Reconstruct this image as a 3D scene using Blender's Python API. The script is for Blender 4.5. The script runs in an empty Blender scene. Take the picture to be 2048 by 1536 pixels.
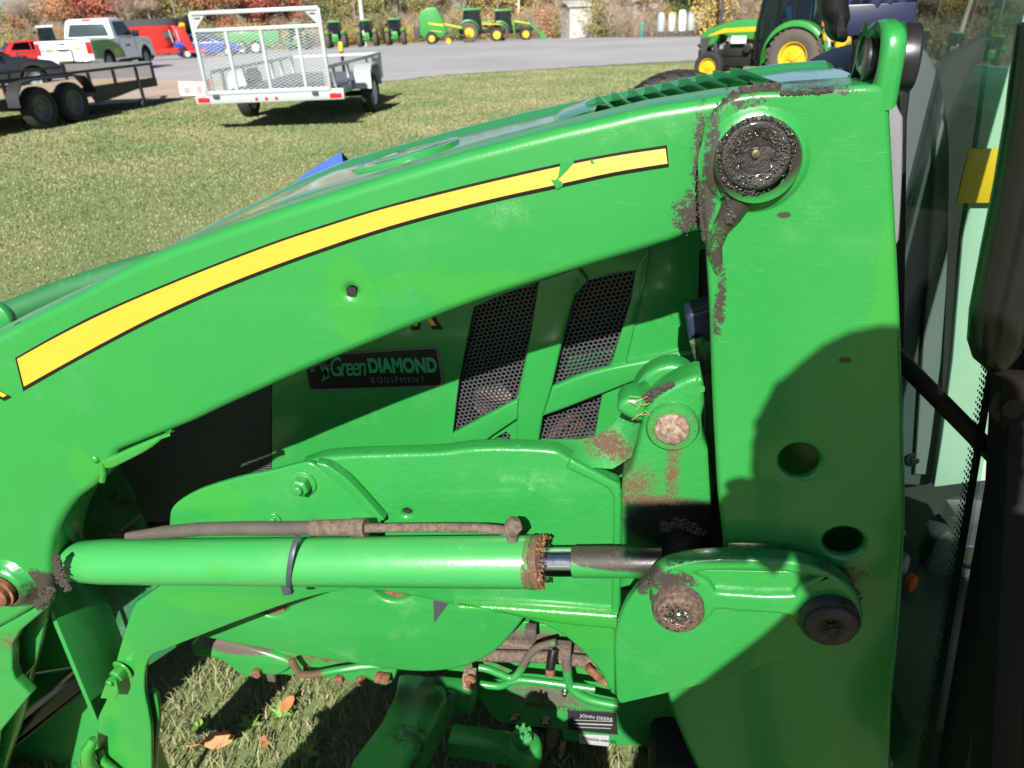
import bpy, bmesh, math, random
import numpy as np
from mathutils import Vector, Matrix, noise
random.seed(7); rng = np.random.default_rng(7)
R = math.radians
sc = bpy.context.scene

# ------------------------------------------------------------------ camera, sky, sun, exposure
CAM_H = 1.6
FOC, CX, CY = 1500.0, 1024.0, 768.0            # focal length and centre for a 2048 x 1536 picture
CAM_ROT = Matrix.Rotation(R(10), 3, 'Z') @ Matrix.Rotation(R(90 - 26.5), 3, 'X') @ Matrix.Rotation(R(-2.5), 3, 'Z')
cam = bpy.data.cameras.new('camera')
cam.sensor_width = 36.0; cam.lens = FOC / 2048 * 36
cam.clip_start = 0.02; cam.clip_end = 2000
cam.dof.use_dof = True; cam.dof.focus_distance = 0.92; cam.dof.aperture_fstop = 10.0
camo = bpy.data.objects.new('camera', cam); sc.collection.objects.link(camo)
camo.location = (0, 0, CAM_H); camo.rotation_euler = CAM_ROT.to_euler()
sc.camera = camo

SUN_EL, SUN_AZ = 36.1, 0.65                      # light travels towards +Y, this many degrees right of it
w = bpy.data.worlds.new('World'); sc.world = w; w.use_nodes = True
nt = w.node_tree; bg = nt.nodes['Background']
sky = nt.nodes.new('ShaderNodeTexSky'); sky.sky_type = 'NISHITA'; sky.sun_disc = False
sky.sun_elevation = R(SUN_EL); sky.sun_rotation = R(180 + SUN_AZ)
sky.altitude = 300; sky.air_density = 0.75; sky.dust_density = 0.9; sky.ozone_density = 1.2
nt.links.new(sky.outputs[0], bg.inputs[0]); bg.inputs[1].default_value = 0.05
sl = bpy.data.lights.new('sun', 'SUN'); sl.energy = 5.0; sl.angle = R(0.55); sl.color = (1.0, 0.955, 0.88)
so = bpy.data.objects.new('sun', sl); sc.collection.objects.link(so)
SUN_DIR = Vector((math.sin(R(SUN_AZ)) * math.cos(R(SUN_EL)), math.cos(R(SUN_AZ)) * math.cos(R(SUN_EL)), -math.sin(R(SUN_EL))))
so.rotation_euler = SUN_DIR.to_track_quat('-Z', 'Y').to_euler()
so.location = (-2, -10, 12)
sc.view_settings.view_transform = 'Standard'; sc.view_settings.look = 'None'
sc.view_settings.exposure = 0.90; sc.view_settings.gamma = 1.0
sc.view_settings.use_curve_mapping = False
sc.cycles.max_bounces = 8; sc.cycles.diffuse_bounces = 2; sc.cycles.glossy_bounces = 3; sc.cycles.transparent_max_bounces = 16
sc.cycles.sample_clamp_indirect = 6.0

# ------------------------------------------------------------------ measuring: from a place in the photograph to a place in the world
CAM_P = Vector((0, 0, CAM_H))
def ray(px, py):
    return CAM_ROT @ Vector(((px - CX) / FOC, -(py - CY) / FOC, -1.0))
def Y(px, py, y):
    d = ray(px, py); return CAM_P + d * (y / d.y)
def X(px, py, x):
    d = ray(px, py); return CAM_P + d * (x / d.x)
def Z(px, py, z):
    d = ray(px, py); return CAM_P + d * ((z - CAM_H) / d.z)
def ground_z(x, y):
    r = math.hypot(x, y)
    return 0.0 if r < 42 else (-(r - 42) * 0.027 if r < 85 else -1.161)
def G(px, py):
    """where the line of sight meets the terrain"""
    d = ray(px, py); h = math.hypot(d.x, d.y); t = 0.5; step = 0.25
    while t * h < 400:
        p = CAM_P + d * t
        if p.z <= ground_z(p.x, p.y):
            a_, b_ = t - step / h, t
            for _ in range(24):
                m_ = (a_ + b_) / 2; p = CAM_P + d * m_
                if p.z <= ground_z(p.x, p.y): b_ = m_
                else: a_ = m_
            return Vector((p.x, p.y, ground_z(p.x, p.y)))
        t += step / h
    return p
def at_dist(px, dist):
    """ground point seen in picture column px (near the horizon) at this distance"""
    d = ray(px, 60); h = math.hypot(d.x, d.y); x, y = d.x / h * dist, d.y / h * dist
    return Vector((x, y, ground_z(x, y)))

# ------------------------------------------------------------------ materials
def new_mat(name):
    m = bpy.data.materials.new(name); m.use_nodes = True
    return m, m.node_tree, m.node_tree.nodes['Principled BSDF']
def node(t, typ, **kw):
    n = t.nodes.new('ShaderNode' + typ)
    for k, v in kw.items(): setattr(n, k, v)
    return n
def noise_n(t, vec, scale, detail=4, rough=0.55, dist=0.0):
    n = node(t, 'TexNoise'); n.inputs['Scale'].default_value = scale; n.inputs['Detail'].default_value = detail
    n.inputs['Roughness'].default_value = rough; n.inputs['Distortion'].default_value = dist
    if vec is not None: t.links.new(vec, n.inputs['Vector'])
    return n.outputs['Fac']
def math_n(t, op, a, b=0.0, c=0.0, clamp=False):
    n = node(t, 'Math', operation=op); n.use_clamp = clamp
    for i, v in enumerate((a, b, c)):
        if isinstance(v, (int, float)): n.inputs[i].default_value = v
        else: t.links.new(v, n.inputs[i])
    return n.outputs[0]
def ramp_n(t, fac, a, b, smooth=True):
    n = node(t, 'MapRange'); n.interpolation_type = 'SMOOTHSTEP' if smooth else 'LINEAR'
    t.links.new(fac, n.inputs['Value']); n.inputs['From Min'].default_value = a; n.inputs['From Max'].default_value = b
    return n.outputs[0]
def mix_n(t, fac, a, b):
    n = node(t, 'Mix', data_type='RGBA')
    if isinstance(fac, (int, float)): n.inputs[0].default_value = fac
    else: t.links.new(fac, n.inputs[0])
    for i, v in ((6, a), (7, b)):
        if isinstance(v, (tuple, list)): n.inputs[i].default_value = (*v[:3], 1)
        else: t.links.new(v, n.inputs[i])
    return n.outputs[2]
def mixf_n(t, fac, a, b):
    n = node(t, 'Mix', data_type='FLOAT')
    if isinstance(fac, (int, float)): n.inputs[0].default_value = fac
    else: t.links.new(fac, n.inputs[0])
    for i, v in ((2, a), (3, b)):
        if isinstance(v, (int, float)): n.inputs[i].default_value = v
        else: t.links.new(v, n.inputs[i])
    return n.outputs[0]
def bump_n(t, bs, height, strength, dist=0.001):
    n = node(t, 'Bump'); n.inputs['Strength'].default_value = strength; n.inputs['Distance'].default_value = dist
    t.links.new(height, n.inputs['Height']); t.links.new(n.outputs[0], bs.inputs['Normal'])

def simple(name, col, rough=0.5, metal=0.0, coat=0.0, var=0.12, scale=8.0, bump=0.0, bscale=60, spec=0.5):
    m, t, b = new_mat(name)
    pos = node(t, 'TexCoord').outputs['Object']
    n = noise_n(t, pos, scale, 5)
    lo = tuple(c * (1 - var) for c in col); hi = tuple(min(1, c * (1 + var)) for c in col)
    t.links.new(mix_n(t, n, lo, hi), b.inputs['Base Color'])
    t.links.new(mixf_n(t, noise_n(t, pos, scale * 2.3, 3), max(0, rough - .07), min(1, rough + .07)), b.inputs['Roughness'])
    b.inputs['Metallic'].default_value = metal; b.inputs['Coat Weight'].default_value = coat
    b.inputs['Specular IOR Level'].default_value = spec
    if bump: bump_n(t, b, noise_n(t, pos, bscale, 5, .65), bump, 0.004)
    return m

MUD = (0.034, 0.027, 0.022); RUST = (0.105, 0.055, 0.032); DUST = (0.20, 0.36, 0.19); FRESH = (0.036, 0.265, 0.022); OLDGREASE = (0.022, 0.019, 0.018); BROWN = (0.095, 0.075, 0.060)
GREEN = (0.022, 0.228, 0.044)
def paint(name, stains=(), col=GREEN, rough=0.33, coat=0.5, dust=0.12, scuff=0.5, peel=0.06, fine=0.0):
    """machine enamel: orange peel, dust film, scuffs; stains = (centre, radii, colour, noise scale, cover 0..1)"""
    m, t, b = new_mat(name)
    pos = node(t, 'NewGeometry').outputs['Position']
    c = mix_n(t, noise_n(t, pos, 5, 5), tuple(v * .93 for v in col), tuple(v * 1.07 for v in col))
    d = ramp_n(t, noise_n(t, pos, 9, 8, .68, .4), .52, .80)
    dfine = ramp_n(t, noise_n(t, pos, 340, 4, .7), .36, .62)
    c = mix_n(t, math_n(t, 'MULTIPLY', math_n(t, 'MULTIPLY', d, dust * 2.6), dfine), c, DUST)
    # scuffs: stretched fine noise
    mp = node(t, 'Mapping'); mp.inputs['Scale'].default_value = (30, 60, 1100); mp.inputs['Rotation'].default_value = (0, .62, 0)
    t.links.new(pos, mp.inputs[0]); s1 = noise_n(t, mp.outputs[0], 1.0, 2)
    mp2 = node(t, 'Mapping'); mp2.inputs['Scale'].default_value = (24, 60, 900); mp2.inputs['Rotation'].default_value = (0, -.28, 0)
    t.links.new(pos, mp2.inputs[0]); s2 = noise_n(t, mp2.outputs[0], 1.0, 2)
    sm = math_n(t, 'MAXIMUM', ramp_n(t, s1, .69, .72), ramp_n(t, s2, .69, .72))
    sm = math_n(t, 'MULTIPLY', sm, ramp_n(t, noise_n(t, pos, 14, 3), .46, .60))
    c = mix_n(t, math_n(t, 'MULTIPLY', sm, scuff * .32), c, (.26, .50, .27))
    # tiny chips and specks
    sp = ramp_n(t, noise_n(t, pos, 420, 2), .755, .78)
    sp = math_n(t, 'MULTIPLY', sp, ramp_n(t, noise_n(t, pos, 20, 3), .50, .62))
    c = mix_n(t, math_n(t, 'MULTIPLY', sp, .8), c, MUD)
    rg = mixf_n(t, d, rough, min(1, rough + .28))
    for (cen, rad, sc_, nsc, cover) in stains:
        v = node(t, 'VectorMath', operation='SUBTRACT'); t.links.new(pos, v.inputs[0]); v.inputs[1].default_value = cen
        v2 = node(t, 'VectorMath', operation='DIVIDE'); t.links.new(v.outputs[0], v2.inputs[0]); v2.inputs[1].default_value = rad
        ln = node(t, 'VectorMath', operation='LENGTH'); t.links.new(v2.outputs[0], ln.inputs[0])
        inside = math_n(t, 'SUBTRACT', 1.0, ln.outputs['Value'])
        nn = math_n(t, 'SUBTRACT', noise_n(t, pos, nsc, 7, .72), 0.5)
        val = math_n(t, 'ADD', math_n(t, 'MULTIPLY', inside, .55), math_n(t, 'ADD', math_n(t, 'MULTIPLY', nn, 2.0), (cover - .62)))
        if sc_ in (MUD, RUST, OLDGREASE, BROWN):
            fine_n = math_n(t, 'SUBTRACT', noise_n(t, pos, 520, 3, .7), 0.5); val = math_n(t, 'ADD', val, math_n(t, 'MULTIPLY', fine_n, 1.3))
        soft = {DUST: .75, FRESH: .22}.get(sc_, .10)
        mk = math_n(t, 'MULTIPLY', ramp_n(t, val, 0.0, soft), ramp_n(t, inside, 0, .30 if sc_ != FRESH else .15))
        if sc_ == FRESH: mk = math_n(t, 'MULTIPLY', mk, .38)
        if sc_ == DUST: mk = math_n(t, 'MULTIPLY', math_n(t, 'MULTIPLY', mk, .55), dfine)
        c = mix_n(t, mk, c, sc_)
        rg = mixf_n(t, mk, rg, .35 if sc_ in (FRESH, OLDGREASE) else (.6 if sc_ == MUD else .9))
    t.links.new(c, b.inputs['Base Color']); t.links.new(rg, b.inputs['Roughness'])
    b.inputs['Coat Weight'].default_value = coat; b.inputs['Coat Roughness'].default_value = .12
    hgt = math_n(t, 'ADD', noise_n(t, pos, 260 if not fine else fine, 3), math_n(t, 'MULTIPLY', noise_n(t, pos, 26, 2), 2.2))
    bump_n(t, b, hgt, peel, .004)
    return m

def rusty(name, a=(.11, .042, .024), b_=(.25, .105, .05), rough=.85, scale=90):
    m, t, b = new_mat(name); pos = node(t, 'NewGeometry').outputs['Position']
    n = noise_n(t, pos, scale, 7, .7)
    t.links.new(mix_n(t, ramp_n(t, n, .35, .66), a, b_), b.inputs['Base Color']); b.inputs['Roughness'].default_value = rough
    bump_n(t, b, n, .6, .003); return m
def greasy(name, a=(.006, .005, .005), b_=(.022, .018, .015), rough=.16):
    m, t, b = new_mat(name); pos = node(t, 'NewGeometry').outputs['Position']
    n = noise_n(t, pos, 240, 6, .7); n2 = noise_n(t, pos, 45, 4)
    t.links.new(mix_n(t, ramp_n(t, n2, .35, .65), a, b_), b.inputs['Base Color'])
    t.links.new(mixf_n(t, n2, rough - .08, rough + .3), b.inputs['Roughness'])
    bump_n(t, b, math_n(t, 'ADD', n, math_n(t, 'MULTIPLY', n2, 1.5)), .8, .0022); b.inputs['Coat Weight'].default_value = 1.0 if rough < .3 else .2; b.inputs['Coat Roughness'].default_value = .12; return m

M = {}
M['dirt'] = rusty('dried_mud', (.022, .018, .015), (.066, .052, .042), .9, 320)
M['grease'] = greasy('wet_grease')
M['grease_dry'] = greasy('old_grease', (.016, .013, .012), (.05, .038, .031), .45)
M['rust'] = rusty('rust')
M['rust_pale'] = rusty('worn_rusty_steel', (.15, .075, .045), (.34, .28, .22), .8, 140)
M['steel'] = simple('bare_steel', (.45, .44, .42), .32, 1.0, var=.2, scale=60)
M['chrome'] = simple('polished_rod', (.62, .62, .62), .12, 1.0, var=.08, scale=50)
M['silver'] = simple('silver_paint', (.30, .30, .33), .38, .55, var=.1, scale=150, bump=.08, bscale=900)
M['brass'] = simple('grease_fitting_steel', (.52, .43, .30), .3, 1.0, var=.2, scale=90)
M['hose'] = simple('dusty_rubber_hose', (.075, .062, .052), .75, var=.45, scale=22, bump=.4, bscale=300)
M['hose_dirty'] = rusty('muddy_hose_fitting', (.075, .055, .042), (.165, .122, .092), .95, 120)
M['rubber'] = simple('tyre_rubber', (.022, .021, .020), .8, var=.3, scale=6, bump=.3, bscale=70)
M['tyre_dusty'] = simple('dusty_tyre_rubber', (.085, .072, .06), .9, var=.25, scale=5, bump=.3, bscale=60)
M['black'] = simple('black_plastic', (.008, .008, .009), .5, var=.2, scale=30, bump=.05, bscale=500, spec=.25)
M['wheelgrey'] = simple('dull_grey_rim', (.13, .15, .165), .55, .3, var=.2, scale=20)
M['black_gloss'] = simple('gloss_black', (.007, .007, .008), .28, coat=.15, var=.2, scale=20)
M['blackpaint'] = simple('black_trailer_paint', (.022, .023, .026), .5, var=.3, scale=6)
M['dark'] = simple('engine_bay_dark', (.010, .010, .010), .7, var=.3, scale=20)
M['charcoal'] = simple('charcoal_plastic', (.05, .052, .056), .5, var=.15, scale=12)
M['tie'] = simple('grey_nylon', (.045, .055, .065), .45, var=.2, scale=120)
M['yellow'] = simple('implement_yellow', (.66, .40, .014), .35, coat=.3, var=.06)
M['white'] = simple('white_paint', (.78, .79, .80), .28, coat=.5, var=.03)
M['galv'] = simple('galvanised_steel', (.42, .47, .475), .45, .25, var=.12, scale=14)
M['red'] = simple('red_paint', (.50, .022, .018), .33, coat=.4, var=.08)
M['redlens'] = simple('red_lens', (.62, .012, .012), .15, coat=.6, var=.1)
M['orange'] = simple('safety_orange', (.80, .12, .02), .45, var=.05)
M['bluecar'] = simple('blue_car_paint', (.02, .05, .30), .25, coat=.7, var=.1)
M['bluetarp'] = simple('blue_plastic', (.045, .115, .42), .45, var=.12, scale=16, bump=.2, bscale=90)
M['darkcar'] = simple('dark_car_paint', (.018, .02, .026), .22, coat=.8, var=.1)
M['wood'] = simple('weathered_deck_wood', (.36, .28, .18), .85, var=.25, scale=9)
M['fargreen'] = simple('machine_green', (.035, .24, .045), .35, coat=.4, var=.08)
M['fardark'] = simple('machine_dark_green', (.02, .10, .03), .5, var=.2)
M['teal'] = simple('teal_paint', (.03, .25, .20), .4, var=.1)
M['container'] = simple('blue_grey_steel', (.13, .155, .215), .6, var=.08)
M['offwhite'] = simple('off_white_sheet', (.46, .45, .42), .6, var=.1, scale=2)
M['seat'] = simple('black_vinyl_seat', (.03, .03, .035), .6)
M['bluecloth'] = simple('blue_cover', (.02, .20, .55), .6)
M['lampglass'] = simple('clear_lens', (.75, .78, .8), .1, coat=.8, var=.05)
M['pole'] = simple('pale_utility_pole', (.55, .52, .47), .8, var=.15, scale=2)
M['plate'] = simple('black_serial_plate', (.02, .02, .022), .35, var=.2, scale=100)
M['platewhite'] = simple('printed_silver', (.35, .36, .37), .4, var=.1, scale=200)
M['decalblack'] = simple('decal_black', (.012, .011, .011), .4, var=.3, scale=60, spec=.2)
M['decalgreen'] = simple('decal_green', (.015, .28, .14), .4, var=.06)
M['decalgrey'] = simple('decal_grey', (.10, .10, .09), .45, var=.06)
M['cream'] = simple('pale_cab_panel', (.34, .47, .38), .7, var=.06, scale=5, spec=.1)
M['skin'] = simple('skin', (.50, .30, .21), .5, var=.08)
M['hair'] = simple('brown_hair', (.05, .03, .02), .6, var=.2)
M['jacket'] = simple('navy_jacket', (.03, .04, .07), .85, var=.2)
M['jeans'] = simple('blue_jeans', (.05, .08, .15), .9, var=.2)
M['leaf_dry'] = simple('fallen_leaf', (.55, .22, .09), .7, var=.25, scale=60)
M['weed'] = simple('broad_leaf_green', (.16, .30, .05), .5, var=.2, scale=40)

def decal_yellow():
    m, t, b = new_mat('ribbed_yellow_decal'); pos = node(t, 'NewGeometry').outputs['Position']
    c = mix_n(t, noise_n(t, pos, 20, 5), (.62, .350, .034), (.70, .40, .040))
    sp = ramp_n(t, noise_n(t, pos, 300, 2), .73, .77)
    c = mix_n(t, math_n(t, 'MULTIPLY', sp, .35), c, (.3, .2, .02))
    attr = node(t, 'Attribute', attribute_name='rib')
    s = math_n(t, 'SINE', math_n(t, 'MULTIPLY', attr.outputs['Fac'], 2 * math.pi * 17))
    t.links.new(mix_n(t, math_n(t, 'MULTIPLY', ramp_n(t, s, -.1, .9), .32), c, (.52, .27, .012)), b.inputs['Base Color'])
    b.inputs['Roughness'].default_value = .38
    bump_n(t, b, s, .25, .001); return m
M['decalyellow'] = decal_yellow()

def glass_mat(name, tint=(.72, .86, .80), ior=1.5, rough=0.0):
    m = bpy.data.materials.new(name); m.use_nodes = True; t = m.node_tree; t.nodes.clear()
    out = node(t, 'OutputMaterial'); mx = node(t, 'MixShader'); tr = node(t, 'BsdfTransparent'); gl = node(t, 'BsdfGlossy'); fr = node(t, 'Fresnel')
    gg = node(t, 'NewGeometry'); t.links.new(mixf_n(t, gg.outputs['Backfacing'], ior, 1 / ior), fr.inputs['IOR']); tr.inputs[0].default_value = (*tint, 1); gl.inputs['Roughness'].default_value = rough
    t.links.new(fr.outputs[0], mx.inputs[0]); t.links.new(tr.outputs[0], mx.inputs[1]); t.links.new(gl.outputs[0], mx.inputs[2]); t.links.new(mx.outputs[0], out.inputs[0])
    return m
M['glass'] = glass_mat('tinted_cab_glass', (.78, .90, .83))
M['carglass'] = glass_mat('dark_car_glass', (.22, .27, .27))
M['farglass'] = glass_mat('blue_cab_glass', (.42, .55, .58))

def screen_mat():
    m, t, b = new_mat('fine_wire_screen'); pos = node(t, 'NewGeometry').outputs['Position']
    mp = node(t, 'Mapping'); mp.inputs['Scale'].default_value = (1, 1, 1); t.links.new(pos, mp.inputs[0])
    sx = node(t, 'SeparateXYZ'); t.links.new(mp.outputs[0], sx.inputs[0])
    a = math_n(t, 'SINE', math_n(t, 'MULTIPLY', sx.outputs[2], 2 * math.pi / .0050))
    c_ = math_n(t, 'SINE', math_n(t, 'MULTIPLY', sx.outputs[0], 2 * math.pi / .0050))
    s = ramp_n(t, math_n(t, 'MAXIMUM', a, math_n(t, 'MULTIPLY', c_, .8)), .0, .9)
    c = mix_n(t, s, (.002, .003, .003), (.085, .10, .095))
    t.links.new(c, b.inputs['Base Color']); b.inputs['Roughness'].default_value = .5; b.inputs['Specular IOR Level'].default_value = .25
    bump_n(t, b, s, .5, .0008); return m
M['screen'] = screen_mat()

# ------------------------------------------------------------------ mesh helpers
COL = sc.collection
ORG = {}                                            # empties built in world coordinates: where they stand
def link(name, me, parent=None):
    o = bpy.data.objects.new(name, me); COL.objects.link(o)
    if parent is not None: o.parent = parent
    return o
def tag(o, label=None, cat=None, group=None, kind=None):
    if label: o['label'] = label
    if cat: o['category'] = cat
    if group: o['group'] = group
    if kind: o['kind'] = kind
    return o
def thing(name, label, cat, loc=(0, 0, 0), rz=0.0, group=None, world=False):
    o = bpy.data.objects.new(name, None); COL.objects.link(o); o.empty_display_size = .1
    o.location = loc; o.rotation_euler = (0, 0, rz)
    if world: ORG[o.name] = Vector(loc)
    return tag(o, label, cat, group)
def org_of(parent):
    while parent is not None:
        if parent.name in ORG: return ORG[parent.name]
        parent = parent.parent
    return Vector((0, 0, 0))
def copy_tree(o, parent=None):
    c = o.copy(); COL.objects.link(c); c.parent = parent
    for ch in list(o.children): copy_tree(ch, c)
    return c

class MB:
    def __init__(s): s.v = []; s.f = []; s.m = []; s.sm = []
    def add(s, vs, fs, mi=0, smooth=False):
        n = len(s.v); s.v += [tuple(p) for p in vs]
        for f in fs: s.f.append(tuple(n + i for i in f)); s.m.append(mi); s.sm.append(smooth)
        return s
    def box(s, c, d, rot=None, mi=0, taper=1.0):
        hx, hy, hz = (k / 2 for k in d)
        vs = [Vector((sx * hx * (taper if sz > 0 else 1), sy * hy * (taper if sz > 0 else 1), sz * hz)) for sz in (-1, 1) for sx, sy in ((-1, -1), (1, -1), (1, 1), (-1, 1))]
        if rot is not None: vs = [rot @ v for v in vs]
        vs = [v + Vector(c) for v in vs]
        return s.add(vs, [(3, 2, 1, 0), (4, 5, 6, 7), (0, 1, 5, 4), (1, 2, 6, 5), (2, 3, 7, 6), (3, 0, 4, 7)], mi)
    def bar(s, a, b, wd, ht, mi=0, up=(0, 0, 1)):
        a, b = Vector(a), Vector(b); d = (b - a); L = d.length; d.normalize(); u = Vector(up)
        if abs(d.dot(u)) > .98: u = Vector((0, 1, 0))
        side = d.cross(u).normalized(); u = side.cross(d)
        rot = Matrix((d, side, u)).transposed()
        return s.box((a + b) / 2, (L, wd, ht), rot, mi)
    def cyl(s, a, b, r0, r1=None, n=20, mi=0, caps=True):
        a, b = Vector(a), Vector(b); r1 = r0 if r1 is None else r1
        return s.lathe(a, b - a, [(r0, 0), (r1, (b - a).length)], n, mi, caps)
    def lathe(s, o, axis, prof, n=24, mi=0, caps=True, start=0.0):
        o = Vector(o); d = Vector(axis).normalized(); u = d.orthogonal().normalized(); w_ = d.cross(u)
        vs = []; fs = []
        for (r, h) in prof:
            for k in range(n):
                a = 2 * math.pi * k / n + start
                vs.append(o + d * h + (u * math.cos(a) + w_ * math.sin(a)) * r)
        for j in range(len(prof) - 1):
            for k in range(n):
                k2 = (k + 1) % n; fs.append((j * n + k, j * n + k2, (j + 1) * n + k2, (j + 1) * n + k))
        s.add(vs, fs, mi, True)
        if caps:
            b0 = len(s.v) - len(vs)
            for j, rev in ((0, True), (len(prof) - 1, False)):
                ring = [b0 + j * n + k for k in range(n)]
                if prof[j][0] > 1e-5: s.f.append(tuple(reversed(ring)) if rev else tuple(ring)); s.m.append(mi); s.sm.append(False)
        return s
    def tube(s, pts, r, n=10, mi=0, caps=True):
        pts = [Vector(p) for p in pts]; N = len(pts); rs = r if isinstance(r, (list, tuple)) else [r] * N
        t0 = (pts[1] - pts[0]).normalized(); u = t0.orthogonal().normalized(); vs = []; fs = []
        for i, p in enumerate(pts):
            t = (pts[min(i + 1, N - 1)] - pts[max(i - 1, 0)]).normalized()
            u = (u - t * u.dot(t)).normalized(); w_ = t.cross(u)
            for k in range(n):
                a = 2 * math.pi * k / n; vs.append(p + (u * math.cos(a) + w_ * math.sin(a)) * rs[i])
        for i in range(N - 1):
            for k in range(n):
                k2 = (k + 1) % n; fs.append((i * n + k, i * n + k2, (i + 1) * n + k2, (i + 1) * n + k))
        if caps: fs += [tuple(reversed(range(n))), tuple((N - 1) * n + k for k in range(n))]
        return s.add(vs, fs, mi, True)
    def prism(s, pts, off, mi=0, smooth=False):
        pts = [Vector(p) for p in pts]; off = Vector(off); n = len(pts)
        vs = pts + [p + off for p in pts]
        fs = [tuple(reversed(range(n))), tuple(range(n, 2 * n))] + [(i, (i + 1) % n, n + (i + 1) % n, n + i) for i in range(n)]
        return s.add(vs, fs, mi, smooth)
    def loft(s, rings, mi=0, closed=False, caps=False, smooth=True):
        n = len(rings[0]); vs = [p for r_ in rings for p in r_]; fs = []
        for i in range(len(rings) - 1):
            for k in range(n if closed else n - 1):
                k2 = (k + 1) % n; fs.append((i * n + k, i * n + k2, (i + 1) * n + k2, (i + 1) * n + k))
        if caps: fs += [tuple(reversed(range(n))), tuple((len(rings) - 1) * n + k for k in range(n))]
        return s.add(vs, fs, mi, smooth)
    def hexnut(s, o, axis, r, h, mi=0):
        return s.lathe(o, axis, [(r * .93, 0), (r, h * .08), (r, h * .85), (r * .86, h)], 6, mi)
    def blob(s, c, r, squash=(1, 1, 1), mi=0, jit=.25):
        t = (1 + 5 ** .5) / 2
        V = [(-1, t, 0), (1, t, 0), (-1, -t, 0), (1, -t, 0), (0, -1, t), (0, 1, t), (0, -1, -t), (0, 1, -t), (t, 0, -1), (t, 0, 1), (-t, 0, -1), (-t, 0, 1)]
        F_ = [(0, 11, 5), (0, 5, 1), (0, 1, 7), (0, 7, 10), (0, 10, 11), (1, 5, 9), (5, 11, 4), (11, 10, 2), (10, 7, 6), (7, 1, 8), (3, 9, 4), (3, 4, 2), (3, 2, 6), (3, 6, 8), (3, 8, 9), (4, 9, 5), (2, 4, 11), (6, 2, 10), (8, 6, 7), (9, 8, 1)]
        vs = [Vector(v).normalized() * r * random.uniform(1 - jit, 1 + jit) for v in V]
        return s.add([Vector((v.x * squash[0], v.y * squash[1], v.z * squash[2])) + Vector(c) for v in vs], F_, mi, True)
    def build(s, name, mats, parent=None, bevel=0.0, seg=2, angle=35, flatcap=False):
        og = org_of(parent)
        me = bpy.data.meshes.new(name); me.from_pydata([(p[0] - og.x, p[1] - og.y, p[2] - og.z) for p in s.v], [], s.f)
        if not isinstance(mats, (list, tuple)): mats = [mats]
        for m_ in mats: me.materials.append(m_)
        me.polygons.foreach_set('material_index', s.m); me.polygons.foreach_set('use_smooth', s.sm)
        bm = bmesh.new(); bm.from_mesh(me); bmesh.ops.recalc_face_normals(bm, faces=bm.faces)
        if bevel > 0:
            es = [e for e in bm.edges if len(e.link_faces) == 2 and e.calc_face_angle(0) > R(40)]
            bmesh.ops.bevel(bm, geom=es, offset=bevel, segments=seg, affect='EDGES', profile=.5, clamp_overlap=True)
            for f in bm.faces: f.smooth = True
        bm.to_mesh(me); bm.free()
        me.set_sharp_from_angle(angle=R(angle)); me.update()
        return link(name, me, parent)

def crv(pts, res=8):
    """outline through the points; a point with a third value is a hard corner"""
    P = [Vector((p[0], p[1])) for p in pts]; hard = [len(p) > 2 for p in pts]; n = len(P); out = []
    for i in range(n):
        p1, p2 = P[i], P[(i + 1) % n]; p0 = P[i - 1] if not hard[i] else p1 * 2 - p2 if False else p1
        p3 = P[(i + 2) % n] if not hard[(i + 1) % n] else p2
        if hard[i] and hard[(i + 1) % n]: out.append(p1); continue
        L = (p2 - p1).length; m1 = Vector((0, 0)) if False else None
        t1 = (p2 - P[i - 1]) * .5 if not hard[i] else (p2 - p1) * .9
        t2 = (p3 - p1) * .5 if not hard[(i + 1) % n] else (p2 - p1) * .9
        if not hard[i] and t1.length > 1e-9: t1 = t1.normalized() * min(t1.length, L)
        if not hard[(i + 1) % n] and t2.length > 1e-9: t2 = t2.normalized() * min(t2.length, L)
        for k in range(res):
            u = k / res; u2, u3 = u * u, u * u * u
            out.append(p1 * (2 * u3 - 3 * u2 + 1) + t1 * (u3 - 2 * u2 + u) + p2 * (-2 * u3 + 3 * u2) + t2 * (u3 - u2))
    return [(p.x, p.y) for p in out]
def ellipse(cx, cy, rx, ry, n=36):
    return [(cx + rx * math.cos(2 * math.pi * k / n), cy + ry * math.sin(2 * math.pi * k / n)) for k in range(n)]

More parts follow.
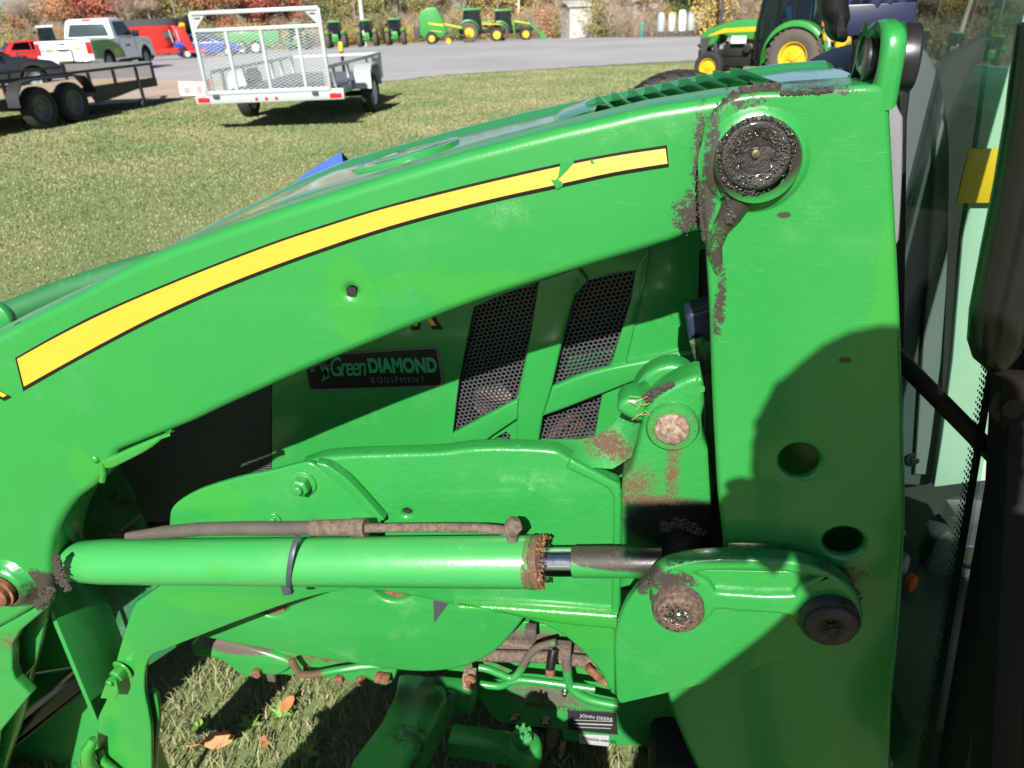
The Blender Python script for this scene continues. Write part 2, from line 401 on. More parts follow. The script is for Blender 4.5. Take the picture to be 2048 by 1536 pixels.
def plate(name, pts, y0, thick, mat, parent, bevel=.002, holes=(), res=8, seg=3, raw=False, curved=True, axis='y'):
    """a solid plate whose front face lies in the plane y = y0 (or x = y0); its outline and holes are measured in the photograph"""
    def uv(p):
        q = Y(p[0], p[1], y0) if axis == 'y' else X(p[0], p[1], y0)
        return (q.x, q.z) if axis == 'y' else (q.y, q.z)
    outl = crv(pts, res) if curved else [(p[0], p[1]) for p in pts]
    loops = [[p if raw else uv(p) for p in outl]] + [[p if raw else uv(p) for p in h] for h in holes]
    cu = bpy.data.curves.new('tmp', 'CURVE'); cu.dimensions = '2D'; cu.fill_mode = 'BOTH'
    for L in loops:
        cl = [L[0]]
        for p in L[1:]:
            if math.hypot(p[0] - cl[-1][0], p[1] - cl[-1][1]) > 4e-4: cl.append(p)
        sp = cu.splines.new('POLY'); sp.points.add(len(cl) - 1); sp.use_cyclic_u = True
        for i, p in enumerate(cl): sp.points[i].co = (p[0], p[1], 0, 1)
    bv = min(bevel, thick * .48)
    cu.extrude = thick / 2 - bv; cu.bevel_depth = bv; cu.bevel_resolution = seg; cu.offset = -bv
    co = bpy.data.objects.new('tmp', cu); COL.objects.link(co)
    dg = bpy.context.evaluated_depsgraph_get(); me = bpy.data.meshes.new_from_object(co.evaluated_get(dg))
    bpy.data.objects.remove(co); bpy.data.curves.remove(cu)
    og = org_of(parent)
    n = len(me.vertices); a = np.empty(n * 3); me.vertices.foreach_get('co', a); a = a.reshape(-1, 3)
    b = np.empty_like(a)
    if axis == 'y': b[:, 0] = a[:, 0]; b[:, 1] = y0 + thick / 2 - a[:, 2]; b[:, 2] = a[:, 1]
    else: b[:, 1] = a[:, 0]; b[:, 0] = y0 + thick / 2 - a[:, 2]; b[:, 2] = a[:, 1]
    b -= np.array(og); me.vertices.foreach_set('co', b.ravel())
    me.materials.clear(); me.materials.append(mat)
    bm = bmesh.new(); bm.from_mesh(me); bmesh.ops.remove_doubles(bm, verts=bm.verts, dist=2e-5)
    bmesh.ops.recalc_face_normals(bm, faces=bm.faces)
    ax = 1 if axis == 'y' else 0
    for f in bm.faces: f.smooth = abs(f.normal[ax]) < .9995
    bm.to_mesh(me); bm.free(); me.set_sharp_from_angle(angle=R(32)); me.name = name
    return link(name, me, parent)

def text(name, s, px, py, y, h_px, mat, parent, ang=0.0, shear=0.0, bold=0.0, wide=1.0, spacing=1.0, depth=.0003, align='LEFT'):
    p = Y(px, py, y); q = Y(px, py - h_px, y); size = (q - p).length / .72
    cu = bpy.data.curves.new('tmp', 'FONT'); cu.body = s; cu.size = size; cu.shear = shear; cu.offset = bold * size; cu.extrude = depth; cu.space_character = spacing; cu.align_x = align
    co = bpy.data.objects.new('tmp', cu); COL.objects.link(co)
    dg = bpy.context.evaluated_depsgraph_get(); me = bpy.data.meshes.new_from_object(co.evaluated_get(dg))
    bpy.data.objects.remove(co); bpy.data.curves.remove(cu); og = org_of(parent); ca, sa = math.cos(ang), math.sin(ang)
    for v in me.vertices:
        u, w_, d = v.co.x * wide, v.co.y, v.co.z
        v.co = (p.x + u * ca - w_ * sa - og.x, y - d - og.y, p.z + u * sa + w_ * ca - og.z)
    me.materials.clear(); me.materials.append(mat); me.name = name
    return link(name, me, parent)
# ------------------------------------------------------------------ ground
def ground_mat(name, cols, scales, rough=.95, bump=.4):
    m, t, b = new_mat(name); pos = node(t, 'NewGeometry').outputs['Position']
    c = mix_n(t, ramp_n(t, noise_n(t, pos, scales[0], 6, .6), .38, .62), cols[0], cols[1])
    c = mix_n(t, ramp_n(t, noise_n(t, pos, scales[1], 7, .7), .45, .66), c, cols[2])
    c = mix_n(t, ramp_n(t, noise_n(t, pos, scales[2], 3, .7), .56, .66), c, cols[3])
    t.links.new(c, b.inputs['Base Color']); b.inputs['Roughness'].default_value = rough; b.inputs['Specular IOR Level'].default_value = .2
    bump_n(t, b, noise_n(t, pos, scales[2], 5, .7), bump, .03); return m
def polar_sheet(name, mat, azs, rs, dz):
    vs = []; fs = []
    for r_ in rs:
        for a in azs:
            x, y = math.sin(a) * r_, math.cos(a) * r_; vs.append((x, y, ground_z(x, y) + dz))
    n = len(azs)
    for j in range(len(rs) - 1):
        for k in range(n - 1): fs.append((j * n + k, j * n + k + 1, (j + 1) * n + k + 1, (j + 1) * n + k))
    me = bpy.data.meshes.new(name); me.from_pydata(vs, [], fs); me.materials.append(mat)
    me.polygons.foreach_set('use_smooth', [True] * len(fs)); me.update()
    o = link(name, me); tag(o, kind='structure'); return o
grass_soil = ground_mat('lawn_soil', ((.120, .175, .062), (.205, .215, .100), (.155, .195, .078), (.26, .235, .13)), (.55, 3.2, 26))
az_all = [2 * math.pi * k / 96 for k in range(97)]
polar_sheet('ground', grass_soil, az_all, [0.001, .5, 1, 2, 3, 5, 8, 12, 17, 23, 30, 38, 42, 48, 55, 63, 72, 80, 85, 95, 120, 200, 400, 900], 0.0)

edge_px = [(-700, 268), (-300, 235), (0, 214), (180, 206), (300, 200), (400, 190), (560, 178), (780, 163), (900, 150), (1100, 138), (1380, 122), (1700, 108), (2100, 92), (2500, 78)]
edge = [G(*p) for p in edge_px]
e_az = [math.atan2(p.x, p.y) for p in edge]; e_r = [math.hypot(p.x, p.y) for p in edge]
def edge_r(a): return float(np.interp(a, e_az, e_r))
_ep, _ed = [-700, 900, 1075, 1150, 1284, 1400, 1700, 2500], [90, 88, 84, 70, 53, 47, 44, 42]
def d_edge(px): return float(np.interp(px, _ep, _ed))
def az_px(a): d = CAM_ROT.transposed() @ Vector((math.sin(a), math.cos(a), -.03)); return CX + FOC * d.x / -d.z
def gravel_sheet():
    azs = np.linspace(e_az[0], e_az[-1], 160); vs = []; fs = []; J = 40
    for k, a in enumerate(azs):
        r0 = edge_r(a) + .35 * noise.noise(Vector((k * .9, 3, 0))) + .15 * noise.noise(Vector((k * 3.1, 9, 0)))
        r1 = d_edge(az_px(a)) + 1.2 * noise.noise(Vector((k * .3, 0, 5)))
        for j in range(J + 1):
            r_ = r0 + (r1 - r0) * (j / J) ** 1.3; x, y = math.sin(a) * r_, math.cos(a) * r_
            vs.append((x, y, ground_z(x, y) + .012))
    for k in range(159):
        for j in range(J): fs.append((k * (J + 1) + j, k * (J + 1) + j + 1, (k + 1) * (J + 1) + j + 1, (k + 1) * (J + 1) + j))
    me = bpy.data.meshes.new('gravel_lot'); me.from_pydata(vs, [], fs)
    me.materials.append(ground_mat('gravel', ((.27, .27, .285), (.34, .335, .35), (.31, .305, .315), (.38, .345, .31)), (.12, .5, 9), bump=.3))
    o = link('gravel_lot', me); tag(o, kind='structure')
gravel_sheet()
def patch(name, pxs, mat, dz, n=10):
    pts = [G(*p) for p in crv(pxs, 6)]; c = sum(pts, Vector()) / len(pts); vs = [(c.x, c.y, ground_z(c.x, c.y) + dz)]; fs = []
    N = len(pts)
    for j in range(1, n + 1):
        for p in pts:
            q = c.lerp(p, j / n * (1 + (.05 * noise.noise(p * 2) if j == n else 0))); vs.append((q.x, q.y, ground_z(q.x, q.y) + dz))
    for k in range(N): fs.append((0, 1 + k, 1 + (k + 1) % N))
    for j in range(n - 1):
        for k in range(N): a = 1 + j * N; fs.append((a + k, a + N + k, a + N + (k + 1) % N, a + (k + 1) % N))
    me = bpy.data.meshes.new(name); me.from_pydata(vs, [], fs); me.materials.append(mat); o = link(name, me); tag(o, kind='structure'); return o
sand = ground_mat('pinkish_sand', ((.36, .28, .23), (.42, .33, .27), (.33, .27, .22), (.46, .38, .32)), (.4, 1.5, 12), bump=.3)
patch('sand_path', [(60, 182), (190, 166), (300, 161), (420, 160), (520, 162), (640, 170), (560, 179), (420, 190), (330, 201), (200, 212), (80, 215)], sand, .02)
drygr = ground_mat('dry_verge', ((.24, .19, .10), (.32, .25, .14), (.20, .17, .09), (.36, .28, .17)), (.4, 1.5, 12), bump=.4)
def verge_sheet():
    azs = np.linspace(R(-60), R(36), 110); vs = []; fs = []; J = 8
    for k, a in enumerate(azs):
        r0 = d_edge(az_px(a)) - .8 + .8 * noise.noise(Vector((k * .7, 1, 2)))
        for j in range(J + 1): r_ = r0 + 30 * (j / J) ** 1.5; x, y = math.sin(a) * r_, math.cos(a) * r_; vs.append((x, y, ground_z(x, y) + .03))
    for k in range(109):
        for j in range(J): fs.append((k * (J + 1) + j, k * (J + 1) + j + 1, (k + 1) * (J + 1) + j + 1, (k + 1) * (J + 1) + j))
    me = bpy.data.meshes.new('dry_verge'); me.from_pydata(vs, [], fs); me.materials.append(drygr); tag(link('dry_verge', me), kind='structure')
verge_sheet()

def blades(name, X_, Y_, Hh, Wd, seed, straw=.3):
    r = np.random.default_rng(seed); n = len(X_)
    r_ = np.hypot(X_, Y_); z0 = np.where(r_ < 42, 0, -(r_ - 42) * .027)
    th = r.uniform(0, 2 * np.pi, n); lean = r.uniform(.15, 1.1, n) * Hh; la = r.uniform(0, 2 * np.pi, n)
    dx, dy = np.cos(th) * Wd * .5, np.sin(th) * Wd * .5
    mx, my = X_ + np.cos(la) * lean * .35, Y_ + np.sin(la) * lean * .35
    tx, ty = X_ + np.cos(la) * lean, Y_ + np.sin(la) * lean
    v = np.empty((n, 5, 3))
    v[:, 0] = np.c_[X_ - dx, Y_ - dy, z0 - .003]; v[:, 1] = np.c_[X_ + dx, Y_ + dy, z0 - .003]
    v[:, 2] = np.c_[mx + dx * .8, my + dy * .8, z0 + Hh * .6]; v[:, 3] = np.c_[mx - dx * .8, my - dy * .8, z0 + Hh * .6]
    v[:, 4] = np.c_[tx, ty, z0 + Hh * r.uniform(.65, 1.0, n)]
    b = np.arange(n) * 5
    loops = np.c_[b, b + 1, b + 2, b + 3, b + 3, b + 2, b + 4].ravel()
    me = bpy.data.meshes.new(name); me.vertices.add(n * 5); me.vertices.foreach_set('co', v.ravel())
    me.loops.add(len(loops)); me.loops.foreach_set('vertex_index', loops.astype(np.int32))
    st = np.c_[np.arange(n) * 7, np.arange(n) * 7 + 4].ravel().astype(np.int32)
    me.polygons.add(n * 2); me.polygons.foreach_set('loop_start', st)
    me.polygons.foreach_set('loop_total', np.tile([4, 3], n).astype(np.int32))
    me.update(calc_edges=True); me.validate()
    pat = (np.sin(X_ * 1.7 + 1.3 * np.sin(Y_ * 1.1)) + np.sin(Y_ * 2.3 + 1.7 * np.sin(X_ * .9)) + np.sin(X_ * 5.1 + Y_ * 3.7) * .6 + np.sin(Y_ * 7.3 - X_ * 4.1) * .4)
    p = np.clip(straw + pat * .12 + r.normal(0, .13, n), 0, 1)[:, None]
    gA = np.array([.115, .175, .060]); gB = np.array([.175, .230, .090]); s1 = np.array([.37, .32, .185])
    g = gA + (gB - gA) * r.uniform(0, 1, (n, 1)); c = g * (1 - p) + s1 * p; c *= r.uniform(.92, 1.08, (n, 1))
    col = np.ones((n, 5, 4)); col[:, :, :3] = c[:, None, :]
    at = me.color_attributes.new('blade_colour', 'FLOAT_COLOR', 'POINT'); at.data.foreach_set('color', col.ravel())
    me.materials.append(M['grassblade']); o = link(name, me); tag(o, kind='stuff'); return o
m, t, b = new_mat('grass_blade'); a = node(t, 'Attribute', attribute_name='blade_colour'); t.links.new(a.outputs['Color'], b.inputs['Base Color'])
b.inputs['Roughness'].default_value = .6; b.inputs['Specular IOR Level'].default_value = .25; M['grassblade'] = m
# close lawn under the machine
n = 60000; gx = rng.uniform(-2.6, 1.6, n); gy = rng.uniform(.8, 3.6, n)
o = blades('grass', gx, gy, rng.uniform(.018, .055, n), rng.uniform(.0022, .0045, n), 3, .42)
tag(o, 'short green and straw coloured lawn under the close tractor', 'grass')
# open lawn beyond the bonnet
n = 300000; az = rng.uniform(R(-50), R(22), n); rr = 3.2 + (24 - 3.2) * rng.uniform(0, 1, n) ** 0.75
er = np.interp(az, e_az, e_r) - .15 + rng.normal(0, .18, n); k = (rr < er)
az, rr = az[k], rr[k]; sc_ = np.clip(rr / 6, .8, 2.6)
o = blades('grass', np.sin(az) * rr, np.cos(az) * rr, rng.uniform(.008, .020, len(rr)) * np.clip(sc_, 1, 1.25), rng.uniform(.006, .012, len(rr)) * sc_, 4, .36)
tag(o, 'mown lawn between the close tractor and the gravel lot', 'grass')
# broad weeds and fallen leaves
def weed(x, y, s, n):
    mb = MB()
    for k in range(n):
        a = 2 * math.pi * k / n + random.uniform(-.4, .4); d = Vector((math.cos(a), math.sin(a), 0)); sd = Vector((-d.y, d.x, 0)); L = s * random.uniform(.7, 1.2); pts = []
        rows = []
        for j in range(5):
            u = j / 4; w_ = (.42 * math.sin(math.pi * min(.98, u * .85 + .12))) * L * .5; c = Vector((x, y, .008)) + d * L * u + Vector((0, 0, L * (.95 * u - .45 * u * u)))
            rows.append([c - sd * w_ + Vector((0, 0, w_ * .4)), c, c + sd * w_ + Vector((0, 0, w_ * .4))])
        mb.loft(rows)
    return mb
weed_spots = [((405, 1468), .036, 6, 'pale broad-leaved weed in the lit grass, leftmost by the bracket foot'), ((560, 1440), .034, 7, 'low green weed beside the small upright dry leaf'), ((610, 1518), .040, 6, 'bright green weed at the bottom edge of the lit grass'), ((505, 1458), .035, 5, 'small weed in the middle of the lit grass under the tractor')]
for (p, s, n_, lab) in weed_spots:
    q = G(*p); mb = weed(q.x, q.y, s, n_); o = mb.build('weed', M['weed']); tag(o, lab, 'weed', 'broad-leaved weeds in the grass')
def dry_leaf(p, s, rz, tilt, lab, z=.03):
    q = G(*p); mb = MB(); outl = [(-.55, 0), (-.30, .22), (-.1, .30), (.08, .24), (.22, .30), (.42, .14), (.55, .05), (.44, -.12), (.2, -.22), (0, -.26), (-.25, -.2)]
    rm = Matrix.Rotation(rz, 3, 'Z') @ Matrix.Rotation(tilt, 3, 'X')
    def P3(u, v, k=1.0): return rm @ Vector((u * s * k, v * s * k, s * (.18 * (u * u) + .25 * v * v) * k)) + Vector((q.x, q.y, z))
    rings = [[P3(u, v, k) for (u, v) in outl] for k in (.02, .5, 1.0)]
    mb.loft(rings, closed=True); mb.tube([P3(-.5, 0), P3(-.75, -.04), P3(-.95, -.02)], s * .018, 5)
    o = mb.build('fallen_leaf', M['leaf_dry']); tag(o, lab, 'leaf', 'fallen leaves on the grass')
dry_leaf((441, 1498), .075, .35, .5, 'flat orange-tan fallen leaf lying in the lit grass, the largest one')
dry_leaf((578, 1425), .050, 1.3, .7, 'pale tan fallen leaf standing on edge in the grass under the frame')
dry_leaf((533, 1500), .035, 2.0, .3, 'small crumpled orange leaf just right of the flat leaf')
dry_leaf((985, 1180), .03, 1.0, .3, 'tiny tan leaf far under the machine')

# ------------------------------------------------------------------ the close tractor: bonnet, engine, cab
TR = thing('tractor', 'large green tractor in the foreground with louvred hood, perforated side vents and tinted cab glass', 'tractor', (0.0, 1.35, 0.0), world=True)
P_hood = paint('hood_paint', rough=.10, coat=1.0, dust=.035, scuff=.25, peel=.02)
P_side = paint('side_panel_paint', rough=.30, coat=.5, dust=.08, scuff=.6, peel=.04)
P_shield = paint('shield_paint', stains=[(Y(700, 1300, 1.0), (.12, .05, .03), DUST, 40, .25)], rough=.45, coat=.2, dust=.22, scuff=1.0)

# hood: sections along the machine; height read from its far ridge against the lawn
ridge = [(-60, 690), (60, 625), (150, 582), (240, 540), (320, 499), (400, 460), (500, 410), (595, 362), (700, 318), (800, 290), (900, 262), (1020, 232), (1140, 205), (1292, 174), (1400, 151), (1560, 127), (1650, 121), (1690, 128)]
hood_st = [(Y(px, py, 1.47).x, Y(px, py, 1.47).z) for px, py in ridge]
def hood_z(x): return float(np.interp(x, [a for a, b in hood_st], [b for a, b in hood_st]))
sec = [(1.079, -.20), (1.081, -.10), (1.087, -.05), (1.100, -.030), (1.125, -.016), (1.150, -.010), (1.185, -.008), (1.215, -.008), (1.235, -.008), (1.33, -.006), (1.425, -.008), (1.437, -.009), (1.447, -.006), (1.460, -.001), (1.475, 0.0), (1.50, -.003), (1.53, -.014), (1.56, -.035), (1.578, -.065), (1.583, -.12), (1.585, -.24)]
xs = np.linspace(hood_st[0][0], hood_st[-2][0] + .0, 56)
L0, L1 = Y(1185, 235, 1.3).x, Y(1518, 160, 1.3).x      # louvre field
mb = MB(); rings = []
for x in xs:
    z = hood_z(x); k = min(1, max(0, (x - xs[0]) / .35)); pin = .72 + .28 * math.sqrt(k)
    rings.append([(x, 1.33 + (y - 1.33) * pin if y > 1.33 else y, z + dz) for (y, dz) in sec])
ys = [y for y, d in sec]
jl0, jl1 = 8, 10                                       # strip between these sections is cut out for the louvres
faces_rings = []
n = len(sec); vs = [p for r_ in rings for p in r_]; fs = []
for i in range(len(rings) - 1):
    for k in range(n - 1):
        xm = (xs[i] + xs[i + 1]) / 2
        if L0 < xm < L1 and jl0 <= k <= jl1 - 1: continue
        fs.append((i * n + k, i * n + k + 1, (i + 1) * n + k + 1, (i + 1) * n + k))
mb.add(vs, fs, 0, True)
# rear hood lip dropping to the cowl
xr = xs[-1]; rear = []
for (dx, dz) in ((0, 0), (.012, -.006), (.022, -.022), (.026, -.05)):
    rear.append([(xr + dx, y, hood_z(xr) + d + dz) for (y, d) in sec])
mb.loft(rear)
nose = []
for (dx, dz, kk) in ((0, 0, 1), (-.03, -.02, .97), (-.055, -.06, .92), (-.06, -.2, .9), (-.06, -.45, .9)):
    nose.append([(xs[0] + dx, 1.33 + (rings[0][j][1] - 1.33) * kk, hood_z(xs[0]) + sec[j][1] * (1 if dz > -.1 else .3) + dz) for j in range(n)])
mb.loft(nose)
hood = mb.build('hood', P_hood, TR, angle=50)
zr_ = hood_z(xs[-1]); mb = MB(); mb.prism([(xs[-1] - .012, y + (.004 if y < 1.3 else -.004), zr_ + d - .004) for y, d in sec] + [(xs[-1] - .012, 1.575, zr_ - .75), (xs[-1] - .012, 1.09, zr_ - .75)], (-.012, 0, 0)); mb.build('hood_rear_panel', P_side, TR)
mb = MB(); mb.prism([(xs[0] + .05, 1.572, hood_z(xs[0]) - .20), (xs[-1], 1.572, zr_ - .20), (xs[-1], 1.572, zr_ - .75), (xs[0] + .05, 1.572, .55)], (0, .008, 0)); mb.build('far_side_panel', P_side, TR)
# hood louvres
yl0, yl1 = sec[jl0][0], sec[jl1][0]
xx = [x for x in xs if x > L0 - 1e-6]; L0r = min(x for x in xs if L0 < x) - (xs[1] - xs[0]); L1r = max(x for x in xs if x < L1) + (xs[1] - xs[0])
P_louv = paint('louver_paint', rough=.22, coat=.6, dust=.05, scuff=.2, peel=.02)
nl = 9; pit = (L1 - L0) / nl
for k in range(nl):
    x0 = L0 + pit * k + .006; x1 = x0 + pit * 1.02; z0 = hood_z(x0) - .007; z1 = hood_z(x1) - .007
    wv = pit * .66; A_, B_, C_, D_ = Vector((x0 + .026, yl0, z0 + .012)), Vector((x0 + .026 + wv, yl0, z0 + .006)), Vector((x0 - .010 + wv, yl1, z0 + .004)), Vector((x0 - .010, yl1, z0 + .015))
    dn = Vector((.004, 0, -.022)); mb = MB(); mid1, mid2 = A_.lerp(D_, .72) + Vector((0, 0, .004)), B_.lerp(C_, .72) + Vector((0, 0, .001))
    mb.add([A_, B_, mid2, mid1], [(0, 1, 2, 3)]); mb.add([mid1, mid2, C_, D_], [(0, 1, 2, 3)])
    mb.add([A_, mid1, D_, D_ + dn, A_ + dn], [(0, 1, 2, 3, 4)]); mb.add([B_, C_, C_ + dn, B_ + dn], [(0, 1, 2, 3)])
    mb.bar((x0 + .010 + wv * .9, yl0 + .05, z0 - .014), (x0 + .022 + wv * .9, yl0 + .05, z0 + .001), .003, .05, up=(0, 1, 0)); mb.bar((x0 + wv * .95, yl1 - .06, z0 - .006), (x0 + .03 + wv, yl1 - .075, z0 - .002), .012, .004)
    mb.build('hood_louver', P_louv, TR, angle=30)
mb = MB(); mb.box(((L0 + L1) / 2, (yl0 + yl1) / 2, hood_z((L0 + L1) / 2) - .09), (L1 - L0 + .04, yl1 - yl0 + .04, .01), Matrix.Rotation(-.17, 3, 'Y')); mb.build('air_box', M['dark'], TR)
mb = MB()   # raised lip in front of the louvres
lip = []
for (dx, dz) in ((-.045, 0.0), (-.042, .005), (-.03, .008), (.0, .012), (.006, .012)):
    lip.append([(L0 + dx - .02 * (1 - (2 * (y - yl0) / (yl1 - yl0) - 1) ** 2), y, hood_z(L0 + dx) - .008 + dz) for y in np.linspace(yl0 - .0, yl1, 9)])
mb.loft(lip); mb.build('louver_lip', P_hood, TR, angle=60)
# oval raised badge on the hood
mb = MB(); ov = []
c0 = Y(806, 310, 1.30)
for (k, dz) in ((1.0, -.002), (.985, .004), (.90, .005), (.86, .003), (.62, .003), (.60, .0045), (.55, .005), (.02, .005)):
    ring = []
    for q in range(40):
        a = 2 * math.pi * q / 40; x = c0.x + .098 * k * math.cos(a); y = 1.315 + .085 * k * math.sin(a)
        ring.append((x, y, hood_z(x) - .0065 + dz))
    ov.append(ring)
mb.loft(ov, closed=True); mb.build('oval_badge', P_hood, TR, angle=40)

# side panel with vents (near side of the hood)
YS = 1.078
vent1 = [(948, 615), (1005, 590), (1077, 565), (1062, 660), (1036, 790), (1030, 803), (905, 868), (918, 760)]
vent1b = [(985, 880), (1012, 864), (1021, 872), (1018, 884)]
vent2a = [(1176, 562), (1150, 592), (1135, 645), (1104, 774), (1160, 752), (1215, 737), (1228, 715), (1262, 600), (1271, 541), (1225, 548)]
vent2b = [(1086, 832), (1135, 815), (1204, 789), (1196, 835), (1188, 884), (1078, 884)]
sp_out = [(543, 560, 1), (560, 520, 1), (900, 430, 1), (1395, 330, 1), (1400, 480, 1), (1396, 640, 1), (1385, 900, 1), (1100, 1010, 1), (543, 1010, 1)]
plate('side_panel', sp_out, YS, .012, P_side, TR, bevel=.002, holes=[vent1, vent1b, vent2a, vent2b], curved=False)
# raised pillar and diagonal ribs over the vents
P_rib = paint('rib_paint', rough=.3, coat=.6, dust=.05, scuff=.6, peel=.03)
plate('vent_pillar', [(1077, 560, 1), (1094, 556, 1), (1156, 535, 1), (1176, 562, 1), (1150, 592, 1), (1134, 645, 1), (1103, 776, 1), (1086, 832, 1), (1076, 890, 1), (1040, 890, 1), (1030, 886, 1), (1036, 802, 1), (1062, 660, 1)], YS - .010, .012, P_rib, TR, bevel=.004, curved=False)
plate('vent_rib', [(900, 888, 1), (906, 868, 1), (1028, 803, 1), (1036, 802, 1), (1036, 838, 1), (985, 872, 1), (960, 892, 1)], YS - .013, .014, P_rib, TR, bevel=.004, curved=False)
plate('vent_rib', [(1104, 775, 1), (1160, 752), (1222, 735), (1290, 722), (1397, 700, 1), (1397, 735, 1), (1290, 757), (1204, 789), (1130, 818), (1085, 834, 1)], YS - .013, .014, P_rib, TR, bevel=.005)
plate('rear_strake', [(1220, 737, 1), (1262, 600, 1), (1271, 541, 1), (1296, 500, 1), (1300, 505, 1), (1292, 560, 1), (1250, 735, 1)], YS - .006, .008, P_rib, TR, bevel=.002, curved=False)
# perforated sheet behind the vents: real round holes
def perforated(name, pxs, y, pitch, rh, parent, mat):
    P2 = [(Y(px, py, y).x, Y(px, py, y).z) for px, py in pxs]
    xs_ = [p[0] for p in P2]; zs_ = [p[1] for p in P2]
    def inside(x, z):
        c = False; j = len(P2) - 1
        for i in range(len(P2)):
            if (P2[i][1] > z) != (P2[j][1] > z) and x < (P2[j][0] - P2[i][0]) * (z - P2[i][1]) / (P2[j][1] - P2[i][1]) + P2[i][0]: c = not c
            j = i
        return c
    vs = []; fs = []; row = 0; z = min(zs_); ph = pitch * math.sqrt(3) / 2; tilt = R(12); ct, st_ = math.cos(tilt), math.sin(tilt)
    x0c, z0c = sum(xs_) / len(xs_), sum(zs_) / len(zs_); W = .35; N = int(W / pitch); NZ = int(W / ph)
    for j in range(-NZ, NZ):
        for i in range(-N, N):
            u = i * pitch + (pitch / 2 if j % 2 else 0); v = j * ph; cx, cz = x0c + u * ct - v * st_, z0c + u * st_ + v * ct
            if not inside(cx, cz): continue
            b = len(vs)
            for k in range(12):
                a = 2 * math.pi * k / 12 + tilt + math.pi / 6; ro = pitch / 2 / math.cos(((a - tilt) % (math.pi / 3)) - math.pi / 6) if False else (pitch / math.sqrt(3) if k % 2 == 0 else pitch / 2)
                a = 2 * math.pi * k / 12 + tilt + math.pi / 6 - 0.0
                vs.append((cx + ro * math.cos(a), y, cz + ro * math.sin(a)))
            for k in range(12):
                a = 2 * math.pi * k / 12 + tilt + math.pi / 6; vs.append((cx + rh * math.cos(a), y, cz + rh * math.sin(a)))
            for k in range(12):
                a = 2 * math.pi * k / 12 + tilt + math.pi / 6; vs.append((cx + rh * math.cos(a), y + .0018, cz + rh * math.sin(a)))
            for k in range(12):
                k2 = (k + 1) % 12; fs.append((b + k, b + k2, b + 12 + k2, b + 12 + k)); fs.append((b + 12 + k, b + 12 + k2, b + 24 + k2, b + 24 + k))
    mb = MB(); mb.add(vs, fs, 0, False); return mb.build(name, mat, parent)
M['perf'] = simple('perforated_black_steel', (.05, .05, .058), .4, var=.2, scale=90)
for pxs in ([(935, 600), (1085, 555), (1042, 810), (1030, 892), (895, 892)], [(1150, 545), (1290, 530), (1225, 745), (1205, 895), (1070, 895), (1110, 760)]):
    perforated('vent_screen', pxs, YS + .016, .0078, .0029, TR, M['perf'])
plate('vent_screen', [(866, 1200, 1), (898, 1206, 1), (868, 1246, 1)], .998, .002, M['perf'], TR, curved=False)
# what shows dimly behind the perforations
mb = MB(); mb.box((-.1, 1.30, .98), (1.1, .02, .62)); mb.build('engine_shroud', M['dark'], TR)
M['innergreen'] = paint('inner_green', rough=.4, dust=.2)
mb = MB()
a, b_ = Y(960, 880, 1.19), Y(1240, 700, 1.19)
mb.cyl(Y(985, 800, 1.17), Y(985, 800, 1.28), .035); mb.cyl(Y(960, 770, 1.2), Y(1020, 835, 1.2), .016)
mb.build('air_duct', M['rust_pale'], TR, bevel=.003)
mb = MB(); mb.cyl(Y(1140, 850, 1.17), Y(1140, 850, 1.27), .028); mb.tube([Y(1090, 880, 1.16), Y(1140, 830, 1.15), Y(1200, 800, 1.17)], .011); mb.build('exhaust_manifold', M['rust'], TR)
for c_, d_ in ((Y(1190, 710, 1.2), (.16, .08, .055)), (Y(930, 870, 1.2), (.1, .08, .05)), (Y(1130, 890, 1.2), (.2, .08, .03))): mb = MB(); mb.box(c_, d_); mb.build('rocker_cover', M['innergreen'], TR, bevel=.008)

# radiator screen in front of the panel
scr = [(560, 640, 1), (543, 700, 1), (543, 1010, 1), (460, 1040, 1), (292, 1045, 1), (262, 975, 1), (236, 925, 1), (330, 780, 1)]
plate('radiator_screen', scr, YS + .004, .008, M['screen'], TR, curved=False)
P_front_shaded = paint('front_panel_shaded_paint', rough=.5, dust=.3, coat=.15, scuff=1, col=(.018, .125, .045), stains=[(Y(240, 1000, 1.08), (.06, .1, .05), MUD, 60, .3)])  # darker than the machine green: shade put into the colour, plus mud
plate('nose_panel', [(150, 800, 1), (330, 780, 1), (236, 925, 1), (262, 975, 1), (292, 1045, 1), (300, 1120, 1), (100, 1120, 1), (90, 900, 1)], YS + .003, .012, P_front_shaded, TR, curved=False)
mb = MB(); mb.tube([Y(240, 1062, 1.05), Y(282, 1030, 1.04)], .0022, 6); mb.build('latch_rod', M['rust_pale'], TR)
mb = MB(); mb.blob(Y(265, 1062, 1.02), .012, (1.2, .6, .8)); mb.blob(Y(235, 1070, 1.0), .014, (1.5, .6, .6)); mb.build('latch_knob', M['hose_dirty'], TR)
# letters on the side panel: the foot of a big R shows below the boom
tx = text('model_lettering', 'R', 818, 657, YS - .0012, 62, M['decalblack'], TR, ang=.04, shear=.25, bold=.035, wide=1.15)
tx2 = text('model_lettering', 'R', 820, 651, YS - .0022, 52, M['yellow'], TR, ang=.04, shear=.25, bold=.006, wide=1.15)
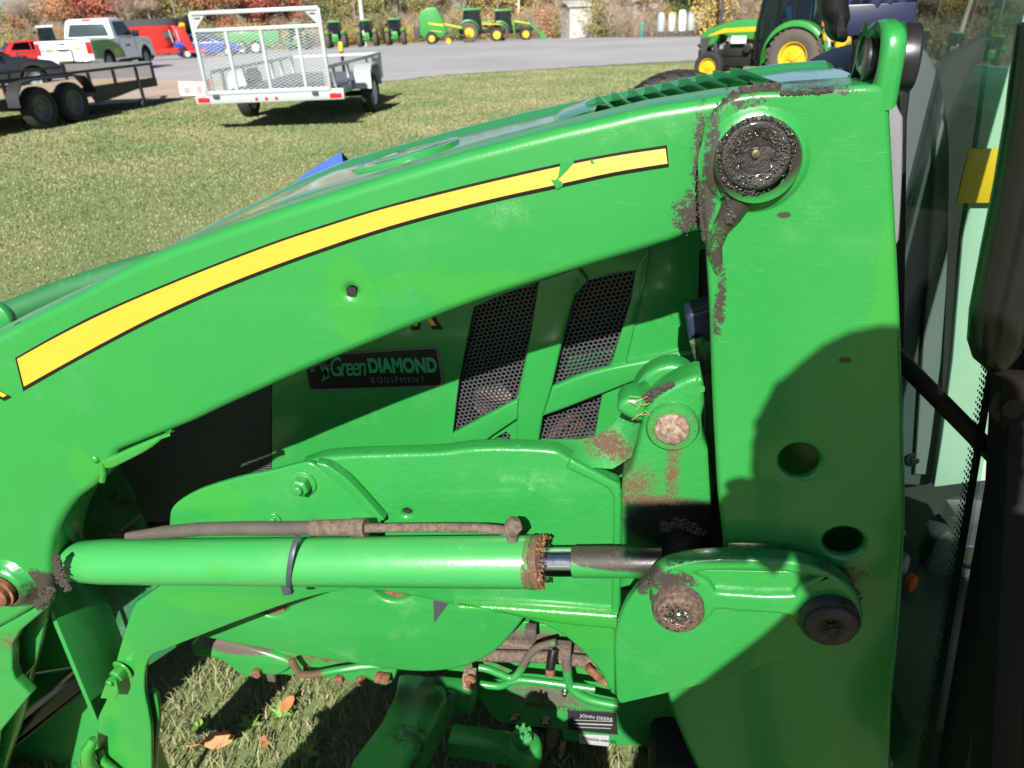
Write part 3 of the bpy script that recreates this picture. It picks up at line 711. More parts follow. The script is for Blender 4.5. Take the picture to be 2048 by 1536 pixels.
# dealer sticker
st = plate('dealer_sticker', [(611, 716, 1), (617, 712), (645, 709), (868, 694), (876, 698), (887, 762), (884, 772), (873, 774), (628, 782), (616, 779)], YS - .0018, .0016, M['decalgrey'], TR, bevel=.0003)
plate('sticker_field', [(615, 720), (650, 712), (866, 698), (872, 702), (882, 764), (876, 770), (628, 778), (620, 774)], YS - .0026, .0012, M['decalblack'], st, bevel=.0002)
yk = YS - .0040
text('sticker_lettering', 'Green', 660, 752, yk, 38, M['decalgreen'], st, ang=.06, shear=.35, bold=.008, wide=.60, spacing=.80)
text('sticker_lettering', 'DIAMOND', 738, 744, yk, 27, M['decalgreen'], st, ang=.042, bold=.05, wide=.70, spacing=1.02)
text('sticker_lettering', 'EQUIPMENT', 743, 765, yk, 11, M['decalgrey'], st, ang=.045, wide=.95, spacing=1.35)
mb = MB()   # sun and furrow emblem
for k in range(15):
    a = R(20 + k * 11.5); c = Y(640, 742, yk); d = Vector((math.cos(a), 0, math.sin(a)))
    mb.bar(c + d * .010, c + d * (.018 + .004 * (k % 2)), .0005, .0006)
mb.build('sticker_emblem', M['platewhite'], st)
mb = MB()
for k in range(3):
    p = [Y(640 + k * 5, 735, yk), Y(650 + k * 4 - 4 * k, 748 + k, yk), Y(643 + k * 6, 762 - k * 3, yk)]; q = [Y(645 + k * 6, 734 + k, yk), Y(655 + k * 3 - 2 * k, 748, yk), Y(647 + k * 6, 762 - k * 3, yk)]
    mb.loft([[a_, b2] for a_, b2 in zip(p, q)])
mb.build('sticker_emblem', M['decalgreen'], st)

# dark blue-black cowl pieces right of the panel
plate('cowl_cap', [(1371, 635, 1), (1380, 627), (1420, 615, 1), (1440, 700, 1), (1395, 670, 1), (1378, 682, 1)], .93, .05, simple('navy_plastic', (.02, .025, .06), .35), TR, bevel=.006)
plate('cowl_bracket', [(1378, 683, 1), (1430, 662, 1), (1445, 900, 1), (1425, 1000, 1), (1400, 760, 1)], .935, .05, paint('cowl_green', rough=.5, dust=.4, stains=[(Y(1390, 740, .93), (.03, .1, .08), MUD, 60, .4)]), TR, bevel=.004)
mb = MB(); mb.box((.16, 1.10, .93), (.25, .02, .9)); mb.build('firewall', M['dark'], TR)

# lower side shield with its rolled edge
SH = [(384, 1272, 1), (400, 1190, 1), (640, 1095, 1), (1060, 1095, 1), (1058, 1215), (1030, 1262), (985, 1308), (930, 1334), (860, 1345), (780, 1340), (640, 1318), (500, 1294)]
shield = plate('side_shield', SH, 1.0, .035, P_shield, TR, bevel=.007, holes=[ellipse(790, 1168, 46, 36), ellipse(546, 1210, 32, 23)])
mb = MB(); mb.lathe(Y(790, 1168, 1.004), (0, 1, 0), [(.030, 0), (.026, .006), (.010, .010), (.006, .03)], 28); mb.lathe(Y(546, 1210, 1.008), (0, 1, 0), [(.024, 0), (.012, .006), (.004, .02)], 28)
mb.build('rusty_plug', M['rust'], TR)

# casting below the shield, frame rail, bolts, lines
P_eng = paint('engine_paint', rough=.5, coat=.2, dust=.25, stains=[(Y(1060, 1290, 1.15), (.20, .2, .06), BROWN, 50, .72), (Y(1100, 1400, 1.15), (.14, .2, .05), BROWN, 90, .42), (Y(960, 1340, 1.15), (.08, .2, .05), RUST, 70, .25)])
P_cast = paint('casting_paint', rough=.5, coat=.2, dust=.25, stains=[(Y(470, 1300, 1.02), (.10, .1, .03), BROWN, 50, .78), (Y(640, 1330, 1.03), (.12, .1, .02), RUST, 60, .35)])
plate('front_casting', [(380, 1292, 1), (400, 1278), (470, 1290), (545, 1312), (585, 1330), (560, 1352), (530, 1352), (515, 1358), (480, 1352), (455, 1332), (430, 1320), (385, 1312)], 1.03, .12, P_cast, TR, bevel=.010)
plate('frame_rail', [(525, 1300, 1), (600, 1290, 1), (800, 1320, 1), (788, 1360), (770, 1372), (690, 1362), (600, 1352), (530, 1350, 1)], 1.045, .03, P_cast, TR, bevel=.005)
def bolt(p, axis, r, h, mat, parent, washer=0, name='bolt', stud=0):
    mb = MB(); a = Vector(axis).normalized(); p = Vector(p)
    if washer: mb.lathe(p, a, [(washer, 0), (washer, .002), (washer * .97, .003)], 28)
    mb.hexnut(p + a * (.0028 if washer else 0), a, r, h)
    if stud: mb.lathe(p + a * h, a, [(r * .52, 0), (r * .52, stud), (r * .42, stud + .002)], 16)
    return mb.build(name, mat, parent, bevel=.0006)
for (px, py, r_) in ((516, 1342, .011), (680, 1355, .011), (725, 1358, .012), (615, 1332, .006)):
    bolt(Y(px, py, 1.03 if px < 520 else 1.045), (0, -1, 0), r_, .012, M['rust'], TR)
mb = MB(); mb.box(Y(765, 1356, 1.03), (.032, .02, .012)); mb.build('pipe_clip', M['rust'], TR, bevel=.003)
mb = MB(); mb.tube([Y(583, 1318, 1.02), Y(588, 1330, 1.015), Y(600, 1348, 1.01), Y(625, 1350, 1.01), Y(665, 1342, 1.01), Y(720, 1333, 1.02), Y(780, 1330, 1.04)], .0075, 10)
mb.build('drain_pipe', paint('pipe_paint', rough=.4, stains=[(Y(600, 1340, 1.01), (.06, .1, .04), RUST, 60, .6)]), TR)
mb = MB(); mb.box(Y(545, 1348, 1.05), (.02, .02, .03)); mb.build('rubber_bumper', M['hose'], TR, bevel=.004)
# engine block region, right of the shield
YE = 1.16
plate('engine_block', [(870, 1330, 1), (920, 1370, 1), (960, 1400), (990, 1440), (1040, 1452), (1120, 1462), (1128, 1482), (1230, 1492, 1), (1420, 1500, 1), (1430, 1180, 1), (900, 1180, 1), (880, 1250, 1)], YE, .10, P_eng, TR, bevel=.006)
plate('engine_rail', [(1000, 1238, 1), (1240, 1270, 1), (1240, 1300, 1), (990, 1270, 1)], YE - .02, .02, P_eng, TR, bevel=.003)
plate('engine_rail', [(965, 1280, 1), (1240, 1320, 1), (1240, 1344, 1), (950, 1302, 1)], YE - .035, .03, M['hose_dirty'], TR, bevel=.008)
mb = MB(); mb.tube([Y(940, 1310, YE - .05), Y(1010, 1312, YE - .05), Y(1100, 1314, YE - .05), Y(1230, 1330, YE - .05)], .0125, 12); mb.build('return_hose', M['hose_dirty'], TR)
P_line = paint('hydraulic_line_paint', rough=.4, dust=.2, stains=[(Y(1060, 1300, 1.09), (.20, .2, .05), BROWN, 60, .74)])
for pts, r_ in (([(958, 1335), (975, 1338), (1000, 1348), (1022, 1356), (1038, 1345), (1055, 1315), (1075, 1295), (1112, 1285)], .0078),
                ([(960, 1368), (1000, 1372), (1030, 1360), (1070, 1362), (1130, 1370), (1190, 1378)], .0078),
                ([(1132, 1300), (1134, 1340), (1140, 1370), (1160, 1390), (1190, 1402), (1240, 1412)], .0095)):
    q = [Vector(Y(a_, b2, YE - .075)) for a_, b2 in pts]
    sm_ = []
    for i in range(len(q) - 1):
        p0, p1, p2, p3 = q[max(i - 1, 0)], q[i], q[i + 1], q[min(i + 2, len(q) - 1)]
        for k in range(5):
            u = k / 5; sm_.append(.5 * ((2 * p1) + (p2 - p0) * u + (2 * p0 - 5 * p1 + 4 * p2 - p3) * u * u + (3 * p1 - p0 - 3 * p2 + p3) * u ** 3))
    sm_.append(q[-1]); mb = MB(); mb.tube(sm_, r_, 12); mb.build('hydraulic_line', P_line, TR)
mb = MB(); mb.box(Y(940, 1358, YE - .07), (.026, .03, .036)); mb.build('line_clamp', M['rust_pale'], TR, bevel=.002)
mb = MB(); mb.lathe(Y(940, 1360, YE - .085), (0, -1, 0), [(.013, 0), (.012, .004), (.005, .006), (.005, .018)], 16); mb.build('clamp_stud', M['rust'], TR)
mb = MB(); mb.box(Y(1128, 1300, YE - .07), (.03, .03, .026)); mb.build('line_fitting', M['hose_dirty'], TR, bevel=.004)
mb = MB(); mb.box(Y(1062, 1262, YE - .06), (.022, .02, .024)); mb.build('line_clip', M['hose'], TR, bevel=.002)
mb = MB(); mb.tube([Y(1107, 1300, YE - .1), Y(1103, 1318, YE - .11), Y(1100, 1340, YE - .12)], [.010, .0095, .009], 14); mb.build('hose_end', M['black_gloss'], TR)
mb = MB(); mb.tube([Y(1101, 1338, YE - .12), Y(1100, 1352, YE - .125)], [.010, .0085], 14); mb.build('hose_cap', M['rust'], TR, bevel=.002)
mb = MB(); mb.tube([Y(1175, 1335, YE - .08), Y(1205, 1362, YE - .08)], .008, 10); mb.blob(Y(1212, 1364, YE - .09), .010); mb.build('sensor', M['rust'], TR)
for px, py in ((1030, 1432), (1092, 1440), (1130, 1382)):
    bolt(Y(px, py, YE), (0, -1, 0), .0085 if py > 1400 else .006, .010, M['steel'], TR, washer=.013 if py > 1400 else .008)
text('casting_number', '4833MH9TX6UB51', 1050, 1412, YE - .0004, 9, M['dirt'], TR, ang=-.03, bold=.0)
pl = plate('serial_plate', [(1135, 1421, 1), (1232, 1425, 1), (1236, 1470, 1), (1136, 1460, 1)], YE - .002, .0015, M['plate'], TR, bevel=.0004, curved=False)
text('plate_lettering', 'JOHN DEERE', 1160, 1434, YE - .003, 6, M['platewhite'], pl, ang=-.03, wide=.95)
for (a_, b2, c_, d_) in ((1147, 1440, 1225, 1), (1147, 1447, 1225, 2), (1153, 1454, 1222, 1)):
    mb = MB(); mb.bar(Y(a_, b2, YE - .0028), Y(c_, b2 + 3, YE - .0028), .0004, .0016 * d_, up=(0, 0, 1)); mb.build('plate_rule', M['platewhite'], pl)
pl2 = plate('serial_sticker', [(1158, 1468, 1), (1218, 1472, 1), (1218, 1493, 1), (1160, 1487, 1)], YE - .002, .001, M['platewhite'], TR, bevel=.0002, curved=False)
text('sticker_print', 'CANADA 4389 CC', 1162, 1477, YE - .003, 4.2, M['decalblack'], pl2, ang=-.05)
mb = MB(); mb.bar(Y(1164, 1479, YE - .0025), Y(1212, 1483, YE - .0025), .0004, .0007); mb.build('plate_rule', M['decalblack'], pl2)
plate('lower_lug', [(1098, 1462), (1118, 1464), (1112, 1492), (1098, 1500), (1092, 1480)], YE + .01, .02, M['hose_dirty'], TR, bevel=.003)
mb = MB(); mb.tube([Y(1128, 1480, YE + .0), Y(1124, 1500, YE), Y(1120, 1515, YE)], [.006, .007, .004], 8); mb.build('drain_plug', M['rust_pale'], TR)

# front axle and near front wheel
P_axle = paint('axle_paint', rough=.5, dust=.3, coat=.2, stains=[(Y(880, 1370, 1.0), (.1, .3, .03), MUD, 40, .45)])
mb = MB()
sec_a = [Y(850, 1385, 1.12), Y(845, 1420, 1.02), Y(815, 1480, .92), Y(765, 1560, .80), Y(735, 1660, .70)]
rings = []
for i, (p, hw, hh) in enumerate(zip(sec_a, (.058, .055, .050, .050, .052), (.05, .045, .045, .05, .05))):
    rings.append([p + Vector((math.copysign(abs(math.cos(a)) ** .35, math.cos(a)) * hw, 0, math.copysign(abs(math.sin(a)) ** .35, math.sin(a)) * hh)) for a in [2 * math.pi * (k + .5) / 24 for k in range(24)]])
mb.loft(rings, closed=True, caps=True); mb.build('front_axle', P_axle, TR, angle=35)
mb = MB(); mb.box(Y(905, 1390, 1.08), (.10, .06, .05)); mb.bar(Y(905, 1380, 1.07), Y(885, 1450, 1.02), .03, .03); mb.build('axle_pivot_bracket', P_axle, TR, bevel=.012)
mb = MB(); mb.bar(Y(900, 1480, .93), Y(1040, 1500, .93), .045, .042); mb.lathe(Y(1048, 1500, .93) - Vector((0, 0, .035)), (0, 0, 1), [(.020, 0), (.034, .012), (.034, .05), (.026, .058)], 24); mb.build('steering_arm', P_axle, TR, bevel=.008)
mb = MB(); q = Y(1046, 1478, .93); mb.hexnut(q, (0, -.15, 1), .019, .016)
for k in range(6):
    a = R(60 * k + 30); mb.box(q + Vector((math.cos(a) * .013, math.sin(a) * .013, .020)), (.006, .006, .009), Matrix.Rotation(a, 3, 'Z'))
mb.build('castle_nut', P_axle, TR, bevel=.001)
def wheel(parent, c, axis, r, wd, rim_r, rim_mat, tyre_mat, lugs=0, hub=True, dish=.3, n=28, spokes=False):
    """tyre with shaped sidewalls, lugs if asked, and a dished rim; as two parts"""
    c = Vector(c); ax = Vector(axis).normalized(); mb = MB(); h = wd / 2
    prof = [(rim_r, -h * .80), (rim_r + (r - rim_r) * .35, -h * .98), (r * .93, -h * .96), (r * .985, -h * .72), (r, -h * .3), (r, h * .3), (r * .985, h * .72), (r * .93, h * .96), (rim_r + (r - rim_r) * .35, h * .98), (rim_r, h * .80)]
    mb.lathe(c, ax, prof, n, caps=False)
    if lugs:
        u = ax.orthogonal().normalized(); w_ = ax.cross(u)
        for k in range(lugs):
            for sgn in (-1, 1):
                a0 = 2 * math.pi * (k + (.5 if sgn > 0 else 0)) / lugs; a1 = a0 + 2 * math.pi / lugs * .9
                p0 = c + (u * math.cos(a0) + w_ * math.sin(a0)) * (r * 1.006) + ax * (sgn * h * .05); p1 = c + (u * math.cos(a1) + w_ * math.sin(a1)) * (r * .992) + ax * (sgn * h * .9)
                mb.bar(p0, p1, r * .045, r * .055, up=tuple(u * math.cos(a0) + w_ * math.sin(a0)))
    ty = mb.build('tyre', tyre_mat, parent, angle=50)
    mb = MB(); mb.lathe(c, ax, [(rim_r * 1.02, h * .82), (rim_r, h * .72), (rim_r * .90, h * .68), (rim_r * .86, h * .2), (rim_r * .55, h * (dish)), (rim_r * .30, h * (dish + .1)), (rim_r * .26, h * (dish + .28)), (.001, h * (dish + .30))], n, caps=False)
    mb.lathe(c, ax, [(rim_r * 1.02, -h * .82), (rim_r * .9, -h * .7), (rim_r * .85, 0), (.001, -.0)], n, caps=False)
    if hub:
        u = ax.orthogonal().normalized(); w_ = ax.cross(u)
        for k in range(6):
            a = 2 * math.pi * k / 6; mb.cyl(c + ax * h * (dish) + (u * math.cos(a) + w_ * math.sin(a)) * rim_r * .42, c + ax * h * (dish + .22) + (u * math.cos(a) + w_ * math.sin(a)) * rim_r * .42, rim_r * .05, n=6)
    rm = mb.build('rim', rim_mat, parent, angle=40)
    return ty, rm
def wheel_obj(parent, *a, name='wheel', **k):
    """thing > wheel > tyre, rim"""
    wo = bpy.data.objects.new(name, None); COL.objects.link(wo); wo.parent = parent; wo.empty_display_size = .1
    wheel(wo, *a, **k); return wo
wheel_obj(TR, (-.40, .375, .405), (0, -1, 0), .395, .24, .22, M['yellow'], M['rubber'], lugs=22, name='front_wheel')

# cab: windscreen frame, glass, posts, floor, things seen inside
XG = .42
def xg(z, d=0): return XG + (z - 1.3) * .055 + d
cabglass = MB(); p = [(xg(.62), .668, .62), (xg(.62), 1.75, .62), (xg(2.25), 1.75, 2.25), (xg(2.25), 1.19, 2.25)]
cabglass.prism(p, (.005, 0, 0)); cabglass.build('windscreen', M['glass'], TR)
mb = MB(); mb.bar((xg(.55, .035), .615, .55), (xg(2.3, .035), 1.18, 2.3), .05, .07, up=(0, 1, 0)); mb.build('corner_post', M['black'], TR, bevel=.008)
mb = MB(); mb.prism([(xg(.62, -.0015), .660, .62), (xg(.62, -.0015), .678, .62), (xg(2.25, -.0015), 1.208, 2.25), (xg(2.25, -.0015), 1.19, 2.25)], (-.001, 0, 0)); mb.build('glass_border', M['black'], TR)
mb = MB(); mb.box((1.06, 1.80, 1.4), (1.25, .02, 1.75)); mb.build('cab_dark_backing', M['dark'], TR)  # added dark sheet behind the cab so windscreen reflections show
mb = MB()
for k in range(110):        # dotted fringe of the glass
    z = .66 + k * .0068
    for j in range(3): mb.box((xg(z, -.001), .682 + (z - .62) * .325 + j * .0058 + (.0029 if k % 2 else 0), z), (.0008, .0036 - j * .0009, .0045 - j * .001))
o = mb.build('glass_frit', M['black'], TR); tag(o, kind='stuff')
mb = MB(); mb.box((XG + .02, 1.3, 2.29), (.1, 1.0, .08)); mb.build('cab_roof_rail', M['black'], TR, bevel=.01)
mb = MB(); mb.box((1.0, 1.3, 2.36), (1.35, 1.15, .09)); mb.build('cab_roof', P_side, TR, bevel=.03)
mb = MB(); mb.box((1.05, 1.33, .60), (1.25, .95, .03)); mb.build('cab_floor', M['charcoal'], TR, bevel=.005)
mb = MB(); mb.box((.44, 1.05, .34), (.34, .55, .54)); mb.build('footwell_dark_box', M['dark'], TR, bevel=.02)  # added dark box that blacks out the lit grass below the cab
mb = MB(); mb.box((.12, 1.42, .34), (.8, .40, .60)); mb.box((-.30, 1.40, .47), (.3, .25, .22)); mb.box((.24, 1.15, .12), (.34, .22, .2)); mb.build('underside_shade_box', M['dark'], TR, bevel=.03)  # added dark boxes; their colour stands in for shadow under the engine
plate('lower_grille_panel', [(284, 1024, 1), (790, 1010, 1), (790, 1130, 1), (284, 1130, 1)], 1.105, .01, M['dark'], TR, curved=False)
plate('front_frame_panel', [(196, 1150, 1), (360, 1130, 1), (360, 1290, 1), (300, 1330, 1), (196, 1330, 1)], 1.01, .01, P_front_shaded, TR, curved=False)  # added filler behind the bracket, its shade put into the paint
mb = MB(); mb.box((1.66, 1.33, 1.0), (.03, .95, .85)); mb.build('cab_rear_wall', M['charcoal'], TR, bevel=.01)
mb = MB(); mb.bar((.46, 1.76, .6), (.46, 1.76, 2.3), .05, .06, up=(0, 1, 0)); mb.bar((1.66, 1.76, .6), (1.66, 1.76, 2.3), .05, .06, up=(0, 1, 0)); mb.bar((1.66, .86, .6), (1.66, .86, 2.3), .05, .06, up=(0, 1, 0)); mb.build('cab_post', M['black'], TR, bevel=.006)
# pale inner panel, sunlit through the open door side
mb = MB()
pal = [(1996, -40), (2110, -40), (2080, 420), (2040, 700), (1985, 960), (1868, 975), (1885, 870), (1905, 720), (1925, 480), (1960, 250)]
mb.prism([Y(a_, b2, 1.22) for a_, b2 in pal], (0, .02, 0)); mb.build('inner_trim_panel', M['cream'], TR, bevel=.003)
plate('dash_side', [(1800, 60, 1), (1860, 110), (1890, 200), (1900, 320), (1890, 700), (1868, 960), (1800, 972, 1)], 1.28, .03, simple('dark_teal_plastic', (.045, .062, .066), .6), TR, bevel=.006)
plate('dash_trim', [(1868, 215), (1884, 232), (1898, 300), (1896, 500), (1888, 720), (1872, 950, 1), (1830, 950, 1), (1846, 700), (1860, 500), (1872, 300)], 1.262, .012, simple('grey_cab_trim', (.13, .15, .155), .6), TR, bevel=.003)
mb = MB(); mb.box(Y(1970, 352, 1.205), (.062, .004, .078)); mb.build('label_reflection', M['yellow'], TR, bevel=.001)  # yellow box standing in for a hood label reflected in the glass
bolt(Y(1828, 918, 1.27), (0, -1, 0), .008, .006, M['black'], TR, washer=.014)
mb = MB(); mb.prism([Y(a_, b2, 1.21) for a_, b2 in ((1855, 1140), (1870, 1080), (1900, 1060), (1990, 1180), (1992, 1290), (1960, 1370), (1930, 1380), (1880, 1320))], (0, .06, 0)); mb.build('pedal_arm', M['charcoal'], TR, bevel=.008)
mb = MB(); mb.blob(Y(1822, 1165, 1.15), .018, (.7, .7, 1.2), jit=.03); mb.build('red_knob', M['orange'], TR)
mb = MB(); mb.blob(Y(1806, 1130, 1.17), .02, (.6, .6, 1.6), jit=.03); mb.build('shift_knob', M['galv'], TR)
mb = MB(); mb.lathe(Y(1942, 1112, 1.05), (-.3, -1, 0), [(.020, 0), (.022, .006), (.014, .01), (.012, .004), (.001, .004)], 28); mb.build('steering_joint', M['steel'], TR)
mb = MB(); mb.blob(Y(1935, 1020, 1.2), .045, (1, .5, .8), jit=.05); mb.build('foot_pad', M['charcoal'], TR)
# silver fascia strip behind the mast
plate('silver_trim', [(1776, 150, 1), (1787, 172, 1), (1795, 210), (1807, 235, 1), (1806, 330), (1800, 480, 1), (1786, 500, 1), (1776, 300, 1)], .93, .015, M['silver'], TR, bevel=.003)
plate('cowl_edge', [(1792, 130, 1), (1830, 110, 1), (1815, 240, 1), (1812, 500, 1), (1806, 980, 1), (1780, 980, 1), (1786, 500, 1), (1804, 300, 1)], .97, .03, M['black'], TR, bevel=.003, curved=False)
# diagonal grab bar in front of the glass
mb = MB(); a_, b2 = Y(1780, 700, .90), Y(2012, 935, .835); mb.bar(a_, b2, .014, .020, up=(0, 0, 1)); mb.build('grab_bar', M['black'], TR, bevel=.003)
# near door frame and its hinge
mb = MB(); mb.bar(X(2030, 740, .40), X(1985, 1600, .40), .03, .05, up=(0, 1, 0)); mb.build('door_frame', simple('dusty_black_frame', (.009, .008, .008), .7, var=.4, scale=9, spec=.2), TR, bevel=.006)
mb = MB(); mb.lathe(Y(2022, 812, .745), (0, -1, 0), [(.020, -.004), (.020, 0), (.011, .001), (.011, .006), (.001, .007)], 24); mb.build('hinge_bolt', M['black'], TR)
mb = MB(); mb.prism([Y(2000, 760, .74), Y(2090, 760, .74), Y(2090, 1600, .74), Y(1975, 1600, .74), Y(1996, 1200, .74)], (0, .03, 0)); mb.build('door_sill_panel', simple('dusty_dark_panel', (.011, .009, .0075), .85, var=.45, scale=7, spec=.15), TR, bevel=.01)
mb = MB(); q = [Y(2105, 40, .72), Y(2078, 230, .72), Y(2052, 370, .72), Y(2022, 510, .72), Y(1998, 620, .72), Y(1992, 676, .72), Y(1992, 706, .72), Y(1995, 730, .722)]
mb.tube(q, [.025, .025, .025, .025, .0245, .024, .020, .011], 24); mb.build('mirror_arm_cover', M['black_gloss'], TR)
mb = MB(); mb.box(Y(1985, 1490, .90), (.07, .05, .06)); mb.build('step_pad', M['black'], TR, bevel=.012)
# far rear fender with its wheel, seen past the hood end
mb = MB(); rings = []
cf = Y(1668, 262, 1.95)
for y in (1.82, 1.86, 2.2, 2.24):
    rr_ = .175 if 1.85 < y < 2.21 else .165
    rings.append([(cf.x + .09 + (rr_ + .02) * math.cos(a), y, cf.z + rr_ * math.sin(a)) for a in np.linspace(R(165), R(-20), 18)])
mb.loft(rings); rings2 = [[(p_[0] * 1 + (cf.x + .09 - p_[0]) * .12, p_[1], p_[2] + (cf.z - p_[2]) * .12) for p_ in r_] for r_ in rings]; mb.loft(rings2)
mb.loft([rings[0], rings2[0]]); mb.build('rear_fender', M['charcoal'], TR, angle=50)
mb = MB(); mb.lathe((cf.x + .10, 2.05, cf.z - .08), (0, -1, 0), [(.16, 0), (.16, .03), (.13, .05), (.02, .06)], 32); mb.build('rear_rim', M['yellow'], TR)
# ------------------------------------------------------------------ the front loader on its frame
LD = thing('front_loader', 'scuffed green loader with yellow striped boom, greasy pivot pins and hydraulic cylinder beside the hood', 'loader', (0.0, .85, 0.0), world=True)
YB = .80
st_boom = [(Y(702, 600, YB), (.035, .2, .060), FRESH, 18, .62), (Y(1020, 575, YB), (.17, .2, .030), FRESH, 14, .62), (Y(1385, 425, YB), (.028, .2, .03), MUD, 140, .45),
           (Y(200, 950, YB), (.05, .2, .06), FRESH, 14, .55), (Y(85, 1175, YB), (.04, .2, .045), MUD, 50, .62), (Y(1270, 260, YB), (.12, .2, .03), DUST, 18, .40), (Y(1010, 420, YB), (.14, .2, .05), DUST, 16, .28), (Y(1398, 300, YB), (.010, .2, .06), MUD, 150, .45)]
P_boom = paint('boom_paint', stains=st_boom, rough=.36, coat=.35, dust=.07, scuff=.8, peel=.05)
boom_out = [(-640, 1250, 1), (-520, 1080), (-300, 870), (-130, 745), (40, 645), (147, 592), (233, 544), (320, 505), (393, 479), (500, 440), (590, 410), (683, 381), (780, 350), (905, 312), (1030, 279), (1130, 254), (1190, 241), (1292, 217), (1365, 205), (1450, 192), (1560, 182, 1), (1570, 300, 1), (1480, 480, 1),
            (1405, 466), (1340, 487), (1240, 517), (1140, 547), (1040, 578), (940, 612), (840, 650), (740, 690), (640, 731), (540, 775), (440, 820), (385, 846), (330, 868), (235, 905, 1), (222, 930), (213, 950), (190, 974), (152, 1003), (125, 1040), (108, 1080), (101, 1130), (104, 1195, 1), (60, 1222), (20, 1246), (-60, 1290), (-200, 1420), (-300, 1750, 1), (-640, 1750, 1)]
boom = plate('boom_arm', boom_out, YB, .088, P_boom, LD, bevel=.0125, holes=[ellipse(703, 584, 7, 6, 10)], seg=6)
mb = MB(); mb.box(Y(703, 584, YB + .004), (.012, .002, .012)); mb.build('hole_backing', M['dark'], LD)
# stripe with black border
sU = [(30, 716, 1), (100, 676), (180, 634), (260, 598), (350, 560), (450, 520), (560, 479), (660, 446), (760, 415), (880, 383), (1000, 354), (1120, 327), (1230, 306), (1334, 290, 1)]
sL = [(1338, 334, 1), (1230, 352), (1110, 378), (1000, 402), (880, 432), (760, 466), (640, 506), (530, 546), (420, 590), (310, 640), (220, 686), (130, 735), (46, 783, 1)]
plate('stripe_border', sU + sL, YB - .0006, .0010, M['decalblack'], LD, bevel=.0002, res=6)
def resample(pts, n):
    P_ = crv(pts, 8) if False else [(p[0], p[1]) for p in pts]; Q = []
    d = [0]
    for i in range(1, len(P_)): d.append(d[-1] + math.hypot(P_[i][0] - P_[i - 1][0], P_[i][1] - P_[i - 1][1]))
    xs_ = np.array([p[0] for p in P_]); ys_ = np.array([p[1] for p in P_])
    # catmull-rom through chord parameter
    out = []
    for t_ in np.linspace(0, d[-1], n):
        i = min(max(np.searchsorted(d, t_) - 1, 0), len(P_) - 2); u = (t_ - d[i]) / (d[i + 1] - d[i] + 1e-9)
        g = lambda k: np.array(P_[min(max(k, 0), len(P_) - 1)])
        p0, p1, p2, p3 = g(i - 1), g(i), g(i + 1), g(i + 2)
        out.append(tuple(.5 * ((2 * p1) + (p2 - p0) * u + (2 * p0 - 5 * p1 + 4 * p2 - p3) * u * u + (3 * p1 - p0 - 3 * p2 + p3) * u ** 3)))
    return out
iu = [(34, 718), (100, 681), (180, 640), (260, 603), (350, 565), (450, 525), (560, 484), (660, 451), (760, 420), (880, 389), (1000, 360), (1120, 333), (1230, 312), (1331, 297)]
il = [(48, 773), (130, 727), (220, 678), (310, 632), (420, 582), (530, 538), (640, 498), (760, 458), (880, 424), (1000, 394), (1110, 370), (1230, 344), (1335, 327)]
U_, L_ = resample(iu, 90), resample(il, 90)
vs = []; fs = []; rib = []
for i in range(90):
    for j in range(7):
        v = j / 6; vs.append(tuple(Y(U_[i][0] * (1 - v) + L_[i][0] * v, U_[i][1] * (1 - v) + L_[i][1] * v, YB - .0014) - ORG[LD.name])); rib.append(v)
for i in range(89):
    for j in range(6): a_ = i * 7 + j; fs.append((a_, a_ + 1, a_ + 8, a_ + 7))
me = bpy.data.meshes.new('boom_stripe'); me.from_pydata(vs, [], fs); at = me.attributes.new('rib', 'FLOAT', 'POINT'); at.data.foreach_set('value', rib); me.materials.append(M['decalyellow']); link('boom_stripe', me, LD)
P_patch = paint('bare_boom_patch', rough=.36, coat=.35, dust=.1, scuff=.9)
plate('torn_patch', [(1122, 323, 1), (1148, 316, 1), (1147, 326), (1137, 338), (1124, 352), (1117, 359), (1124, 364), (1125, 372), (1116, 378, 1), (1112, 377), (1101, 358, 1), (1110, 360), (1115, 355), (1118, 344), (1119, 335)], YB - .0018, .0006, P_patch, LD, bevel=.0001, res=4)
plate('torn_patch', [(1180, 322, 1), (1184, 318, 1), (1190, 328, 1), (1182, 327, 1)], YB - .0018, .0006, P_patch, LD, bevel=.0001, curved=False)
text('boom_lettering', 'R', -22, 812, YB - .001, 56, M['decalblack'], LD, ang=.44, bold=.05, wide=.95)
text('boom_lettering', 'R', -20, 807, YB - .002, 50, M['yellow'], LD, ang=.44, bold=.012, wide=.95)
# torn weld lip under the boom
P_weld = paint('weld_green', col=(.030, .245, .035), rough=.2, coat=.9, dust=.02, scuff=.2, peel=.25)
plate('boom_lip', [(340, 866, 1), (320, 873), (270, 893), (205, 922, 1), (207, 936), (222, 938), (262, 919), (300, 898)], YB - .003, .012, P_weld, LD, bevel=.004)
mb = MB(); mb.blob(Y(190, 918, YB), .008, (1, .5, 1), jit=.05); mb.blob(Y(203, 946, YB), .005, (1, .6, 1), jit=.05); mb.tube([Y(205, 925, YB), Y(208, 945, YB), Y(205, 962, YB)], .005, 8); mb.build('weld_bead', P_weld, LD, angle=80)

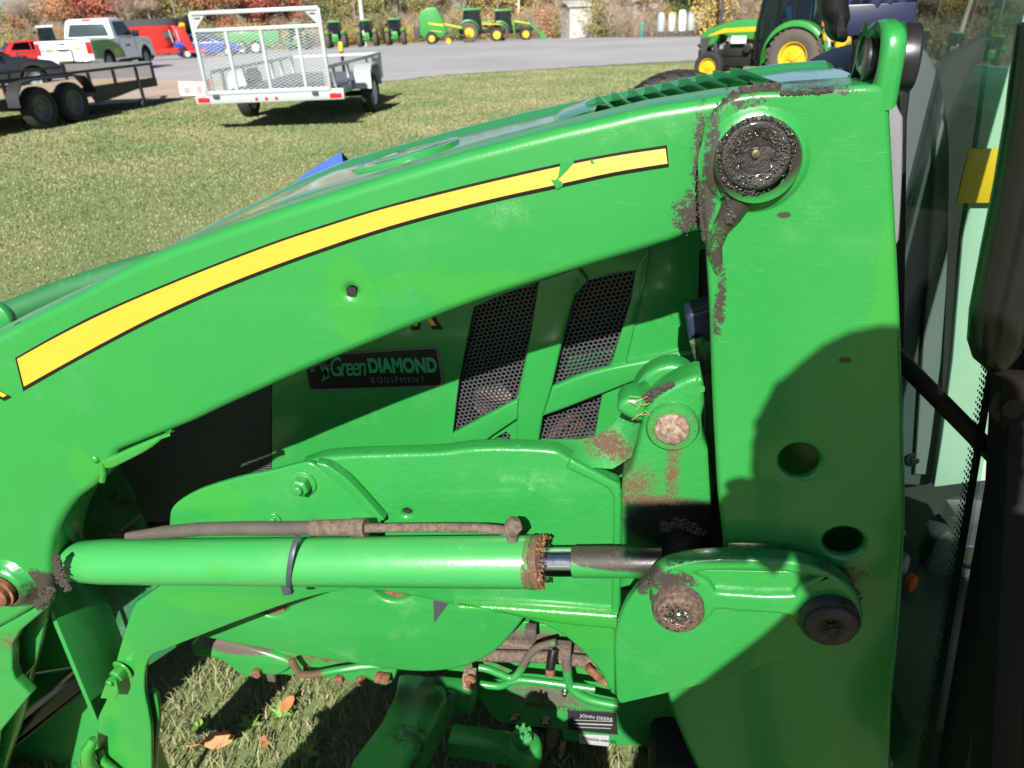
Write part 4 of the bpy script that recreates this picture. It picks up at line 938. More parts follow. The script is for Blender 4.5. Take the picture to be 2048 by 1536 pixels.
def greeble(name, path, y, wpx, nb, rs, mat, parent, ysq=.45, jit=.4):
    """a crumbly smear: many small irregular lumps scattered along a path in the picture"""
    mb = MB(); seg = []
    for i in range(len(path) - 1): seg.append(math.hypot(path[i + 1][0] - path[i][0], path[i + 1][1] - path[i][1]))
    tot = sum(seg)
    for k in range(nb):
        t_ = random.uniform(0, tot); i = 0
        while t_ > seg[i] and i < len(seg) - 1: t_ -= seg[i]; i += 1
        u = t_ / seg[i]; x = path[i][0] * (1 - u) + path[i + 1][0] * u; z = path[i][1] * (1 - u) + path[i + 1][1] * u
        w0 = path[i][2] * (1 - u) + path[i + 1][2] * u; g = random.gauss(0, .45)
        if abs(g) > 1.3: continue
        nx, nz = -(path[i + 1][1] - path[i][1]) / seg[i], (path[i + 1][0] - path[i][0]) / seg[i]
        r_ = random.uniform(*rs) * (1 if abs(g) < .7 else .6)
        mb.blob(Y(x + nx * g * w0, z + nz * g * w0, y), r_, (1, ysq, 1), jit=jit)
    o = mb.build(name, mat, parent, angle=60); tag(o, kind='stuff'); return o

# mast: outer plate, back flange, inner plate, lug
YP = .776
post_out = [(1450, 202), (1475, 190), (1520, 184), (1562, 182), (1640, 176), (1730, 170, 1), (1777, 170, 1), (1782, 260), (1788, 384), (1797, 560), (1803, 700), (1808, 860), (1811, 1000), (1807, 1120), (1798, 1260), (1786, 1400), (1780, 1560, 1), (1405, 1560, 1), (1372, 1490), (1348, 1430), (1320, 1340, 1), (1330, 1180, 1), (1448, 1140, 1), (1446, 1080), (1437, 1000), (1426, 800), (1419, 620), (1410, 480), (1402, 400), (1402, 310), (1412, 245)]
st_post = [(Y(1418, 380, YP), (.010, .1, .10), MUD, 140, .55), (Y(1470, 205, YP), (.040, .1, .010), MUD, 140, .40), (Y(1512, 316, YP), (.050, .1, .050), MUD, 90, .22), (Y(1568, 430, YP), (.008, .1, .004), MUD, 80, .7),
           (Y(1640, 182, YP), (.05, .2, .006), MUD, 120, .42), (Y(1790, 520, YP), (.018, .2, .20), FRESH, 9, .72), (Y(1500, 1130, YP), (.12, .1, .016), MUD, 70, .5), (Y(1440, 610, YP), (.008, .1, .05), MUD, 120, .5),
           (Y(1685, 1150, YP), (.04, .1, .02), OLDGREASE, 60, .5), (Y(1690, 720, YP), (.008, .1, .004), MUD, 70, .8)]
P_post = paint('mast_paint', stains=st_post, rough=.32, coat=.5, dust=.05, scuff=.6, peel=.09, fine=200)
h1, h2 = ellipse(1600, 923, 41, 33), ellipse(1688, 1085, 41, 28)
mast = plate('mast_plate', post_out, YP, .014, P_post, LD, bevel=.0065, holes=[h1, h2], seg=5)
plate('mast_inner_plate', post_out, YP + .112, .012, P_post, LD, bevel=.003)
fl = [(1752, 170, 1), (1777, 170, 1), (1782, 260), (1788, 384), (1797, 560), (1803, 700), (1808, 860), (1811, 1000), (1807, 1120), (1798, 1260), (1786, 1400), (1780, 1560, 1), (1755, 1560, 1), (1772, 1260), (1784, 1000), (1776, 700), (1760, 384)]
plate('mast_back_flange', fl, YP + .006, .112, P_post, LD, bevel=.004)
# top wrap of the mast (rolled bright edge)
mb = MB()
top = [(1478, 196), (1560, 186), (1640, 180), (1730, 174), (1765, 172)]
mb.loft([[Y(px, py, YP + .010) + Vector((0, .0 + dy, dz)) for (dy, dz) in ((0, 0), (.03, .001), (.09, .001), (.112, -.002))] for px, py in top]); mb.build('mast_top', P_post, LD)
# rounded boss raised round the upper pin, and the bent rib below it
mb = MB(); c = Y(1512, 322, YP)
mb.lathe(c + Vector((0, .002, 0)), (0, -1, 0), [(.055, 0), (.051, .0018), (.047, .0045), (.042, .0075), (.038, .008)], 56, caps=False); mb.build('pivot_boss_weld', P_post, LD, angle=60)
mb = MB(); mb.lathe(Y(1512, 318, YP), (0, -1, 0), [(.0405, .0), (.0405, .014), (.0385, .018), (.030, .0185)], 56, caps=False)
P_collar = paint('collar_paint', stains=[(Y(1495, 285, YP - .02), (.075, .1, .06), OLDGREASE, 80, 1.05)], rough=.25, coat=.7, dust=.03, peel=.12)
collar = mb.build('pivot_collar', P_collar, LD, angle=40)
pin = bpy.data.objects.new('pivot_pin', None)
mb = MB(); c = Y(1512, 312, YP - .0185); prof = [(.0325, 0), (.0315, .002), (.029, .0032), (.025, .0015), (.0185, .001), (.0160, -.001), (.0150, -.012), (.012, -.018), (.001, -.018)]
mb.lathe(c + Vector((0, 0, 0)), (0, -1, 0), prof, 48); pin = mb.build('pivot_pin', M['grease'], LD, angle=60)
mb = MB()
for k in range(760):
    a_ = random.uniform(0, 2 * math.pi); r_ = random.choice((random.uniform(.0175, .030), random.uniform(.0175, .030), random.uniform(.0325, .0365)))
    if r_ > .031 and math.sin(a_) < -.3 and math.cos(a_) > .2 and random.random() < .75: continue
    p = c + Vector((r_ * math.cos(a_), -.002 + random.uniform(-.001, .002), r_ * math.sin(a_))); mb.blob(p, random.uniform(.0004, .0012), (1.4, .5, 1.4), jit=.4)
o = mb.build('wet_grease', M['grease'], pin, angle=70); tag(o, kind='stuff')
mb = MB(); q = Y(1512, 308, YP - .022); mb.lathe(q + Vector((0, .018, 0)), (0, -1, 0), [(.0045, 0), (.0068, .002), (.0068, .006), (.0048, .009), (.0042, .012), (.0050, .015), (.0038, .018), (.0012, .0185)], 18); mb.build('grease_fitting', M['brass'], pin)
mb = MB(); mb.tube([Y(1478, 392, YP + .001), Y(1462, 425, YP + .002), Y(1440, 458, YP + .004), Y(1428, 492, YP + .004), Y(1434, 530, YP + .004), Y(1440, 580, YP + .007)], [.016, .013, .010, .009, .007, .003], 14)
mb.build('pivot_rib', paint('rib_dirty', stains=[(Y(1470, 415, YP), (.03, .1, .03), MUD, 90, .72), (Y(1435, 500, YP), (.02, .1, .05), MUD, 60, .5)], rough=.3, coat=.5), LD, angle=80)
greeble('dried_grease', [(1562, 178, 14), (1520, 180, 16), (1480, 190, 22), (1450, 215, 22), (1425, 250, 16), (1410, 300, 11), (1404, 360, 8), (1405, 420, 9), (1412, 480, 8)], YP + .004, 1, 2000, (.0006, .0020), M['dirt'], LD, .45)
greeble('dried_grease', [(1360, 455, 16), (1400, 430, 22)], YB, 1, 260, (.0004, .0013), M['dirt'], LD, .35)
greeble('dried_grease', [(1455, 385, 12), (1470, 420, 14), (1455, 445, 8)], YP - .011, 1, 160, (.0010, .0026), M['grease_dry'], LD, .5)
greeble('dried_grease', [(1560, 186, 5), (1640, 183, 4), (1665, 180, 3)], YP - .001, 1, 160, (.0006, .0016), M['dirt'], LD, .4)
# lug standing up at the mast head: a plate facing the front of the machine
def lug_px(xw):
    return [X(a_, b2, xw) for a_, b2 in ((1712, 175), (1708, 60), (1722, 46), (1738, 41), (1752, 47), (1762, 64), (1770, 180))]
lugw = Y(1745, 110, YP + .03).x
mb = MB()
o1 = [(YP + .004, 1.445), (YP + .004, 1.60), (YP + .012, 1.625), (YP + .03, 1.642), (YP + .06, 1.646), (YP + .085, 1.636), (YP + .102, 1.612), (YP + .108, 1.58), (YP + .108, 1.445)]
lug = plate('mast_lug', [], 0, .014, P_post, LD, raw=True) if False else None
def xplate(name, pts, x0, thick, mat, parent, bevel, holes):
    cu = bpy.data.curves.new('tmp', 'CURVE'); cu.dimensions = '2D'; cu.fill_mode = 'BOTH'
    for L in [pts] + holes:
        sp = cu.splines.new('POLY'); sp.points.add(len(L) - 1); sp.use_cyclic_u = True
        for i, p in enumerate(L): sp.points[i].co = (p[0], p[1], 0, 1)
    cu.extrude = thick / 2 - bevel; cu.bevel_depth = bevel; cu.bevel_resolution = 4; cu.offset = -bevel
    co = bpy.data.objects.new('tmp', cu); COL.objects.link(co); dg = bpy.context.evaluated_depsgraph_get(); me = bpy.data.meshes.new_from_object(co.evaluated_get(dg))
    bpy.data.objects.remove(co); og = org_of(parent)
    for v in me.vertices: v.co = (x0 + thick / 2 - v.co.z - og.x, v.co.x - og.y, v.co.y - og.z)
    me.materials.clear(); me.materials.append(mat); bm = bmesh.new(); bm.from_mesh(me); bmesh.ops.remove_doubles(bm, verts=bm.verts, dist=2e-5); bmesh.ops.recalc_face_normals(bm, faces=bm.faces)
    for f in bm.faces: f.smooth = abs(f.normal.x) < .9995
    bm.to_mesh(me); bm.free(); me.set_sharp_from_angle(angle=R(32)); me.name = name; return link(name, me, parent)
zl = Y(1745, 175, YP).z; zt = Y(1740, 42, YP).z; hh = zt - zl
xplate('mast_lug', crv([(YP, zl - .02, 1), (YP, zl + hh * .55), (YP + .008, zl + hh * .86), (YP + .032, zl + hh), (YP + .06, zl + hh * .96), (YP + .082, zl + hh * .82), (YP + .09, zl + hh * .55), (YP + .094, zl + .02), (YP + .112, zl - .006, 1), (YP + .112, zl - .02, 1)], 8), lugw, .022, P_post, LD, .0085,
       [[(YP + .032 + .017 * math.cos(a_), zl + hh * .42 + .022 * math.sin(a_)) for a_ in np.linspace(0, 2 * math.pi, 28)[:-1]], [(YP + .074 + .008 * math.cos(a_), zl + hh * .56 + .014 * math.sin(a_)) for a_ in np.linspace(0, 2 * math.pi, 20)[:-1]]])
mb = MB(); mb.lathe(Y(1778, 118, YP + .05), (1, -.12, 0), [(.001, -.001), (.029, 0), (.031, .002), (.031, .021), (.029, .023), (.001, .023)], 48); mb.lathe(Y(1774, 118, YP + .05), (1, -.12, 0), [(.02, -.02), (.02, 0)], 30)
mb.build('mast_head_washer', simple('worn_black_steel', (.05, .05, .055), .32, .7, var=.4, scale=60), LD, bevel=.001)

# pins and link at the foot of the mast
YK = .742
P_link = paint('link_paint', stains=[(Y(1345, 1158, YK), (.038, .1, .022), MUD, 90, .62), (Y(1285, 1185, YK), (.018, .1, .022), MUD, 90, .6), (Y(1655, 1240, YK), (.045, .1, .035), OLDGREASE, 60, .5), (Y(1358, 1215, YK), (.034, .1, .03), RUST, 80, .45)], rough=.33, coat=.5, dust=.06, scuff=.5, peel=.14, fine=150)
plate('gusset_plate', [(1310, 1150, 1), (1285, 1168), (1255, 1205), (1237, 1245), (1229, 1285), (1230, 1340), (1233, 1396), (1241, 1408), (1256, 1406), (1443, 1361), (1566, 1316), (1640, 1286), (1700, 1262, 1), (1700, 1180, 1), (1500, 1140, 1)], YK + .016, .018, P_link, LD, bevel=.004)
link_out = [(1300, 1185), (1302, 1160), (1325, 1138), (1362, 1126), (1402, 1120), (1450, 1118), (1550, 1121), (1620, 1131), (1680, 1158), (1712, 1185), (1727, 1225), (1722, 1262), (1690, 1287), (1652, 1292), (1617, 1280), (1597, 1256), (1585, 1236), (1545, 1229), (1480, 1226), (1436, 1222), (1418, 1240), (1385, 1262), (1345, 1262), (1314, 1240), (1301, 1212)]
link_pl = plate('link_arm', link_out, YK - .004, .026, P_link, LD, bevel=.006, holes=[crv([(1392, 1148), (1470, 1143), (1560, 1146), (1636, 1157, 1), (1605, 1172), (1588, 1192, 1), (1520, 1192), (1432, 1186, 1), (1418, 1166)], 6)])
plate('link_web', [(1380, 1140, 1), (1640, 1145, 1), (1600, 1200, 1), (1420, 1195, 1)], YK + .006, .006, P_link, LD, bevel=.001)
for nm, (cx_, cy_), r0, mt, y0 in (('lower_pin', (1356, 1212), .0285, None, YK - .006), ('lower_pin', (1658, 1234), .0305, M['grease_dry'], YK - .006)):
    c = Y(cx_, cy_, y0); mt = mt or rusty('rusty_pin', (.05, .034, .026), (.15, .10, .07), .6, 160)
    mb = MB(); mb.lathe(c, (0, -1, 0), [(r0 * 1.12, -.004), (r0 * 1.12, .010), (r0 * 1.04, .013), (r0 * 1.0, .0125), (r0 * .97, .017), (r0 * .9, .019), (r0 * .45, .0185), (r0 * .32, .015), (.001, .014)], 40, caps=False)
    pn = mb.build(nm, mt, LD, angle=50)
    mb = MB(); mb.lathe(c + Vector((0, -.014, 0)), (0, -1, 0), [(.0055, 0), (.0055, .004), (.0035, .006), (.0042, .009), (.001, .010)], 14); mb.build('grease_fitting', M['steel'] if cx_ < 1500 else M['grease_dry'], pn)
    mb = MB()
    for k in range(150):
        a_ = random.uniform(0, 6.283); q = random.uniform(.0, 1) ** .5 * r0 * (.4 if cx_ < 1500 and k % 2 else .85)
        mb.blob(c + Vector((q * math.cos(a_), -.0185, q * math.sin(a_))), random.uniform(.0006, .002), (1.3, .5, 1), jit=.4)
    o = mb.build('grease_crumbs', M['grease'] if cx_ < 1500 else M['grease_dry'], pn); tag(o, kind='stuff')
greeble('dried_grease', [(1300, 1170, 8), (1345, 1135, 12), (1420, 1126, 7)], YK - .002, 1, 240, (.0008, .0024), M['dirt'], LD, .4)
greeble('dried_grease', [(1500, 1128, 3), (1640, 1136, 5), (1700, 1160, 7), (1725, 1200, 5)], YK, 1, 160, (.0008, .0022), M['grease_dry'], LD, .4)

# hydraulic cylinder
a_, b2 = Y(150, 1123, .835), Y(1062, 1124, .800); ax = (b2 - a_).normalized(); L = (b2 - a_).length
P_cyl = paint('cylinder_paint', stains=[(Y(440, 1140, .79), (.04, .1, .018), FRESH, 30, .62), (Y(1060, 1120, .79), (.012, .1, .05), RUST, 60, .6)], col=(.042, .29, .070), rough=.34, coat=.4, dust=.10, scuff=.6)
mb = MB(); r1 = .0362
mb.lathe(a_, ax, [(.015, -.026), (.024, -.021), (.0310, .0), (.0340, .022), (r1, .06), (r1, L * .5), (r1, L - .002), (r1 * .98, L)], 48, caps=False); cyl = mb.build('cylinder_barrel', P_cyl, LD, angle=70)
mb = MB(); mb.lathe(b2 - ax * .002, ax, [(r1 * 1.0, 0), (r1 * 1.03, .001), (r1 * 1.03, .006), (r1 * .99, .0065), (r1 * .99, .009), (r1 * 1.02, .0095), (r1 * 1.0, .016), (r1 * .80, .019), (.021, .0195)], 48, caps=False)
mb.build('gland_ring', paint('gland_paint', stains=[(Y(1075, 1120, .79), (.02, .1, .05), RUST, 90, .62)], rough=.5, coat=.2, dust=.5), LD, angle=40)
mb = MB()
for k in range(260):
    t_ = random.uniform(0, 6.283); q = b2 + ax * random.uniform(.010, .021); u = Vector((0, 0, 1)); v = ax.cross(u)
    mb.blob(q + (u * math.cos(t_) + v * math.sin(t_)) * r1 * random.uniform(.88, 1.02), random.uniform(.0008, .0026), jit=.4)
o = mb.build('rust_flakes', M['rust'], LD); tag(o, kind='stuff')
mb = MB(); mb.cyl(b2, b2 + ax * .10, .0198, n=36); mb.build('cylinder_rod', M['chrome'], LD)
P_rod = paint('rod_end_paint', stains=[(b2 + ax * .10 + Vector((0, 0, .014)), (.09, .05, .014), MUD, 90, .70), (b2 + ax * .22, (.10, .06, .05), OLDGREASE, 60, 1.0)], rough=.5, coat=.1, dust=.3)
mb = MB(); s0 = b2 + ax * .058; mb.lathe(s0, ax, [(.0200, 0), (.0210, .001), (.0210, .12)], 36); mb.build('rod_sleeve', P_rod, LD)
c = Y(1368, 1112, .84); mb = MB(); mb.lathe(c + Vector((0, .03, 0)), (0, -1, 0), [(.030, 0), (.033, .003), (.033, .10), (.030, .102)], 36); mb.build('rod_eye', M['grease_dry'], LD, angle=50)
greeble('dried_grease', [(1315, 1060, 16), (1360, 1045, 14), (1410, 1070, 14)], .80, 1, 160, (.001, .003), M['grease_dry'], LD, .6)
greeble('dried_grease', [(112, 1110, 8), (118, 1150, 10), (138, 1180, 9)], .790, 1, 260, (.0015, .0045), M['dirt'], LD, .8)
# hose, crimp, steel tube and elbow on top of the barrel
mb = MB(); hp = [Y(255, 1072, .84), Y(330, 1064, .83), Y(400, 1058, .825), Y(470, 1057, .82), Y(560, 1057, .815), Y(630, 1056, .812)]; mb.tube(hp, [.006, .010, .0105, .0105, .0105, .0105], 16); mb.build('hydraulic_hose', M['hose'], LD, angle=70)
mb = MB(); h0, h1_, h2_ = Y(622, 1056, .812), Y(704, 1055, .808), Y(732, 1055, .807); mb.lathe(h0, h1_ - h0, [(.0112, 0), (.0118, .003), (.0118, (h1_ - h0).length)], 24); mb.lathe(h1_, h2_ - h1_, [(.0130, 0), (.0135, .001), (.0135, (h2_ - h1_).length)], 24); mb.build('hose_crimp', M['hose_dirty'], LD, angle=40)
mb = MB(); tp = [Y(730, 1056, .807), Y(860, 1055, .804), Y(960, 1056, .802), Y(1000, 1060, .801), Y(1025, 1066, .801)]; mb.tube(tp, .0066, 14); mb.build('steel_tube', M['hose_dirty'], LD, angle=70)
mb = MB(); q = Y(1024, 1058, .800); mb.blob(q, .0125, (1.05, 1, 1.0), jit=.10); mb.hexnut(q + Vector((.0, .008, .004)), (.35, -1, .25), .0115, .018); mb.cyl(q - Vector((0, 0, .018)), q, .008, n=12); mb.build('elbow_fitting', M['hose_dirty'], LD, bevel=.0012)
# cable tie
mb = MB(); cen = a_ + ax * ((Y(600, 1120, .82).x - a_.x) / ax.x); u = Vector((0, 0, 1)); v = Vector((0, -1, 0)); rr_ = []
for k in range(28):
    t_ = R(-115) + R(250) * k / 27; rad = .0370 + (.016 * max(0, math.cos(t_ * .9)) ** 2.5); lean = .016 * max(0, math.sin(t_ / 2 + .5)) * 0
    p = cen + (u * math.cos(t_) + v * math.sin(t_)) * rad + Vector((.010 * math.cos(t_), 0, 0)); rr_.append([p + Vector((dx, 0, 0)) + (u * math.cos(t_) + v * math.sin(t_)) * dr for dx, dr in ((-.0042, 0), (-.0042, .0014), (.0042, .0014), (.0042, 0))])
mb.loft(rr_, closed=True, caps=True, smooth=False); q = cen + Vector((-.012, -.027, -.031)); mb.box(q, (.0145, .008, .014), Matrix.Rotation(-.15, 3, 'Y')); mb.box(q + Vector((.0, -.0045, -.001)), (.009, .003, .004))
mb.build('cable_tie', M['tie'], LD, bevel=.0006)

# mounting frame behind the cylinder
YF = .868
st_f = [(Y(1225, 900, YF), (.03, .2, .04), MUD, 60, .45), (Y(1080, 960, YF), (.09, .2, .03), DUST, 35, .45), (Y(700, 980, YF), (.05, .2, .05), FRESH, 20, .45), (Y(1170, 1250, YF), (.08, .2, .06), FRESH, 16, .62)]
P_frame = paint('frame_paint', stains=st_f, rough=.36, coat=.45, dust=.08, scuff=.4, peel=.22, fine=170)
fr_out = [(600, 930, 1), (642, 917), (700, 912), (800, 909), (880, 906), (950, 898), (1050, 898), (1110, 903), (1135, 916, 1), (1160, 932), (1215, 962), (1238, 974), (1243, 1000), (1240, 1230), (1232, 1262, 1), (1231, 1392, 1), (1222, 1388), (1199, 1345), (1173, 1314), (1140, 1283), (1110, 1262), (1059, 1242), (996, 1228), (907, 1211), (800, 1190), (690, 1176, 1), (560, 1140, 1)]
frm = plate('side_frame', fr_out, YF, .030, P_frame, LD, bevel=.006, holes=[ellipse(814, 1026, 9, 7, 14)], seg=4)
mb = MB(); mb.box(Y(814, 1026, YF + .008), (.014, .002, .014)); mb.build('hole_backing', M['dark'], LD)
# raised lower body with rolled edge (box section before the gusset)
plate('frame_box', [(905, 1212, 1), (1000, 1215), (1235, 1232, 1), (1240, 1262, 1), (1130, 1252), (1060, 1240), (996, 1227)], YF - .014, .02, P_weld, LD, bevel=.007)
plate('frame_box', [(1140, 918, 1), (1240, 972, 1), (1243, 985, 1), (1241, 1262, 1), (1222, 1262, 1), (1226, 1000), (1212, 978), (1132, 938, 1)], YF - .008, .012, P_frame, LD, bevel=.005)
# saddle sweeping up to the pedestal
mb = MB(); rows = []
sd = [((880, 888), (880, 908)), ((980, 884), (960, 899)), ((1080, 882), (1050, 899)), ((1150, 880), (1110, 904)), ((1190, 872), (1140, 918)), ((1225, 852), (1180, 935)), ((1240, 832), (1225, 938)), ((1262, 800), (1262, 915)), ((1290, 775), (1280, 860))]
for (t0, t1) in sd: 
    A_, B_ = Y(t0[0], t0[1], YF + .05), Y(t1[0], t1[1], YF + .004); rows.append([A_, A_.lerp(B_, .33) - Vector((0, 0, .006)), A_.lerp(B_, .66) - Vector((0, 0, .005)), B_])
mb.loft(rows); mb.build('frame_saddle', paint('saddle_paint', stains=[(Y(1235, 870, YF + .05), (.035, .2, .06), DUST, 120, .55), (Y(1215, 912, YF), (.050, .2, .020), RUST, 150, .50)], rough=.5, coat=.2, dust=.3, scuff=1.0), LD, angle=70)
# pedestal with its round boss
YD = .852
P_ped = paint('pedestal_paint', stains=[(Y(1270, 970, YD), (.045, .2, .05), RUST, 260, .36), (Y(1345, 940, YD), (.014, .2, .09), RUST, 260, .38), (Y(1345, 850, YD), (.046, .2, .045), RUST, 220, .30), (Y(1370, 1050, YD), (.10, .2, .05), OLDGREASE, 60, .85), (Y(1290, 1000, YD), (.08, .2, .016), RUST, 200, .42)], rough=.4, coat=.35, dust=.08, peel=.2, fine=180)
plate('pedestal', [(1243, 985, 1), (1246, 962), (1262, 938), (1272, 905), (1282, 862), (1290, 826), (1312, 795), (1345, 772), (1380, 756), (1403, 752, 1), (1408, 770), (1409, 812), (1404, 840), (1408, 880), (1420, 905, 1), (1424, 1000), (1432, 1140, 1), (1240, 1180, 1)], YD, .05, P_ped, LD, bevel=.008, holes=[ellipse(1404, 778, 6, 5, 12)], seg=4)
plate('pedestal_rear', [(1262, 800, 1), (1270, 775), (1290, 750), (1320, 734), (1350, 730), (1378, 740), (1395, 760), (1412, 800, 1), (1412, 900, 1), (1280, 900, 1)], YD + .06, .04, P_ped, LD, bevel=.008, seg=4)
plate('pedestal_hook', [(1234, 822), (1238, 808), (1252, 799), (1275, 798), (1290, 790, 1), (1300, 800, 1), (1285, 846, 1), (1268, 843), (1246, 832)], YD + .006, .05, P_ped, LD, bevel=.008)
mb = MB(); c = Y(1345, 850, YD); mb.lathe(c, (0, -1, 0), [(.0335, 0), (.0335, .006), (.031, .010), (.021, .0105)], 48, caps=False); mb.build('pedestal_boss', P_ped, LD, angle=40)
mb = MB(); mb.lathe(c + Vector((-.001, -.0095, 0)), (0, -1, 0), [(.0215, 0), (.0215, .003), (.0195, .005), (.001, .0055)], 40, caps=False); mb.build('pedestal_pin', M['rust_pale'], LD, angle=50)
greeble('mud_clump', [(1292, 800, 12), (1306, 788, 10), (1345, 768, 4)], YD + .002, 1, 90, (.001, .004), M['dirt'], LD, .8)
mb = MB(); 
for k in range(10): p = Y(random.uniform(1270, 1310), random.uniform(790, 830), YD - .004); mb.tube([p, p + Vector((random.uniform(-.015, .015), -.002, random.uniform(-.02, .01)))], .0004, 4)
o = mb.build('dry_stalks', M['leaf_dry'], LD); tag(o, kind='stuff')

# front bracket: upper wing behind the barrel and the leg below it
YR = .852
P_br = paint('bracket_paint', stains=[(Y(420, 1000, YR), (.09, .2, .035), FRESH, 12, .62), (Y(500, 1215, YR), (.16, .2, .030), FRESH, 10, .85), (Y(240, 1320, YR), (.06, .2, .07), FRESH, 12, .72), (Y(250, 1500, YR), (.06, .2, .06), FRESH, 10, .6), (Y(210, 1400, YR), (.03, .2, .1), FRESH, 12, .6)], rough=.33, coat=.5, dust=.05, scuff=.4, peel=.10)
br_out = [(338, 1050, 1), (342, 1020), (362, 1000), (400, 980), (470, 958), (540, 943), (590, 930), (618, 926), (640, 938), (700, 985), (762, 1038, 1), (740, 1165, 1), (690, 1178, 1), (600, 1200), (500, 1234), (400, 1272), (330, 1300), (303, 1312), (291, 1338), (289, 1380), (296, 1420), (302, 1460), (303, 1570, 1), (190, 1570, 1), (196, 1520), (199, 1480), (195, 1440), (212, 1400), (226, 1345), (244, 1280), (262, 1225), (272, 1205, 1), (330, 1165, 1), (345, 1110, 1)]
brk = plate('front_bracket', br_out, YR, .010, P_br, LD, bevel=.003)
plate('bracket_edge', [(632, 926, 1), (655, 932), (700, 965), (768, 1040, 1), (756, 1046, 1), (700, 990), (640, 940)], YR - .002, .016, P_br, LD, bevel=.002)
plate('bracket_leg_rear', [(306, 1385, 1), (314, 1400), (318, 1440), (314, 1480), (308, 1570, 1), (298, 1570, 1), (298, 1385, 1)], YR + .02, .012, P_br, LD, bevel=.004)
bolt(Y(606, 966, YR), (0, -1, 0), .0148, .015, P_br, LD, washer=.021, stud=.007)
bolt(Y(546, 1040, YR), (0, -1, 0), .008, .004, P_br, LD, washer=.014)
bt = bolt(Y(246, 1338, YR), (-.25, -1, -.12), .0145, .016, P_weld, LD, washer=.021, stud=.016)
plate('twisted_tab', [(215, 1358, 1), (232, 1366), (236, 1385), (230, 1399, 1), (200, 1397, 1), (208, 1375)], YR - .028, .006, P_weld, LD, bevel=.0015)
mb = MB(); mb.tube([Y(188, 1478, .83), Y(176, 1500, .82), Y(176, 1520, .82), Y(190, 1545, .83), Y(230, 1575, .84)], [.008, .012, .013, .013, .013], 14); mb.tube([Y(198, 1500, .845), Y(205, 1520, .84), Y(240, 1550, .84)], .008, 10); mb.build('bracket_hook', P_weld, LD, angle=70)
mb = MB(); mb.box(Y(193, 1352, .95), (.045, .01, .012)); mb.build('bracket_spacer', M['charcoal'], LD, bevel=.002)
xw = Y(168, 1360, .87).x; zt_, zb_ = Y(168, 1190, .87).z, Y(168, 1700, .87).z
mb = MB(); zm_ = Y(168, 1400, .87).z
mb = MB(); mb.prism([(xw, .864, zt_ - .03), (xw, .985, zt_ + .03), (xw, .985, zb_), (xw, .864, zb_)], (-.010, 0, 0)); mb.build('bracket_side_web', paint('web_paint', rough=.5, dust=.1), LD, bevel=.002)

# boom foot at the left edge: pin boss, cross plate and strut
P_foot = paint('foot_paint', stains=[(Y(60, 1190, YB), (.05, .1, .04), MUD, 50, .55), (Y(20, 1290, YB), (.05, .1, .03), RUST, 90, .3)], rough=.25, coat=.8, dust=.05, peel=.2)
c = Y(18, 1166, YB); mb = MB(); mb.lathe(c + Vector((0, .002, 0)), (0, -1, 0), [(.052, 0), (.045, .006), (.040, .012), (.038, .016), (.033, .0185), (.029, .018)], 44, caps=False); mb.build('foot_boss', P_foot, LD, angle=60)
mb = MB(); mb.lathe(c + Vector((-.003, -.014, -.002)), (0, -1, 0), [(.027, 0), (.027, .008), (.0215, .0085), (.0215, .016), (.019, .018), (.001, .0185)], 40, caps=False); pn = mb.build('foot_pin', M['rust'], LD, angle=50)
greeble('dried_mud', [(105, 1175, 10), (90, 1195, 14), (70, 1215, 10)], YB - .002, 1, 260, (.001, .0035), M['dirt'], LD, .6)
plate('foot_plate', [(-330, 1400, 1), (-60, 1288, 1), (60, 1222, 1), (100, 1196, 1), (96, 1215), (40, 1262, 1), (24, 1290, 1), (24, 1340), (30, 1360), (60, 1390, 1), (-30, 1500, 1), (-60, 1750, 1), (-330, 1750, 1)], YB + .006, .02, P_foot, LD, bevel=.004, curved=False)
plate('foot_strut', [(-60, 1300, 1), (15, 1290, 1), (0, 1400, 1), (-20, 1560, 1), (-60, 1560, 1)], YB + .03, .02, P_foot, LD, bevel=.004, curved=False)
plate('foot_web', [(30, 1270, 1), (98, 1205, 1), (82, 1280, 1), (70, 1330, 1), (40, 1365, 1), (28, 1330, 1)], YB + .05, .012, P_foot, LD, bevel=.003, curved=False)
plate('foot_channel', [(10, 1345, 1), (68, 1320, 1), (40, 1440, 1), (0, 1560, 1), (-40, 1560, 1)], YB + .07, .02, P_foot, LD, bevel=.004, curved=False)
plate('rear_cross_plate', [(80, 1230, 1), (195, 1185, 1), (190, 1300, 1), (165, 1330, 1), (75, 1345, 1), (60, 1345, 1)], 1.0, .01, P_br, LD, bevel=.002, curved=False)
pw = [(128, 1212, 1), (148, 1216), (172, 1232, 1), (180, 1250), (152, 1258, 1), (142, 1250), (128, 1252, 1), (116, 1240, 1), (110, 1245)]
plate('peeling_label', pw, .995, .001, simple('torn_label', (.45, .44, .42), .7), LD, bevel=.0002, curved=False)
mb = MB(); mb.bar(Y(-10, 1490, .93), Y(175, 1345, .99), .05, .030); mb.bar(Y(-10, 1512, .925), Y(175, 1367, .985), .05, .008); mb.build('front_guard_bar', M['black_gloss'], LD, bevel=.004)
plate('front_guard_plate', [(60, 1350, 1), (195, 1330, 1), (196, 1560, 1), (-60, 1560, 1), (-60, 1480, 1)], 1.02, .01, paint('guard_paint', rough=.5, dust=.2), LD, bevel=.002, curved=False)
